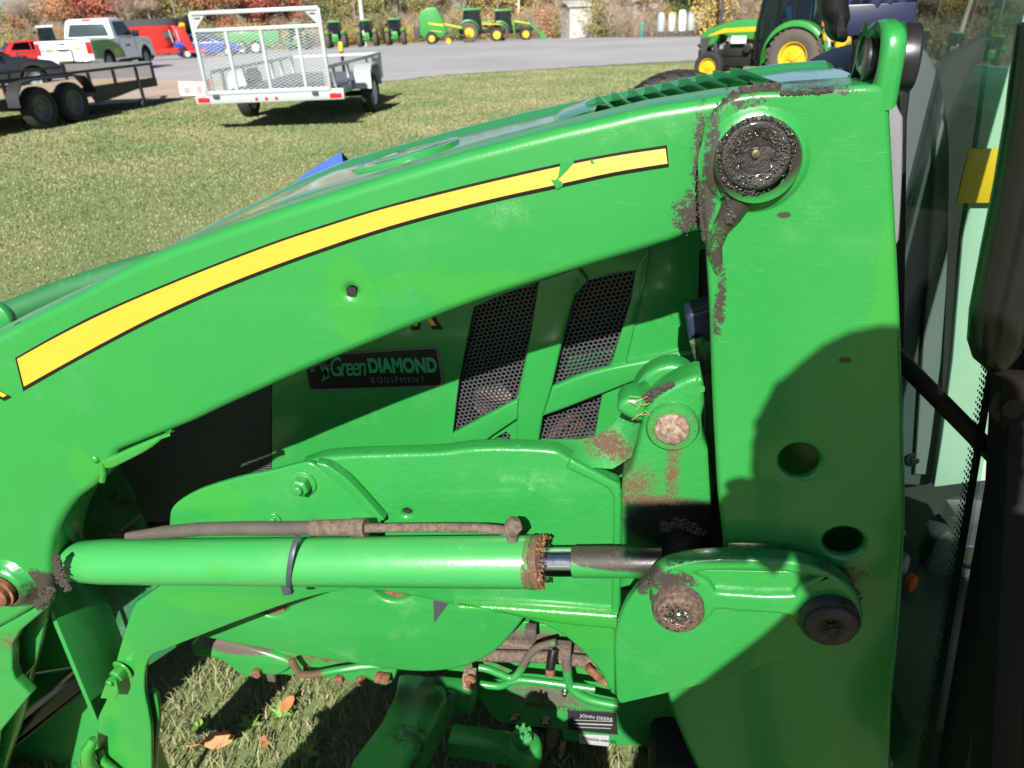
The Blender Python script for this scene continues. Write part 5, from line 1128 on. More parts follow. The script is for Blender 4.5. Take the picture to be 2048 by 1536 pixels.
# the loader's far boom tube, seen over the nose of the hood
mb = MB(); mb.tube([Y(-60, 655, 1.75), Y(30, 622, 1.78), Y(130, 584, 1.8), Y(240, 548, 1.82), Y(330, 524, 1.84), Y(420, 510, 1.86)], .036, 20); mb.build('far_boom_arm', paint('far_boom_paint', col=(.016, .13, .04), rough=.55, dust=.1, coat=.1), LD, angle=70)
mb = MB(); mb.lathe(Y(-8, 640, 1.58), (0, 1, 0), [(.040, -.004), (.044, 0), (.044, .02), (.04, .024)], 32); mb.build('cross_tube_end', P_post, LD, angle=50)
# hoses bundled over the mast head, dark against the trees
plate('rubber_boot', [(1652, -80, 1), (1647, 0), (1650, 32), (1662, 48), (1664, 66), (1676, 82), (1694, 86), (1701, 74), (1700, 52), (1706, 34), (1703, 6), (1710, -80, 1)], .86, .045, M['black'], LD, bevel=.012, seg=4)
plate('mirror_boot', [(1880, -80, 1), (1846, -20), (1838, 12), (1822, 44), (1800, 62), (1782, 84), (1768, 72), (1774, 50), (1790, 36), (1796, 8), (1806, -80, 1)], .93, .05, M['black'], LD, bevel=.012, seg=4)
mb = MB(); mb.tube([Y(1712, 90, .92), Y(1711, -60, .92)], .0042, 8); mb.build('stay_rod', M['black'], LD)
mb = MB(); q = Y(1740, 30, .93)
for k in range(5): mb.hexnut(q + Vector((-.03 + .014 * k, random.uniform(-.01, .01), 0)), (random.uniform(-.3, .3), -.2, 1), .010, .022)
mb.box(Y(1742, 38, .93), (.075, .04, .03)); mb.build('valve_coupler', simple('navy_coupler', (.012, .016, .05), .4), LD, bevel=.002)
# ------------------------------------------------------------------ vehicles and implements round the lot
def face(az_deg): return R(90 - az_deg)                  # local +x looks along this compass direction (0 = +Y, clockwise)
def side_prof(mb, pts, half, mi=0):                      # a side outline (x, z) extruded across the machine
    mb.prism([(x, half, z) for x, z in pts], (0, -2 * half, 0), mi)

def cab_tractor(label, loc, rz, group=None, rr=.555, rf=.315, wb=1.72, tr=1.25, tf=1.1, roofz=2.35, hood_w=.62, roof_mat=None, loader=False, lugs=26, sticker=False, wheelrim='yellow', hood_z0=1.26, name='compact_tractor', open_bits=True):
    t = thing(name, label, 'tractor', loc, rz, group); g = M['fargreen']; cf = wb * .46
    z1 = hood_z0; mb = MB(); nx = wb + rf * 1.15
    side_prof(mb, [(cf, z1), (cf + (nx - cf) * .45, z1 - .03), (nx - .25, z1 - .17), (nx, z1 - .30), (nx + .02, z1 - .55), (nx - .07, rf * 2 + .02), (nx - .35, rf * 2 + .12), (wb - rf * .3, rf * 2 + .35), (wb - rf * 1.3, rf * 2 + .22), (cf, rf * 2 + .20)], hood_w / 2)
    mb.build('hood', g, t, bevel=.05, seg=3)
    for s in (1, -1):
        mb = MB(); y = s * (hood_w / 2 + .004)
        mb.prism([(cf + .04, y, z1 - .16), (cf + (nx - cf) * .6, y, z1 - .19), (nx - .24, y, z1 - .31), (nx - .18, y, z1 - .35), (cf + (nx - cf) * .55, y, z1 - .27), (cf + .04, y, z1 - .26)], (0, s * .006, 0)); mb.build('hood_stripe', M['yellow'], t)
        mb = MB(); mb.prism([(nx - .26, y, z1 - .36), (nx - .02, y, z1 - .38), (nx - .05, y, z1 - .75), (nx - .14, y, z1 - .80)], (0, s * .008, 0)); mb.build('grille', M['charcoal'], t)
        mb = MB(); mb.prism([(nx - .42, y, z1 - .48), (nx - .33, y, z1 - .48), (nx - .42, y, z1 - .80), (nx - .50, y, z1 - .78)], (0, s * .006, 0)); mb.build('side_vent', M['charcoal'], t)
        mb = MB(); mb.lathe((nx - .02, s * hood_w * .3, z1 - .42), (1, 0, 0), [(.055, 0), (.06, .02), (.045, .035), (.001, .038)], 14); mb.build('headlight', M['lampglass'], t)
    if sticker:
        mb = MB(); mb.box((cf + .50, hood_w / 2 + .006, z1 - .42), (.34, .006, .15)); mb.build('hood_sticker', M['white'], t)
        mb = MB(); mb.box((cf + .50, hood_w / 2 + .011, z1 - .42), (.10, .004, .02)); mb.build('sticker_mark', M['red'], t)
    mb = MB(); mb.box((nx - .02, 0, z1 - .6), (.06, hood_w * .8, .38)); mb.build('front_grille', M['charcoal'], t, bevel=.01)
    mb = MB(); mb.box((wb * .55, 0, rf * 1.5), (wb * 1.05, .34, .34)); mb.box((wb * .05, 0, rr * 1.05), (.6, .5, .5)); mb.box((wb * .8, 0, rf * 2), (.5, .4, .25)); mb.cyl((wb * .62, .2, rf * 2.1), (wb * .62, .3, rf * 2.1), .09); mb.build('chassis', M['dark'], t, bevel=.02)
    mb = MB(); mb.box((wb * .60, 0, rf * 2.35), (.32, .36, .22)); mb.cyl((wb * .68, .1, rf * 2), (wb * .5, .22, rf * 2.3), .05); mb.build('engine', M['rust_pale'], t, bevel=.02)
    mb = MB(); mb.cyl((0, -tr / 2, rr), (0, tr / 2, rr), .09); mb.cyl((wb, -tf / 2, rf), (wb, tf / 2, rf), .06); mb.build('axle', M['fardark'], t)
    mb = MB(); mb.box((nx + .04, 0, rf * 1.7), (.10, .36, .22)); mb.bar((nx - .05, .12, rf * 1.9), (nx + .14, .12, rf * 2.35), .04, .05); mb.build('front_bracket', M['dark'], t, bevel=.01)
    rim = M[wheelrim]
    for s in (1, -1):
        wheel_obj(t, (0, s * tr / 2, rr), (0, s, 0), rr, rr * .55, rr * .55, rim, M['tyre_dusty'], lugs=lugs, name='rear_wheel')
        wheel_obj(t, (wb, s * tf / 2, rf), (0, s, 0), rf, rf * .62, rf * .60, rim, M['rubber'], lugs=lugs if rf > .4 else 0, name='front_wheel')
        fx, fw = rr * 1.18, rr * .62; mb = MB(); A = [R(a) for a in range(-12, 150, 9)]
        ro = [[(fx * math.cos(a) * 1.0, s * (tr / 2 + dy), rr + fx * math.sin(a) * 1.03 + dz) for a in A] for dy, dz in ((-fw * .5, .02), (fw * .45, .02), (fw * .52, -.03), (fw * .52, -.09))]
        mb.loft(ro); mb.loft([[(p[0] * .97, p[1], rr + (p[2] - rr) * .97) for p in r_] for r_ in ro[:2]]); mb.build('fender', g if tr < 1.6 or True else g, t, angle=50)
        mb = MB(); mb.box((-rr * .95, s * (tr / 2), rr * 2.12), (.05, .16, .11)); mb.build('tail_light', M['orange'], t, bevel=.01)
        mb = MB(); mb.lathe((-.42, s * .38, roofz - .02), (-1, 0, 0), [(.05, 0), (.055, .04), (.001, .05)], 12); mb.build('work_light', M['lampglass'], t)
    # cab
    cz0, zr, rx = rr * 1.15, roofz - .12, -.42; hw, hwt = .50 + (tr - 1.25) * .25, .44 + (tr - 1.25) * .2; fx0, fx1 = cf - .0, cf - .12
    mb = MB()
    for s in (1, -1):
        mb.bar((fx0 + .02, s * hw, rf * 1.5), (fx0, s * hw, z1 - .1), .06, .07); mb.bar((fx0, s * hw, z1 - .12), (fx1, s * hwt, zr), .05, .055)
        mb.bar((rx, s * hw, rr * 2 + .05), (rx + .08, s * hwt, zr), .06, .07); mb.bar((.12, s * hw, rr * 2 + .1), (.14, s * hwt, zr), .045, .05)
        mb.bar((fx1, s * hwt, zr), (rx + .08, s * hwt, zr), .06, .06); mb.bar((fx0, s * hw, rr * .82), (.40, s * hw, rr * .82), .05, .06); mb.bar((.40, s * hw, rr * .82), (.14, s * hw, rr * 1.9), .04, .05)
    mb.bar((fx1, -hwt, zr), (fx1, hwt, zr), .06, .06); mb.bar((rx + .08, -hwt, zr), (rx + .08, hwt, zr), .06, .06); mb.bar((rx, -hw, rr * 2 + .08), (rx, hw, rr * 2 + .08), .06, .08)
    mb.build('cab_frame', M['black'], t)
    for s in (1, -1):
        mb = MB(); mb.prism([(fx0, s * hw, rr * .86), (.40, s * hw, rr * .86), (.14, s * hw, rr * 1.9), (.14, s * hwt, zr), (fx1, s * hwt, zr), (fx0, s * hw, z1)], (0, s * .006, 0)); mb.build('door_glass', M['farglass'], t)
        mb = MB(); mb.prism([(.10, s * hw, rr * 2.08), (rx, s * hw, rr * 2.08), (rx + .08, s * hwt, zr), (.12, s * hwt, zr)], (0, s * .006, 0)); mb.build('side_glass', M['farglass'], t)
    mb = MB(); mb.prism([(rx, -hw, rr * 2.1), (rx, hw, rr * 2.1), (rx + .08, hwt, zr), (rx + .08, -hwt, zr)], (-.006, 0, 0)); mb.build('rear_glass', M['farglass'], t)
    mb = MB(); mb.prism([(fx0, -hw, z1 - .02), (fx0, hw, z1 - .02), (fx1, hwt, zr), (fx1, -hwt, zr)], (.006, 0, 0)); mb.build('windscreen', M['farglass'], t)
    mb = MB(); mb.box(((fx1 + rx) / 2 + .03, 0, roofz), (fx1 - rx + .30, hwt * 2 + .22, .15)); mb.build('cab_roof', roof_mat or g, t, bevel=.04, seg=3)
    mb = MB(); mb.box((-.02, 0, rr * 1.75), (.46, .46, .14)); mb.box((-.22, 0, rr * 1.75 + .34), (.12, .44, .62), Matrix.Rotation(-.15, 3, 'Y')); mb.build('seat', M['seat'], t, bevel=.04)
    mb = MB(); c = Vector((fx0 - .38, 0, z1 + .10)); mb.tube([c + Vector((.09 * math.cos(a), .19 * math.sin(a), -.15 * math.cos(a))) for a in np.linspace(0, 6.2832, 20)], .014, 6); mb.bar(c, (fx0 - .1, 0, z1 - .25), .05, .05); mb.build('steering_wheel', M['black'], t)
    mb = MB(); mb.box((fx0 - .12, 0, z1 - .28), (.2, .5, .5)); mb.build('dashboard', M['charcoal'], t, bevel=.03)
    for a_, b_ in (((-.5, -.3, rr * .8), (-.95, -.38, rr * .62)), ((-.5, .3, rr * .8), (-.95, .38, rr * .62)), ((-.45, 0, rr * 1.35), (-.95, 0, rr * 1.3))):
        mb = MB(); mb.bar(a_, b_, .06, .06); mb.build('hitch_arm', M['fardark'], t)
    mb = MB(); mb.box((-.42, 0, rr * 1.25), (.25, .55, rr * .95)); mb.build('rear_housing', M['fargreen'], t, bevel=.05)
    if open_bits:
        for k in range(2): mb = MB(); mb.box((fx0 - .26, hw + .04, rr * (.45 + .45 * k)), (.30, .14, .03)); mb.build('step', M['black'], t)
    mb = MB(); mb.bar((fx1 + .02, hwt, zr - .1), (fx1 + .12, hwt + .28, zr - .16), .02, .02); mb.box((fx1 + .12, hwt + .30, zr - .30), (.04, .16, .26)); mb.build('side_mirror', M['black'], t, bevel=.008)
    if loader:
        for s in (1, -1):
            mb = MB(); y = s * (hood_w / 2 + .18); side = [(cf + .15, 1.55), (cf + .28, 1.62), (wb + .4, 1.35), (wb + 1.15, .75), (wb + 1.25, .45), (wb + 1.1, .45), (wb + 1.0, .66), (wb + .3, 1.18), (cf + .2, 1.42)]
            mb.prism([(x, y - .05, z) for x, z in side], (0, .1, 0)); mb.build('loader_arm', g, t, bevel=.015)
            mb = MB(); mb.prism([(cf + .2, y - .052 * 0 + s * .056, 1.56), (wb + .38, y + s * .056, 1.32), (wb + .4, y + s * .056, 1.25), (cf + .2, y + s * .056, 1.49)], (0, s * .004, 0)); mb.build('arm_stripe', M['yellow'], t)
            mb = MB(); mb.bar((cf + .22, y, .6), (cf + .2, y, 1.6), .12, .2); mb.build('loader_mast', g, t)
            mb = MB(); mb.cyl((cf + .25, y, 1.0), (wb + .5, y, .98), .045); mb.build('loader_cylinder', M['fardark'], t)
        mb = MB(); bk = [(wb + 1.2, .62), (wb + 1.22, .12), (wb + 1.38, .04), (wb + 2.0, .02), (wb + 1.95, .08), (wb + 1.45, .14), (wb + 1.34, .3), (wb + 1.36, .66)]
        mb.prism([(x, -.85, z) for x, z in bk], (0, 1.7, 0)); mb.prism([(x, .85, z) for x, z in ((wb + 1.2, .62), (wb + 1.22, .1), (wb + 1.95, .03), (wb + 1.36, .66))], (0, .02, 0)); mb.prism([(x, -.87, z) for x, z in ((wb + 1.2, .62), (wb + 1.22, .1), (wb + 1.95, .03), (wb + 1.36, .66))], (0, .02, 0)); mb.build('bucket', g, t)
    return t

# compact tractor parked on the lawn, right of the hood
q = G(1420, 166); rear = G(1590, 178)
CT = cab_tractor('compact green cab tractor parked on the grass beyond the hood, white sticker on its nose', (0, 0, 0), 0, name='parked_tractor', sticker=True, wb=1.95, rf=.33, hood_z0=1.30)
hd = Vector((q.x - 3.20, q.y - 17.35, 0)); hd.normalize(); ang = math.atan2(.50, -.86); CT.rotation_euler = (0, 0, ang); fwd = Vector((math.cos(ang), math.sin(ang), 0)); left = Vector((-fwd.y, fwd.x, 0))
CT.location = q - fwd * 1.95 - left * .62 + Vector((-.16, 0, 0)); CT.scale = (.96, .96, .96)
mb = MB(); mb.box((.30, .1, 1.22), (.10, .34, .62), Matrix.Rotation(.45, 3, 'Y')); mb.build('seat_cover', M['bluecloth'], CT, bevel=.03)
mb = MB(); mb.box((-.55, 0, .95), (.3, .6, .25)); mb.cyl((-.75, -.2, .8), (-.75, .2, .8), .12); mb.build('rear_implement_mount', M['yellow'], CT, bevel=.02)
mb = MB(); mb.tube([(-.50 - .02 * k, .55, 1.20 - .055 * k + .03 * math.sin(k * 2.1)) for k in range(9)], .03, 7); mb.build('draped_chain', M['galv'], CT)

# row of tractors parked with their backs to us, base row at 78 m
row0 = cab_tractor('dark green tractor seen from behind, left-most of the three clear of the mesh gate', at_dist(670, 79), face(-20), 'tractors parked in a row with their backs to us', rr=.68, rf=.45, wb=2.1, tr=1.5, tf=1.4, roofz=2.25, hood_w=.7, hood_z0=1.45, name='row_tractor', lugs=20)
row0.rotation_euler.z = face(-14)
for px, lab in ((733, 'dark green tractor seen from behind below the utility pole, middle of the row'), (790, 'dark green tractor seen from behind with dusty tyres, right next to the baler'), (592, 'dark green tractor seen only through the right bay of the mesh gate')):
    o = copy_tree(row0); o.location = at_dist(px, 79); o.rotation_euler.z = face(-12 + random.uniform(-2, 2)); o['label'] = lab

# round baler
def baler():
    loc = at_dist(872, 70); t = thing('round_baler', 'tall green round baler with yellow stripe and black rear, left of the cab tractor', 'baler', loc, face(80))
    mb = MB(); side_prof(mb, [(-1.3, .75), (-1.35, 2.1), (-1.15, 2.55), (-.5, 2.78), (.2, 2.8), (.42, 2.3), (.75, 1.6), (.95, .9), (.6, .55), (-.8, .5)], .75); mb.build('baler_body', M['fargreen'], t, bevel=.06, seg=3)
    mb = MB(); side_prof(mb, [(-1.75, .45), (-1.85, 1.4), (-1.45, 2.05), (-1.3, 2.0), (-1.28, .5)], .8); mb.build('tailgate', M['charcoal'], t, bevel=.04)
    for s in (1, -1):
        mb = MB(); y = s * .756; mb.prism([(-.6, y, 1.68), (.65, y, 1.5), (.7, y, 1.36), (-.5, y, 1.54)], (0, s * .01, 0)); mb.prism([(-.4, y, 1.1), (.5, y, .98), (.5, y, .92), (-.4, y, 1.04)], (0, s * .01, 0)); mb.build('side_stripe', M['yellow'], t)
        wheel_obj(t, (-.35, s * .95, .50), (0, s, 0), .50, .36, .26, M['yellow'], M['rubber'], name='baler_wheel')
        wheel_obj(t, (1.05, s * .9, .22), (0, s, 0), .22, .12, .16, M['yellow'], M['yellow'], name='pickup_wheel')
    mb = MB(); side_prof(mb, [(.6, 1.65), (2.3, 1.25), (2.3, 1.05), (.9, 1.2)], .5); mb.build('front_shield', M['fargreen'], t, bevel=.03)
    mb = MB(); mb.prism([(.7, .505, 1.58), (2.2, .505, 1.22), (2.2, .505, 1.14), (.7, .505, 1.48)], (0, .008, 0)); mb.prism([(.7, -.505, 1.58), (2.2, -.505, 1.22), (2.2, -.505, 1.14), (.7, -.505, 1.48)], (0, -.008, 0)); mb.build('shield_stripe', M['yellow'], t)
    mb = MB(); mb.bar((.6, .3, .8), (2.9, 0, .5), .1, .1); mb.bar((.6, -.3, .8), (2.9, 0, .5), .1, .1); mb.box((1.0, 0, .35), (.3, 1.6, .25)); mb.build('drawbar', M['fardark'], t)
    mb = MB(); mb.box((-1.4, -.75, 2.25), (.08, .12, .28)); mb.box((-1.42, -.75, 1.55), (.08, .12, .18)); mb.build('tail_lamp', M['orange'], t)
baler()
cab_tractor('green tractor with big yellow wheels parked side on, second from right in the distance', at_dist(938, 71), face(80), rr=.80, rf=.55, wb=2.35, tr=1.6, tf=1.55, roofz=2.55, hood_w=.75, hood_z0=1.6, name='utility_tractor', lugs=20)
LT = cab_tractor('green tractor with a raised front loader and bucket, right-most of the distant machines', at_dist(1000, 72), face(80), rr=.72, rf=.50, wb=2.2, tr=1.5, tf=1.5, roofz=2.4, hood_w=.7, hood_z0=1.5, name='loader_tractor', loader=True, lugs=20)
cab_tractor('green tractor with a white cab roof behind the red car, far left', at_dist(90, 80), face(-38), rr=.85, rf=.6, wb=2.5, tr=1.7, tf=1.6, roofz=2.9, hood_w=.8, hood_z0=1.75, roof_mat=M['white'], name='white_roof_tractor', lugs=20)
cab_tractor('small teal green tractor cab just above the nose of the parked tractor', at_dist(1437, 52), face(75), rr=.6, rf=.4, wb=1.9, tr=1.4, tf=1.3, roofz=2.5, hood_w=.6, roof_mat=M['teal'], name='teal_tractor')

# manure spreader seen through the gate
loc = at_dist(505, 66); t = thing('manure_spreader', 'long green spreader with four pale wheels seen through the mesh gate', 'spreader', loc, face(72))
mb = MB(); side_prof(mb, [(-2.2, 1.55), (2.0, 1.55), (1.9, .75), (1.2, .55), (-2.0, .55)], .85); mb.build('box_body', M['fargreen'], t, bevel=.04)
mb = MB(); mb.bar((1.8, .3, .7), (3.4, 0, .5), .12, .12); mb.bar((1.8, -.3, .7), (3.4, 0, .5), .12, .12); mb.build('drawbar', M['fargreen'], t)
mb = MB(); mb.box((-2.35, 0, 1.1), (.3, 1.7, .9)); mb.build('beater', M['charcoal'], t, bevel=.03)
for x in (-.9, .15):
    for s in (1, -1): wheel_obj(t, (x, s * 1.0, .48), (0, s, 0), .48, .35, .27, M['white'], M['rubber'], name='spreader_wheel')

# pickup truck with a green wrap on its bed side
def pickup(name, label, loc, rz, body, wrap=None):
    t = thing(name, label, 'pickup', loc, rz)             # origin: ground under the rear right wheel
    def arch(cx, r, n=9): return [(cx - r * math.cos(math.pi * k / n), .40 + r * math.sin(math.pi * k / n)) for k in range(n + 1)]
    hw = .98
    lower = [(-1.25, .55)] + arch(0, .50) + [(.9, .48), (2.9, .48)] + arch(3.6, .50) + [(4.45, .55), (4.5, .95), (4.35, 1.16), (3.2, 1.24), (2.75, 1.24), (.95, 1.24), (-1.25, 1.24)]
    mb = MB(); mb.prism([(x, 2 * hw, z) for x, z in lower], (0, -2 * hw, 0)); mb.build('body', body, t, bevel=.035, seg=2)
    mb = MB(); mb.box((-.18, hw, 1.25), (2.05, 1.62, .03)); mb.build('bed_opening', M['black'], t)
    mb = MB()
    roofs = [(.92, 1.22), (1.08, 1.86), (1.25, 1.93), (2.15, 1.93), (2.35, 1.86), (3.05, 1.22)]
    vs = []
    for (x, z), in_ in zip(roofs, (.04, .17, .22, .22, .17, .06)): vs.append([(x, in_, z), (x, 2 * hw - in_, z)])
    a = [v[0] for v in vs]; b_ = [v[1] for v in vs]; mb.add(a + b_, [tuple(range(6)), tuple(reversed(range(6, 12)))] + [(i, (i + 1) % 6, 6 + (i + 1) % 6, 6 + i) for i in range(6)]); mb.build('cab', body, t, bevel=.05, seg=3)
    mb = MB(); mb.prism([(.955, .22, 1.32), (.955, 2 * hw - .22, 1.32), (1.065, 2 * hw - .34, 1.74), (1.065, .34, 1.74)], (-.04, 0, 0)); mb.build('rear_window', M['carglass'], t)
    mb = MB(); mb.prism([(2.97, .18, 1.32), (2.97, 2 * hw - .18, 1.32), (2.42, 2 * hw - .32, 1.82), (2.42, .32, 1.82)], (.02, 0, .015)); mb.build('windscreen', M['carglass'], t)
    for s, y in ((-1, .0), (1, 2 * hw)):
        mb = MB(); o0 = y - s * .045; o1 = y - s * .165; mb.prism([(1.28, o0, 1.30), (2.75, o0, 1.30), (2.32, o1, 1.80), (1.36, o1, 1.80)], (0, s * .03, .0)); mb.build('side_window', M['carglass'], t)
        mb = MB(); mb.box((2.62, y + s * .13, 1.36), (.10, .24, .24)); mb.build('door_mirror', M['black'], t, bevel=.02)
        mb = MB(); mb.box((-1.245, y - s * .09, .98), (.06, .17, .40)); mb.build('tail_light', M['redlens'], t, bevel=.02)
        for x in (0, 3.6): wheel_obj(t, (x, y - s * .14, .39), (0, s, 0), .39, .27, .24, M['galv'], M['rubber'], name='wheel')
        mb = MB(); mb.lathe((1.75, y + s * .003, 1.08), (0, s, 0), [(.001, 0), (.001, .001)], 6); 
        mb2 = MB(); mb2.box((1.45, y + s * .008, 1.12), (.20, .02, .03)); mb2.build('door_handle', body, t, bevel=.005)
        mb3 = MB(); mb3.bar((1.20, y + s * .002, .52), (1.20, y + s * .002, 1.2), .006, .012); mb3.bar((2.72, y + s * .002, .52), (2.72, y + s * .002, 1.2), .006, .012); mb3.build('door_seam', M['charcoal'], t)
        for cx in (0, 3.6):
            mb = MB(); pr = arch(cx, .52, 12); po = arch(cx, .46, 12); mb.loft([[(x, y + s * .012, z) for x, z in pr], [(x, y + s * .012, z) for x, z in po], [(x, y - s * .25, z) for x, z in po]]); mb.build('arch_trim', M['black'], t)
        if wrap:
            mb = MB(); mb.prism([(x, y + s * .004, z) for x, z in [(-1.2, .60), (-.56, .58)] + arch(0, .55, 8)[1:-1] + [(.60, .55), (1.45, .55), (1.40, .75), (1.15, .98), (.55, 1.16), (-.1, 1.215), (-1.2, 1.215)]], (0, s * .006, 0)); mb.build('green_wrap', wrap, t)
            mb = MB(); mb.prism([(x, y + s * .012, z) for x, z in ((.62, 1.05), (1.0, .86), (1.28, .62), (1.1, .64), (.9, .84))], (0, s * .004, 0)); mb.build('wrap_leaf', simple('wrap_olive', (.22, .30, .05), .4), t)
            mb = MB(); mb.box((1.95, y + s * .004, .95), (.42, .006, .07)); mb.build('door_lettering', M['charcoal'], t)
    mb = MB(); mb.box((-1.27, hw, .88), (.03, 1.60, .62)); mb.build('tailgate', body, t, bevel=.012)
    mb = MB(); mb.box((-1.292, hw, 1.12), (.012, .22, .05)); mb.build('tailgate_handle', M['black'], t)
    if wrap:
        mb = MB(); mb.box((-1.290, hw, .95), (.006, .42, .035)); mb.box((-1.290, hw, .88), (.006, .30, .015)); mb.build('tailgate_lettering', M['charcoal'], t)
        mb = MB(); mb.box((-1.290, hw - .52, .98), (.006, .16, .13)); mb.box((-1.290, hw + .5, .96), (.006, .2, .13)); mb.build('tailgate_logo', simple('logo_green', (.30, .62, .12), .5), t)
    mb = MB(); mb.box((-1.38, hw, .50), (.16, 1.9, .22)); mb.box((4.55, hw, .60), (.14, 1.9, .35)); mb.build('bumper', M['chrome'], t, bevel=.03)
    mb = MB(); mb.box((1.07, hw, 1.87), (.04, .32, .05)); mb.build('brake_light', M['redlens'], t)
    mb = MB(); mb.box((1.6, hw, .42), (5.2, 1.5, .12)); mb.build('underbody', M['dark'], t)
    return t
pk = pickup('pickup_truck', 'white pickup with green wrapped bed side parked on the gravel, seen from behind', at_dist(205, 34.0), face(-12), M['white'], M['fargreen'])
def car(name, label, loc, rz, body):
    t = thing(name, label, 'car', loc, rz)
    def arch(cx, r, n=8): return [(cx - r * math.cos(math.pi * k / n), .30 + r * math.sin(math.pi * k / n)) for k in range(n + 1)]
    low = [(-.85, .35)] + arch(0, .38) + [(.6, .28), (2.1, .28)] + arch(2.65, .38) + [(3.4, .35), (3.45, .62), (3.2, .80), (2.3, .95), (-.6, 1.0), (-.88, .85)]
    mb = MB(); mb.prism([(x, .88, z) for x, z in low], (0, -1.76, 0)); mb.build('body', body, t, bevel=.06, seg=3)
    mb = MB(); cabp = [(-.75, .98), (-.35, 1.42), (.9, 1.48), (1.3, 1.42), (2.25, .93)]; n_ = 5
    a = [(x, .84 - (z - .95) * .45, z) for x, z in cabp]; b_ = [(x, -.84 + (z - .95) * .45, z) for x, z in cabp]
    mb.add(a + b_, [tuple(reversed(range(n_))), tuple(range(n_, 2 * n_))] + [(i, (i + 1) % n_, n_ + (i + 1) % n_, n_ + i) for i in range(n_)]); mb.build('cabin', body, t, bevel=.05, seg=3)
    for s in (1, -1):
        for pts in (((-.45, 1.02), (-.18, 1.36), (.55, 1.40), (.55, 1.0)), ((.62, 1.0), (.62, 1.40), (1.2, 1.36), (1.95, .98))):
            mb = MB(); mb.prism([(x, s * (.845 - (z - .95) * .45), z) for x, z in pts], (0, s * .025, 0)); mb.build('side_window', M['carglass'], t)
        for x in (0, 2.65): wheel_obj(t, (x, s * .78, .31), (0, s, 0), .31, .2, .2, M['galv'], M['rubber'], name='wheel')
        mb = MB(); mb.box((-.85, s * .68, .78), (.06, .28, .16)); mb.build('tail_light', M['redlens'], t, bevel=.02)
        mb = MB(); mb.box((3.36, s * .62, .68), (.10, .32, .13)); mb.build('headlight', M['lampglass'], t, bevel=.02)
        mb = MB(); mb.box((1.75, s * .95, 1.02), (.1, .18, .12)); mb.build('door_mirror', body, t, bevel=.02)
    mb = MB(); mb.prism([(1.36, -.62, 1.40), (1.36, .62, 1.40), (2.2, .78, .98), (2.2, -.78, .98)], (.012, 0, .012)); mb.prism([(-.40, -.62, 1.38), (-.40, .62, 1.38), (-.72, .76, 1.02), (-.72, -.76, 1.02)], (-.012, 0, .012)); mb.build('windscreen', M['carglass'], t)
    mb = MB(); mb.box((1.3, 0, .30), (3.6, 1.4, .1)); mb.build('underbody', M['dark'], t)
    return t
DC = car('dark_car', 'dark car cut by the left picture edge, behind the black trailer', (0, 0, 0), face(38), M['darkcar'])
q = at_dist(28, 28.5); DC.location = (q.x - 2.65 * math.sin(R(38)), q.y - 2.65 * math.cos(R(38)), 0)
car('red_car', 'red hatchback parked at the far left behind the white pickup', at_dist(22, 55), face(40), M['red'])
car('blue_car', 'blue car parked right of the red mixer wagon', at_dist(372, 60), face(75), M['bluecar'])

# red feed mixer wagon
loc = at_dist(272, 55); t = thing('feed_mixer', 'red feed mixer wagon with a black rubber rim behind the white pickup', 'mixer', loc, face(62)); t.scale = (.95, .95, .88)
mb = MB(); rings = []
for z, k in ((.75, .74), (1.4, .90), (2.2, 1.0)):
    rings.append([(2.6 * k * (abs(math.cos(a)) ** .6) * (1 if math.cos(a) > 0 else -1), 1.1 * k * (abs(math.sin(a)) ** .6) * (1 if math.sin(a) > 0 else -1), z) for a in np.linspace(0, 2 * math.pi, 41)[:-1]])
mb.loft(rings, closed=True); mb.build('tub', M['red'], t, angle=60)
mb = MB(); rr2 = [[(p[0] * k, p[1] * k, z) for p in rings[-1]] for z, k in ((2.2, 1.01), (2.62, 1.03), (2.62, .99), (2.2, .97))]; mb.loft(rr2, closed=True); mb.build('rubber_rim', M['charcoal'], t, angle=50)
mb = MB(); mb.box((-.1, 0, .6), (4.8, 1.5, .3)); mb.bar((2.4, 0, .6), (3.9, 0, .5), .2, .2); mb.build('chassis', M['red'], t, bevel=.02)
mb = MB(); mb.prism([(2.2, -1.25, 2.15), (2.9, -1.25, 2.0), (3.3, -1.25, .55), (2.9, -1.25, .5), (2.6, -1.25, 1.2), (2.3, -1.25, 1.2)], (0, .12, 0)); mb.prism([(2.2, -.3, 2.15), (2.9, -.3, 2.0), (3.3, -.3, .55), (2.9, -.3, .5), (2.6, -.3, 1.2), (2.3, -.3, 1.2)], (0, .12, 0)); mb.box((2.6, -.75, 2.05), (.7, 1.0, .08)); mb.box((3.4, -.8, .48), (1.1, .9, .1)); mb.build('discharge_chute', M['red'], t, bevel=.02)
for s in (1, -1):
    for x in (-.9, .3): wheel_obj(t, (x, s * .95, .40), (0, s, 0), .40, .3, .22, M['red'], M['rubber'], name='wagon_wheel')
mb = MB(); mb.box((1.9, -1.12, 1.6), (.7, .04, .3)); mb.build('side_lettering_panel', M['charcoal'], t); mb = MB(); mb.bar((2.1, -1.3, 1.1), (2.0, -1.3, 1.9), .05, .05); mb.bar((2.5, -1.3, 1.1), (2.4, -1.3, 1.9), .05, .05); mb.build('ladder', M['galv'], t)

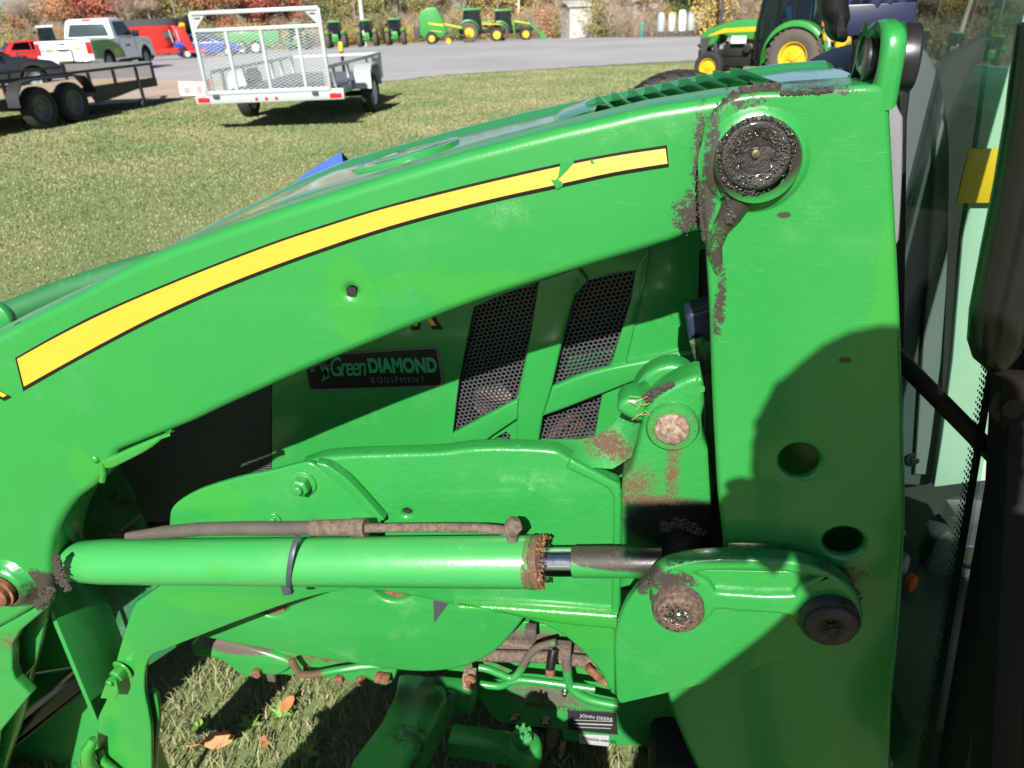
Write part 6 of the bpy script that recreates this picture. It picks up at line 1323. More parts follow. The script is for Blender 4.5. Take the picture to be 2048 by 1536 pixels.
# telehandler: dark machine with a yellow boom
loc = at_dist(385, 66); t = thing('wheel_loader', 'dark machine with a small yellow boom between the mixer and the mesh gate', 'loader', loc, face(50))
mb = MB(); mb.box((0, 0, 1.1), (2.6, 1.5, 1.0)); mb.build('machine_body', M['charcoal'], t, bevel=.1)
mb = MB(); mb.box((-.3, 0, 2.1), (1.2, 1.2, 1.1)); mb.build('cab', M['black'], t, bevel=.08)
mb = MB(); mb.box((-.9, -1.0, 1.7), (.5, .3, 1.3)); mb.build('boom', M['yellow'], t, bevel=.05)
for x in (-.9, .9):
    for s in (1, -1): wheel_obj(t, (x, s * .8, .5), (0, s, 0), .5, .35, .28, M['yellow'], M['rubber'], name='wheel')

# ------------------------------------------------------------------ silver landscape trailer with mesh ramp gate
bl, br = Z(392, 211, .43), Z(692, 198, .43); ctr = (bl + br) / 2; rt = (br - bl).normalized(); W = (br - bl).length / 2
rzT = math.atan2(rt.y, rt.x) + math.pi / 2 - R(3.5)
ST = thing('landscape_trailer', 'silver galvanised utility trailer with an upright mesh ramp gate on the lawn', 'trailer', (ctr.x, ctr.y, 0), rzT)
gal = M['galv']
mb = MB(); mb.box((0, 0, .52), (.06, 2 * W, .16)); mb.build('rear_bumper', gal, ST, bevel=.006)
DW, DL, RZ = W - .27, 4.3, .90
for s in (1, -1):
    mb = MB(); mb.box((-.035, s * (W - .13), .50), (.012, .19, .075)); mb.build('tail_light', M['redlens'], ST, bevel=.006)
for k in (-1, 0, 1):
    mb = MB(); mb.lathe((-.03, k * .16 + .05, .49), (-1, 0, 0), [(.026, 0), (.026, .01), (.001, .014)], 14); mb.build('marker_light', M['redlens'], ST)
for y in (.85, -.75): mb = MB(); mb.box((-.05, y, .555), (.05, .08, .05)); mb.cyl((-.05, y - .05, .54), (-.05, y + .05, .54), .018); mb.build('gate_hinge', M['charcoal'], ST)
gw = DW + .06; GZ0, GZ1, GZ2 = .58, 1.50, 1.74
mb = MB(); lean = -.02
mb.bar((lean, gw, GZ0), (lean - .05, gw, GZ2), .05, .05); mb.bar((lean, -gw, GZ0), (lean - .05, -gw, GZ2), .05, .05)
mb.bar((lean, -gw, GZ0 + .02), (lean, gw, GZ0 + .02), .05, .06); mb.bar((lean - .04, -gw, GZ1), (lean - .04, gw, GZ1), .05, .05); mb.bar((lean - .05, -gw, GZ2), (lean - .05, gw, GZ2), .05, .055)
gate = mb.build('ramp_gate', gal, ST, bevel=.004)
for y in (gw * .50, -gw * .05, -gw * .62): mb = MB(); mb.bar((lean - .003, y, GZ0), (lean - .043, y, GZ1), .035, .045); mb.build('gate_upright', gal, gate)
for s in (1, -1):
    mb = MB(); mb.prism([(lean - .055, s * gw, GZ2), (lean - .055, s * (gw - .25), GZ2), (lean - .046, s * (gw - .02), GZ1), (lean - .046, s * gw, GZ1)], (.008, 0, 0)); mb.build('corner_gusset', gal, gate)
    mb = MB(); mb.box((lean - .062, s * (gw - .10), GZ2 - .07), (.004, .09, .018)); mb.build('gusset_label', M['charcoal'], gate)
mb = MB(); pit = .045; zz = GZ1 - GZ0; k = -gw * 2 - zz * 2.4
while k < gw * 2 + zz * 2.4:                     # expanded-metal mesh: thin slanting strands both ways
    for sg in (1, -1):
        y0, y1 = k, k + sg * zz * 2.2; a, b_ = Vector((0, y0, GZ0)), Vector((0, y1, GZ1)); pts = []
        for (ya, za, yb, zb) in ((y0, GZ0, y1, GZ1),):
            t0, t1 = 0.0, 1.0; dy = yb - ya
            for lim in (-gw, gw):
                tt = (lim - ya) / dy
                if (lim < 0) == (dy > 0): t0 = max(t0, tt)
                else: t1 = min(t1, tt)
            if t1 - t0 > .01:
                A_, B_ = a.lerp(b_, t0), a.lerp(b_, t1); A_.x = lean - .04 * (A_.z - GZ0) / zz; B_.x = lean - .04 * (B_.z - GZ0) / zz; mb.bar(A_, B_, .006, .006)
    k += pit * 2.2
o = mb.build('gate_mesh', gal, gate); tag(o, kind='stuff')
mb = MB(); mb.box((DL / 2, 0, .56), (DL, 2 * DW, .05)); mb.build('deck', simple('trailer_deck_grey', (.10, .11, .13), .7, var=.3), ST)
mb = MB()
for s in (1, -1):
    mb.bar((0, s * DW, .50), (DL, s * DW, .50), .05, .12); mb.bar((.05, s * DW, RZ), (DL, s * DW, RZ), .05, .05)
    for x in (.05, .55, 1.5, 3.0, 3.55, DL - .03): mb.bar((x, s * DW, .5), (x, s * DW, RZ), .045, .045)
mb.bar((DL, -DW, RZ), (DL, DW, RZ), .05, .05); mb.bar((DL, -DW, .5), (DL, DW, .5), .05, .12); mb.build('side_rail', gal, ST)
for s in (1, -1): mb = MB(); mb.box((.02, s * (DW + .03), .72), (.05, .05, .16)); mb.build('rail_marker', M['redlens'], ST)
mb = MB(); mb.prism([(3.4, -DW - .03, .55), (DL - .1, -DW - .03, .52), (DL - .1, -DW - .03, .85), (3.5, -DW - .03, .85)], (0, .01, 0)); mb.build('side_panel', gal, ST)
for s in (1, -1):
    wheel_obj(ST, (2.05, s * (DW + .22), .34), (0, s, 0), .34, .22, .20, M['white'], M['rubber'], name='trailer_wheel')
    mb = MB(); arc = [(2.05 - .46 * math.cos(a_), .34 + .46 * max(-.2, math.sin(a_))) for a_ in np.linspace(R(-8), R(188), 12)]
    arc = [(1.60, .45), (1.62, .72), (1.80, .84), (2.3, .84), (2.48, .72), (2.5, .45)]
    mb.loft([[(x, s * (DW + .05), z) for x, z in arc], [(x, s * (DW + .36), z) for x, z in arc], [(x, s * (DW + .36), z - .03) for x, z in arc]], smooth=False); mb.build('fender', gal, ST)
mb = MB(); mb.cyl((2.05, -DW - .1, .34), (2.05, DW + .1, .34), .05); mb.build('axle', M['dark'], ST)
mb = MB(); mb.bar((DL, -DW * .8, .48), (DL + 1.3, 0, .48), .07, .1); mb.bar((DL, DW * .8, .48), (DL + 1.3, 0, .48), .07, .1); mb.build('tongue', gal, ST)
mb = MB(); mb.cyl((DL + 1.0, .12, .1), (DL + 1.0, .12, 1.0), .035); mb.box((DL + 1.0, .12, .06), (.18, .18, .04)); mb.build('tongue_jack', M['black'], ST)
mb = MB(); mb.box((DL + 1.0, .12, 1.02), (.10, .10, .20)); mb.build('jack_cap', M['yellow'], ST, bevel=.02)
pl_ = MB(); pl_.box((-.04, W + .02, .68), (.012, .40, .20), Matrix.Rotation(.06, 3, 'X')); lp = pl_.build('licence_plate', M['white'], ST)
frp = simple('faded_red_print', (.75, .25, .22), .6)
mb = MB(); mb.box((-.048, W + .10, .66), (.003, .10, .10)); mb.build('plate_print', frp, lp); mb = MB(); mb.box((-.048, W - .10, .66), (.003, .09, .12)); mb.build('plate_print', frp, lp)

# ------------------------------------------------------------------ black tandem equipment trailer at the left
w0 = G(88, 258); FT = thing('equipment_trailer', 'black tandem axle trailer with a wooden deck at the left edge of the lawn', 'trailer', (w0.x + .15, w0.y + .42, 0), R(90) - R(1.5))
bp = M['blackpaint']; TW = 2.15; FL = 3.35; RL = -2.6; dz = .55; rz_ = .82      # local: right side at y = 0, deck spans y .25 .. .25+TW
y0, y1 = .28, .28 + TW
mb = MB(); npl = 10
for k in range(npl):
    mb = MB(); yy = y0 + TW * (k + .5) / npl; mb.box(((FL + RL) / 2, yy, dz), (FL - RL - .02, TW / npl - .012, .04)); mb.build('deck_plank', M['wood'], FT)
mb = MB()
for yy in (y0 - .02, y1 + .02): mb.bar((RL, yy, dz - .08), (FL, yy, dz - .08), .06, .16)
mb.bar((FL, y0, dz - .08), (FL, y1, dz - .08), .06, .16); mb.box(((FL + RL) / 2, (y0 + y1) / 2, dz - .10), (FL - RL - .1, TW * .8, .06)); mb.prism([(FL, y0 - .02, dz - .1), (1.2, y0 - .02, dz - .1), (1.3, y0 - .02, dz - .30), (2.0, y0 - .02, dz - .24), (2.9, y0 - .02, dz - .13)], (0, .04, 0)); mb.build('frame', bp, FT)
for yy in (y0 - .02, y1 + .02):
    mb = MB(); mb.bar((RL, yy, rz_ + .03), (FL, yy, rz_ + .03), .05, .05)
    for x in ([-1.9, -.9, 1.25, 2.0, 2.75, FL - .03] if yy < 1 else [-1.5, .1, 1.7, 2.6, FL - .03]): mb.bar((x, yy, dz - .1), (x, yy, rz_), .04, .05)
    mb.build('side_rail', bp, FT)
mb = MB(); mb.box((FL, (y0 + y1) / 2, (dz + rz_) / 2 + .04), (.03, TW, rz_ - dz + .08)); mb.build('headboard', simple('dull_grey_board', (.11, .11, .115), .75, var=.2), FT)
for x in (-.42, .42):
    for s, yy in ((-1, .12), (1, y1 + .16)): wheel_obj(FT, (x, yy, .36), (0, s, 0), .36, .22, .22, M['wheelgrey'], M['rubber'], name='trailer_wheel', dish=.0)
for s, (a_, b_) in ((-1, (-.02, .24)), (1, (y1 + .02, y1 + .30))):
    arc = [(-.98, .42), (-.96, .62), (-.80, .80), (-.5, .84), (.5, .84), (.80, .80), (.98, .60), (1.02, .48)]
    mb = MB(); mb.loft([[(x, a_, z) for x, z in arc], [(x, b_, z) for x, z in arc]]); mb.loft([[(x, a_, z) for x, z in arc], [(x, a_, z - .03) for x, z in arc]]); mb.build('fender', bp, FT, angle=50)
mb = MB(); mb.cyl((-.42, .1, .36), (-.42, y1, .36), .05); mb.cyl((.42, .1, .36), (.42, y1, .36), .05); mb.build('axle', M['dark'], FT)
mb = MB(); mb.bar((2.75, y0 - .05, .12), (2.72, y0 - .05, dz), .05, .05); mb.cyl((2.70, y0 - .09, .09), (2.70, y0 - .0, .09), .08); mb.build('jack_stand', bp, FT)
mb = MB(); mb.bar((FL, y0 + .4, dz - .12), (FL + 1.2, (y0 + y1) / 2, .5), .08, .1); mb.bar((FL, y1 - .4, dz - .12), (FL + 1.2, (y0 + y1) / 2, .5), .08, .1); mb.build('tongue', bp, FT)
q = FT.matrix_basis @ Vector((-1.1, y0 + .35, 0)); o = MB(); o.box((q.x, q.y, dz + .045), (.22, .45, .05), Matrix.Rotation(.3, 3, 'Z')); ob = o.build('orange_strap', M['orange'], None, bevel=.02); tag(ob, 'orange ratchet strap lying on the deck of the black trailer', 'strap')
# wooden deck trailer further back
loc = at_dist(62, 30); t = thing('deck_trailer', 'low wooden deck trailer between the dark pickup and the white pickup', 'trailer', loc, face(-3))
for k in range(8): mb = MB(); mb.box((0, .13 + .25 * k, .60), (3.4, .235, .05)); mb.build('deck_plank', M['wood'], t)
mb = MB(); mb.box((0, -.02, .50), (3.5, .05, .2)); mb.box((0, 2.05, .50), (3.5, .05, .2)); mb.box((1.72, 1, .5), (.05, 2.1, .2)); mb.box((-1.72, 1, .5), (.05, 2.1, .2)); mb.build('frame', simple('rusty_brown_frame', (.10, .075, .06), .8), t)
mb = MB(); mb.bar((1.7, 0, .6), (1.7, 0, .95), .04, .04); mb.bar((1.7, 2, .6), (1.7, 2, .95), .04, .04); mb.bar((1.7, 0, .95), (1.7, 2, .95), .04, .04); mb.build('end_rail', bp, t)
for s, yy in ((-1, -.15), (1, 2.2)): wheel_obj(t, (-.3, yy, .33), (0, s, 0), .33, .2, .2, M['galv'], M['rubber'], name='trailer_wheel')

# blue curved sheet behind the hood, tyre beyond, blue-grey container, white boxes, poles
c = Y(650, 350, 2.05); BP = thing('blue_chute', 'curved blue plastic chute poking up behind the nose of the hood', 'chute', (c.x, c.y, 0))
mb = MB(); rows = []
for u in np.linspace(0, 1, 9):
    p = Y(585 + 98 * u, 372 - 68 * u ** .75, 2.05); q2 = Y(600 + 118 * u, 385 - 64 * u, 2.35)
    base = Vector((c.x, c.y, 0)); rows.append([Vector((p.x, p.y, p.z - .9)) - base, p - base, p.lerp(q2, .5) + Vector((0, 0, .012 - .03 * u)) - base, q2 - base + Vector((0, 0, -.03)), Vector((q2.x, q2.y, q2.z - .9)) - base])
mb.loft(rows); mb.build('chute_shell', M['bluetarp'], BP, angle=60)
mb = MB(); mb.box((0, .15, .35), (.2, .2, .7)); mb.build('chute_stand', M['bluetarp'], BP)
loc = at_dist(1366, 6.4); t = thing('spare_wheel', 'black tractor tyre standing beyond the louvres of the hood', 'wheel', (loc.x, loc.y, 0), 0)
wh = wheel_obj(t, (0, 0, .565), (.08, 1, 0), .555, .30, .33, M['yellow'], M['rubber'], lugs=26, name='tyre_and_rim')
c = at_dist(1700, 34); t = thing('storage_container', 'blue-grey steel wall of a container behind the parked tractor', 'container', c, face(80))
mb = MB(); mb.box((0, 0, 2.0), (3.6, 2.4, 4.0)); mb.build('container_body', M['container'], t)
for k in range(18): mb = MB(); mb.box((-1.7 + .2 * k, -1.23, 2.0), (.09, .05, 3.8)); mb.build('wall_rib', M['container'], t) if k == 0 else (lambda s: (setattr(s, 'location', (.2 * k, 0, 0))))(link('wall_rib', bpy.data.meshes['wall_rib'], t))
c = at_dist(1628, 27); o = MB(); o.lathe((c.x, c.y, 0), (0, 0, 1), [(.16, 0), (.17, .1), (.17, 1.95), (.14, 2.02), (.001, 2.03)], 20); ob = o.build('white_post', M['white'], None); tag(ob, 'white upright cylinder behind the rear fender of the parked tractor', 'post')
c = at_dist(1672, 24); t = thing('yellow_mower', 'yellow and green implement half hidden behind the hood end', 'implement', c, face(80))
mb = MB(); mb.box((0, 0, .8), (1.3, .8, .35)); mb.build('deck', M['yellow'], t, bevel=.08); mb = MB(); mb.box((.9, 0, .8), (.5, .5, .7)); mb.box((-.2, 0, 1.1), (.3, .3, .4)); mb.build('gearbox', M['fargreen'], t, bevel=.06); mb = MB(); mb.box((0, 0, .35), (1.2, .6, .7)); mb.build('frame', M['charcoal'], t)
for px, d_, wv, hv, mt, lab in ((1152, 71, 1.9, 2.4, 'offwhite', 'white shed wall showing between bare bushes, left of the two'), (1278, 62, 1.9, 2.3, 'offwhite', 'white shed wall showing behind bushes, right of the two')):
    c = at_dist(px, d_); t = thing('shed', lab, 'shed', (c.x, c.y, c.z), face(70)); mb = MB(); mb.box((0, 0, hv / 2), (wv, 3, hv)); mb.build('wall', M[mt], t); mb = MB(); mb.prism([(-wv / 2 - .2, -1.7, hv), (wv / 2 + .2, -1.7, hv), (wv / 2 + .2, 0, hv + .35), (-wv / 2 - .2, 0, hv + .35)], (0, 0, .1)); mb.prism([(-wv / 2 - .2, 1.7, hv), (wv / 2 + .2, 1.7, hv), (wv / 2 + .2, 0, hv + .35), (-wv / 2 - .2, 0, hv + .35)], (0, 0, .1)); mb.build('roof', M['offwhite'], t)
for i, (px, mt, lab) in enumerate(((1322, 'galv', 'grey tank at the left end of the row behind the bushes'), (1343, 'offwhite', 'cream tank in the row behind the bushes with a yellow lid'), (1364, 'white', 'tallest white tank in the row behind the bushes'), (1382, 'galv', 'pale blue grey tank at the right end of the row behind the bushes'), (1402, 'white', 'white tank with a yellow lid beside the nose of the parked tractor'))):
    c = at_dist(px, 50.5); t = thing('storage_tank', lab, 'tank', c, 0, 'pale tanks behind the bushes'); hh_ = 1.30 + .10 * (i == 2)
    mb = MB(); mb.lathe((0, 0, .3), (0, 0, 1), [(.20, 0), (.23, .06), (.23, hh_ - .42), (.19, hh_ - .32)], 20); mb.build('tank_body', M[mt], t); mb = MB(); mb.lathe((0, 0, hh_ - .06), (0, 0, 1), [(.23, 0), (.21, .06), (.10, .1)], 20); mb.build('lid', M['yellow'] if i in (1, 4) else M[mt], t); mb = MB(); mb.box((0, 0, .15), (.42, .42, .3)); mb.build('stand', M['charcoal'], t)
bpy.data.objects['teal_tractor'].scale = (.62, .62, .62)
c = at_dist(1481, 50); t = thing('red_machine', 'red implement peeping over the hood of the parked tractor', 'implement', c, face(80)); t.scale = (.6, .6, .6); mb = MB(); mb.box((0, 0, 1.1), (1.9, 1, 2.2), taper=.7); mb.build('body', M['red'], t, bevel=.15); mb = MB(); mb.lathe((-.2, 0, 2.15), (0, 0, 1), [(.12, 0), (.12, .4), (.001, .42)], 12); mb.lathe((.5, 0, 2.15), (0, 0, 1), [(.1, 0), (.1, .35), (.001, .37)], 12); mb.build('intake', M['black'], t)
c = at_dist(727, 84); o = MB(); o.cyl((c.x, c.y, c.z - .2), (c.x, c.y, c.z + 9), .21, .17, 14); ob = o.build('utility_pole', M['pole'], None); tag(ob, 'pale straight utility pole behind the row of tractors', 'pole')
c = at_dist(1441, 44); o = MB(); o.cyl((c.x, c.y, c.z - .1), (c.x, c.y, c.z + 7), .09, .08, 10); ob = o.build('dark_post', M['charcoal'], None); tag(ob, 'thin dark post rising behind the nose of the parked tractor', 'post')
c = at_dist(1284, 51); o = MB(); o.cyl((c.x, c.y, c.z), (c.x, c.y, c.z + .85), .08, .08, 10); o.box((c.x, c.y, c.z + .8), (.18, .14, .12)); ob = o.build('green_bollard', M['teal'], None, bevel=.02); tag(ob, 'short dark green post at the far edge of the gravel', 'post')

# ------------------------------------------------------------------ trees and bushes
def leafmat(name, cols):
    m, t, b = new_mat(name); oi = node(t, 'ObjectInfo'); pos = node(t, 'TexCoord').outputs['Object']; geo = node(t, 'NewGeometry')
    c = mix_n(t, geo.outputs['Random Per Island'], cols[0], cols[1]); c = mix_n(t, ramp_n(t, noise_n(t, pos, .9, 4), .4, .62), c, cols[2]); c = mix_n(t, math_n(t, 'MULTIPLY', oi.outputs['Random'], .5), c, cols[3])
    t.links.new(c, b.inputs['Base Color']); b.inputs['Roughness'].default_value = .8; b.inputs['Specular IOR Level'].default_value = .1; return m
LM = {'russet': leafmat('russet_leaves', ((0.462, 0.176, 0.092), (0.384, 0.241, 0.137), (0.306, 0.215, 0.137), (0.540, 0.280, 0.137))),
      'red': leafmat('red_leaves', ((0.488, 0.085, 0.072), (0.358, 0.085, 0.079), (0.410, 0.150, 0.098), (0.462, 0.202, 0.124))),
      'yellow': leafmat('yellow_leaves', ((0.592, 0.423, 0.124), (0.436, 0.332, 0.111), (0.332, 0.280, 0.111), (0.488, 0.306, 0.124))),
      'olive': leafmat('olive_leaves', ((0.215, 0.215, 0.085), (0.293, 0.267, 0.105), (0.176, 0.189, 0.079), (0.332, 0.267, 0.124))),
      'green': leafmat('evergreen_leaves', ((0.092, 0.144, 0.066), (0.124, 0.176, 0.072), (0.079, 0.118, 0.059), (0.163, 0.189, 0.085))),
      'twig': leafmat('bare_twigs', ((0.371, 0.280, 0.215), (0.449, 0.371, 0.293), (0.306, 0.241, 0.189), (0.410, 0.306, 0.202)))}
M['bark'] = simple('grey_bark', (.25, .21, .175), .9, var=.3, scale=3); M['birch'] = simple('pale_birch_bark', (.58, .54, .48), .8, var=.3, scale=5)
def tree_proto(name, lab, kind, h, cr, nleaf, ls, bark='bark', z0=.12, bush=False, seed=0):
    r = random.Random(seed); t = thing(name, lab, 'bush' if bush else 'tree', (0, 0, 0), 0)
    mb = MB(); tips = []
    nl = 9 if not bush else 10
    if not bush:
        pts = [Vector((0, 0, -.2)), Vector((r.uniform(-.1, .1), 0, h * .3)), Vector((r.uniform(-.3, .3), r.uniform(-.3, .3), h * .65)), Vector((r.uniform(-.4, .4), r.uniform(-.4, .4), h * .97))]
        mb.tube(pts, [h * .017, h * .013, h * .008, .02], 7)
        for k in range(nl):
            u = r.uniform(.12, .85); a = pts[0].lerp(pts[3], u); an = r.uniform(0, 6.28); L = cr * r.uniform(.5, 1.0) * (1.15 - u * .5); e = a + Vector((math.cos(an) * L, math.sin(an) * L, L * r.uniform(.3, .9)))
            mid = a.lerp(e, .5) + Vector((0, 0, .12 * L)); mb.tube([a, mid, e], [h * .006, h * .004, .01], 5); tips.append((mid, L * .5)); tips.append((e, L * .55))
            for q_ in range(2):
                e2 = mid + Vector((r.uniform(-1, 1), r.uniform(-1, 1), r.uniform(.1, .9))) * L * .6; mb.tube([mid, e2], [h * .003, .008], 4); tips.append((e2, L * .45))
    else:
        for k in range(nl):
            an = r.uniform(0, 6.28); e = Vector((math.cos(an) * cr * r.uniform(.2, .9), math.sin(an) * cr * r.uniform(.2, .9), h * r.uniform(.55, 1))); mb.tube([Vector((0, 0, -.1)), e * .5 + Vector((0, 0, .1 * h)), e], [.03, .02, .006], 4); tips += [(e, cr * .45), (e * .55, cr * .5), (e * .25, cr * .45)]
    mb.build('trunk' if not bush else 'stems', M[bark], t, angle=80)
    q = np.random.default_rng(seed); n = nleaf; ti = q.integers(0, len(tips), n); C = np.array([tips[i][0] for i in ti]); Rr = np.array([tips[i][1] for i in ti])[:, None]
    P_ = C + q.normal(0, .5, (n, 3)) * Rr * np.array([1, 1, .75]); P_[:, 2] = np.clip(P_[:, 2], z0, None)
    # each leaf clump: a small randomly turned triangle pair
    A = q.normal(0, 1, (n, 3)); A /= np.linalg.norm(A, axis=1)[:, None]; B = np.cross(A, q.normal(0, 1, (n, 3))); B /= np.linalg.norm(B, axis=1)[:, None]
    s_ = (ls * q.uniform(.5, 1.3, n))[:, None]; asp = .45 if kind != 'twig' else .10; ln = 1.0 if kind != 'twig' else 2.6
    V = np.stack([P_ - A * s_ * ln, P_ - B * s_ * asp, P_ + A * s_ * ln, P_ + B * s_ * asp], 1).reshape(-1, 3)
    me = bpy.data.meshes.new('crown'); me.vertices.add(len(V)); me.vertices.foreach_set('co', V.ravel()); me.loops.add(4 * n); me.loops.foreach_set('vertex_index', np.arange(4 * n, dtype=np.int32)); me.polygons.add(n)
    me.polygons.foreach_set('loop_start', np.arange(0, 4 * n, 4, dtype=np.int32)); me.polygons.foreach_set('loop_total', np.full(n, 4, dtype=np.int32)); me.update(calc_edges=True); me.validate(); me.materials.append(LM[kind]); link('crown' if not bush else 'foliage', me, t)
    return t
protos = []
specs = [('russet_tree', 'russet', 12, 3.2, 5200, .17), ('red_maple', 'red', 11, 3.0, 5200, .17), ('golden_tree', 'yellow', 11, 2.8, 4200, .16), ('olive_tree', 'olive', 12, 3.0, 5200, .17), ('evergreen_tree', 'green', 12, 2.6, 6500, .15), ('bare_tree', 'twig', 12, 3.0, 5200, .15), ('bare_tree', 'twig', 13, 2.6, 4200, .15), ('birch_tree', 'yellow', 12, 2.4, 2400, .14)]
for i, (nm, kd, h, cr, nlf, ls) in enumerate(specs): protos.append(tree_proto(nm, 'x', kd, h, cr, nlf, ls, 'birch' if nm == 'birch_tree' else 'bark', seed=20 + i, z0=.3))
words_ = {'russet_tree': 'russet autumn tree', 'red_maple': 'deep red maple', 'golden_tree': 'yellow leaved tree', 'olive_tree': 'olive green tree', 'evergreen_tree': 'dark green tree', 'bare_tree': 'nearly bare grey tree', 'birch_tree': 'pale trunked yellow birch'}
lay = []                                   # picture column, distance, kind: read off the photograph's tree line
K = {'r': 0, 'm': 1, 'y': 2, 'o': 3, 'g': 4, 'b': 5, 'c': 6, 'w': 7}
seq = [(-180, 'b'), (-120, 'r'), (-60, 'b'), (-20, 'c'), (20, 'r'), (60, 'b'), (100, 'b'), (130, 'r'), (165, 'm'), (200, 'm'), (235, 'r'), (265, 'b'), (300, 'c'), (330, 'o'), (352, 'o'), (390, 'r'), (425, 'm'), (460, 'r'), (495, 'r'), (530, 'm'), (560, 'r'), (592, 'm'), (622, 'b'), (650, 'y'), (678, 'g'), (705, 'o'), (740, 'y'), (775, 'o'), (805, 'b'), (840, 'o'), (870, 'c'), (905, 'b'), (940, 'o'), (975, 'y'), (1005, 'o'), (1036, 'w'), (1055, 'w'), (1085, 'o'), (1110, 'b'), (1150, 'c'), (1185, 'b'), (1220, 'o'), (1255, 'b'), (1290, 'c'), (1318, 'y'), (1345, 'g'), (1372, 'g'), (1402, 'y'), (1432, 'y'), (1462, 'y'), (1490, 'o'), (1520, 'y'), (1555, 'o'), (1590, 'g'), (1630, 'y'), (1670, 'b'), (1715, 'o'), (1760, 'r'), (1810, 'b'), (1860, 'o'), (1920, 'r'), (1980, 'b'), (2050, 'o'), (2120, 'b')]
landm = [(200, 'the pickup'), (330, 'the red mixer'), (630, 'the mesh gate'), (800, 'the tractor row'), (905, 'the round baler'), (1100, 'the loader tractor'), (1300, 'the white sheds'), (1500, 'the parked tractor nose'), (1680, 'the parked cab')]
used = set(); rows_ = [(97, 0), (106, 17), (118, -11)]
ord_ = {}
for ri, (dist, off) in enumerate(rows_):
    for px, kd in seq:
        if ri == 2 and random.random() < .25: continue
        i = K[kd] if ri == 0 else random.choice([K[kd], 5, 6, 3, 3]); pr = protos[i]
        first = i not in used; o = pr if first else copy_tree(pr); used.add(i)
        p = at_dist(px + off + random.uniform(-9, 9), d_edge(px) + dist - 90 + random.uniform(-3, 3)); o.location = p; o.rotation_euler.z = random.uniform(0, 6.28); s = random.uniform(.62, .80) * (.55 if px < 45 else (.62 if px > 1200 else 1)); o.scale = (s * 1.1, s * 1.1, s)
        nm = specs[i][0]; where = next((l for lim, l in landm if px < lim), 'the close mast'); rk = ('front row of the tree line', 'second row of the tree line', 'back row of the tree line')[ri]
        ord_.setdefault((words_[nm], where, ri), []).append((px + off, o)); o['category'] = 'tree'; o['group'] = '%ss of the tree line' % words_[nm]
bp_ = [tree_proto('bush', 'x', kd, h, cr, nlf, ls, bush=True, seed=50 + i, z0=.05) for i, (kd, h, cr, nlf, ls) in enumerate((('olive', 2.2, 1.5, 2000, .09), ('twig', 2.6, 1.5, 2200, .08), ('russet', 2.4, 1.5, 2000, .09), ('yellow', 1.8, 1.3, 1600, .09)))]
bw = ['olive green bush', 'leafless twiggy bush', 'russet brown bush', 'yellow green bush']; usedb = set(); px = -200
while px < 2150:
    i = random.choice([0, 1, 1, 0, 0, 3, 1, 2]); first = i not in usedb; o = bp_[i] if first else copy_tree(bp_[i]); usedb.add(i)
    gap = 1268 < px < 1286
    d_ = d_edge(px) + random.uniform(.5, 4); s = random.uniform(.75, 1.35) * (.6 if gap else (.36 if 1308 < px < 1420 else 1)); o.location = at_dist(px, d_); o.rotation_euler.z = random.uniform(0, 6.28); o.scale = (s, s, s)
    where = next((l for lim, l in landm if px < lim), 'the close mast'); ord_.setdefault((bw[i], where, 9), []).append((px, o)); o['group'] = '%ses along the far verge' % bw[i]; o['category'] = 'bush'
    px += random.uniform(14, 30)

_on = ['first', 'second', 'third', 'fourth', 'fifth', 'sixth', 'seventh', 'eighth', 'ninth', 'tenth', 'eleventh', 'twelfth', 'thirteenth', 'fourteenth', 'fifteenth', 'sixteenth']
for (wd_, where, ri), lst in ord_.items():
    lst.sort(key=lambda q_: q_[0])
    for k, (_, o) in enumerate(lst):
        tail = 'behind %s' % where if ri == 9 else 'above %s, %s row' % (where, ('front', 'middle', 'rear')[ri])
        o['label'] = ('%s %s from left %s' % (_on[min(k, 15)], wd_, tail)) if len(lst) > 1 else 'only %s %s' % (wd_, tail)
# ------------------------------------------------------------------ the person taking the picture, standing behind the camera
def skin_body(name, verts, edges, radii, mat, parent, sub=2, root=0):
    me = bpy.data.meshes.new(name); me.from_pydata([tuple(v) for v in verts], edges, []); o = bpy.data.objects.new(name, me); COL.objects.link(o)
    md = o.modifiers.new('skin', 'SKIN'); 
    for i, r_ in enumerate(radii):
        me.skin_vertices[0].data[i].radius = r_ if isinstance(r_, tuple) else (r_, r_)
        me.skin_vertices[0].data[i].use_root = (i == root)
    sb = o.modifiers.new('sub', 'SUBSURF'); sb.levels = sub; sb.render_levels = sub
    dg = bpy.context.evaluated_depsgraph_get(); m2 = bpy.data.meshes.new_from_object(o.evaluated_get(dg)); bpy.data.objects.remove(o)
    m2.materials.clear(); m2.materials.append(mat); m2.polygons.foreach_set('use_smooth', [True] * len(m2.polygons)); m2.name = name
    return link(name, m2, parent)
PX, PY = .40, -.22                             # where the person stands
PN = thing('person', 'person in navy jacket and jeans photographing the tractor with a phone, shadow on the mast', 'person', (PX, PY, 0))
ph = thing('phone', 'phone held sideways in one hand by the person photographing the tractor', 'phone', (0, 0, 0)); C3 = CAM_ROT
def cl(x, y, z): return CAM_P + C3 @ Vector((x, y, z))
ORG['phone'] = Vector((0, 0, 0)); ORG[ph.name] = Vector((0, 0, 0))
mb = MB(); pc = cl(.062, -.022, .012); mb.box(pc, (.152, .074, .009), C3); mb.build('phone_case', M['black'], ph, bevel=.004, seg=3)
mb = MB(); mb.box(cl(.062, -.022, .0172), (.144, .067, .0012), C3); mb.build('phone_screen', M['black_gloss'], ph)
L = lambda x, y, z: Vector((x, y, z))
def Wp(x, y, z): return Vector((x - PX, y - PY, z))
head = Wp(.262, -.135, 1.795)
hR = cl(.150, -.018, .02) - Vector((PX, PY, 0))
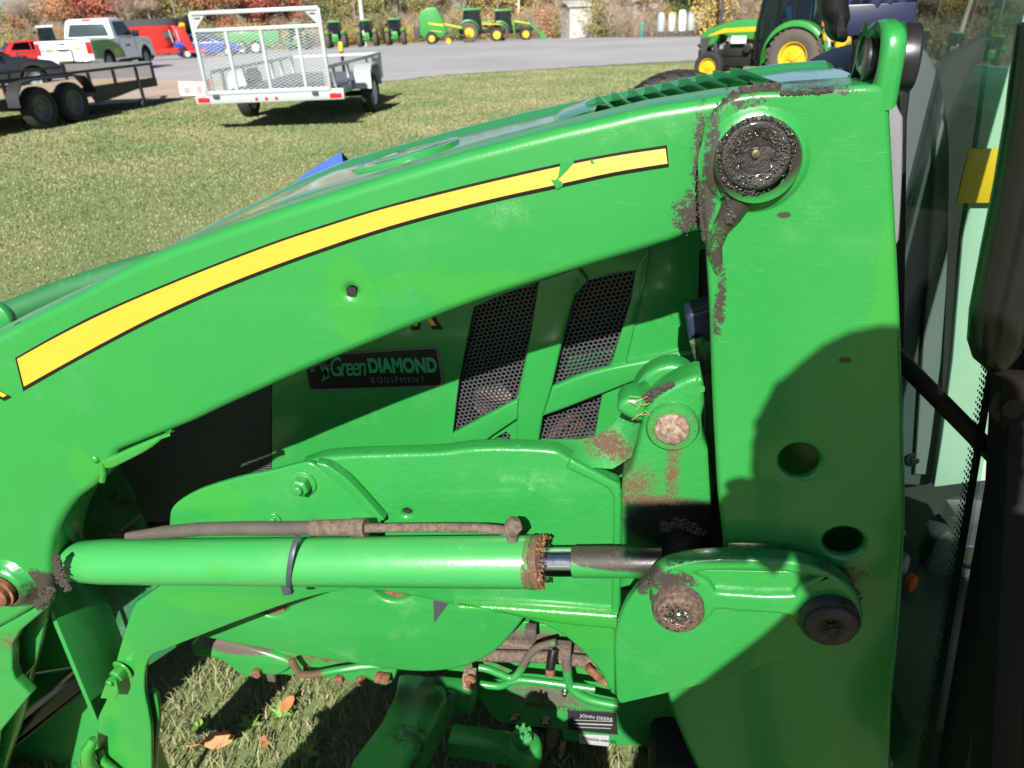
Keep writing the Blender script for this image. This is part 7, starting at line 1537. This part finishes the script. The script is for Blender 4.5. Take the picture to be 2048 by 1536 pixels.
body_v = [Wp(.15, -.26, .98), Wp(.20, -.25, 1.15), Wp(.31, -.23, 1.36), Wp(.38, -.22, 1.55), Wp(.35, -.20, 1.64), Wp(.28, -.17, 1.70), head, head + L(0, .01, .085),
          Wp(.27, -.26, .92), Wp(.32, -.22, .50), Wp(.34, -.28, .09), Wp(.36, -.13, .04), Wp(.05, -.26, .92), Wp(.03, -.22, .50), Wp(.04, -.28, .09), Wp(.01, -.13, .04),
          Wp(.56, -.22, 1.62), Wp(.48, -.05, 1.54), hR + L(.030, -.022, .010), Wp(.285, -.20, 1.68), Wp(.03, -.20, 1.21), Wp(.15, -.10, 1.04), Wp(.275, -.20, 1.55)]
edges = [(0, 1), (1, 2), (2, 3), (3, 4), (4, 5), (5, 6), (6, 7), (0, 8), (8, 9), (9, 10), (10, 11), (0, 12), (12, 13), (13, 14), (14, 15), (3, 16), (16, 17), (17, 18), (3, 19), (19, 22), (22, 20), (20, 21)]
rad = [(.22, .13), (.25, .14), (.27, .15), (.22, .13), .065, .055, (.082, .095), (.076, .085), .09, .065, .045, .035, .09, .065, .045, .035, .085, .09, .085, .10, .10, .05, .095]
hL = body_v[21]
b = skin_body('body', body_v, edges, rad, M['jacket'], PN)
b.data.materials.append(M['jeans']); b.data.materials.append(M['skin']); b.data.materials.append(M['black'])
for f in b.data.polygons:
    z = f.center.z; f.material_index = 2 if z > 1.69 else (3 if z < .09 else (1 if z < .97 else 0))
mb = MB(); mb.lathe(head + L(0, -.01, -.01), (0, -.15, 1), [(.122, -.05), (.132, .02), (.128, .06), (.10, .105), (.05, .128), (.001, .133)], 20, caps=False); 
for k in range(40): a = random.uniform(.3, 2 * math.pi - .3) + math.pi / 2; mb.blob(head + L(math.cos(a) * .122, math.sin(a) * .11 - .01, random.uniform(-.05, .06)), .012, jit=.1)
mb.build('hair', M['hair'], PN, angle=80)
for s in (1, -1):
    mb = MB(); mb.blob(head + L(s * .032, .098, .03), .012, jit=.02); mb.build('eye', M['white'], PN, angle=80)
    mb = MB(); mb.lathe(head + L(s * .098, .0, .01), (s, -.2, 0), [(.030, -.006), (.034, .004), (.022, .012), (.008, .010)], 14); mb.build('ear', M['skin'], PN, angle=80)
mb = MB(); mb.add([head + L(-.014, .095, .0), head + L(.014, .095, .0), head + L(0, .125, -.012), head + L(0, .098, .045)], [(0, 1, 2), (0, 2, 3), (1, 3, 2), (0, 3, 1)], 0, True); mb.build('nose', M['skin'], PN)
mb = MB(); mb.tube([head + L(-.025, .092, -.045), head + L(0, .100, -.047), head + L(.025, .092, -.045)], .005, 6); mb.build('mouth', M['red'], PN)
for s, hp in ((1, hR), (-1, hL)):
    base = hp + L(.02 if s > 0 else .015, -.015, -.03); vv = [base, base + L(-.01, .01, .035)]; ee = [(0, 1)]; rr2 = [(.030, .018), (.034, .016)]
    for k in range(4):
        o0 = base + L(-.012 + .004 * k, .012 - .006 * k, .045); dx = L(-.003 * k, .0, .0)
        p1 = base + L(-.020, .022, .070 - .020 * k + .01); p2 = p1 + L(-.026, .012, .004); p3 = p2 + L(-.022 + .003 * abs(k - 1), -.008, -.004); i = len(vv); vv += [p1, p2, p3]; ee += [(1, i), (i, i + 1), (i + 1, i + 2)]; rr2 += [.0095, .0088, .0075]
    i = len(vv); vv += [base + L(-.02, -.02, .03), base + L(-.045, -.022, .045), base + L(-.065, -.015, .05)]; ee += [(0, i), (i, i + 1), (i + 1, i + 2)]; rr2 += [.013, .011, .009]
    skin_body('hand', vv, ee, rr2, M['skin'], PN)
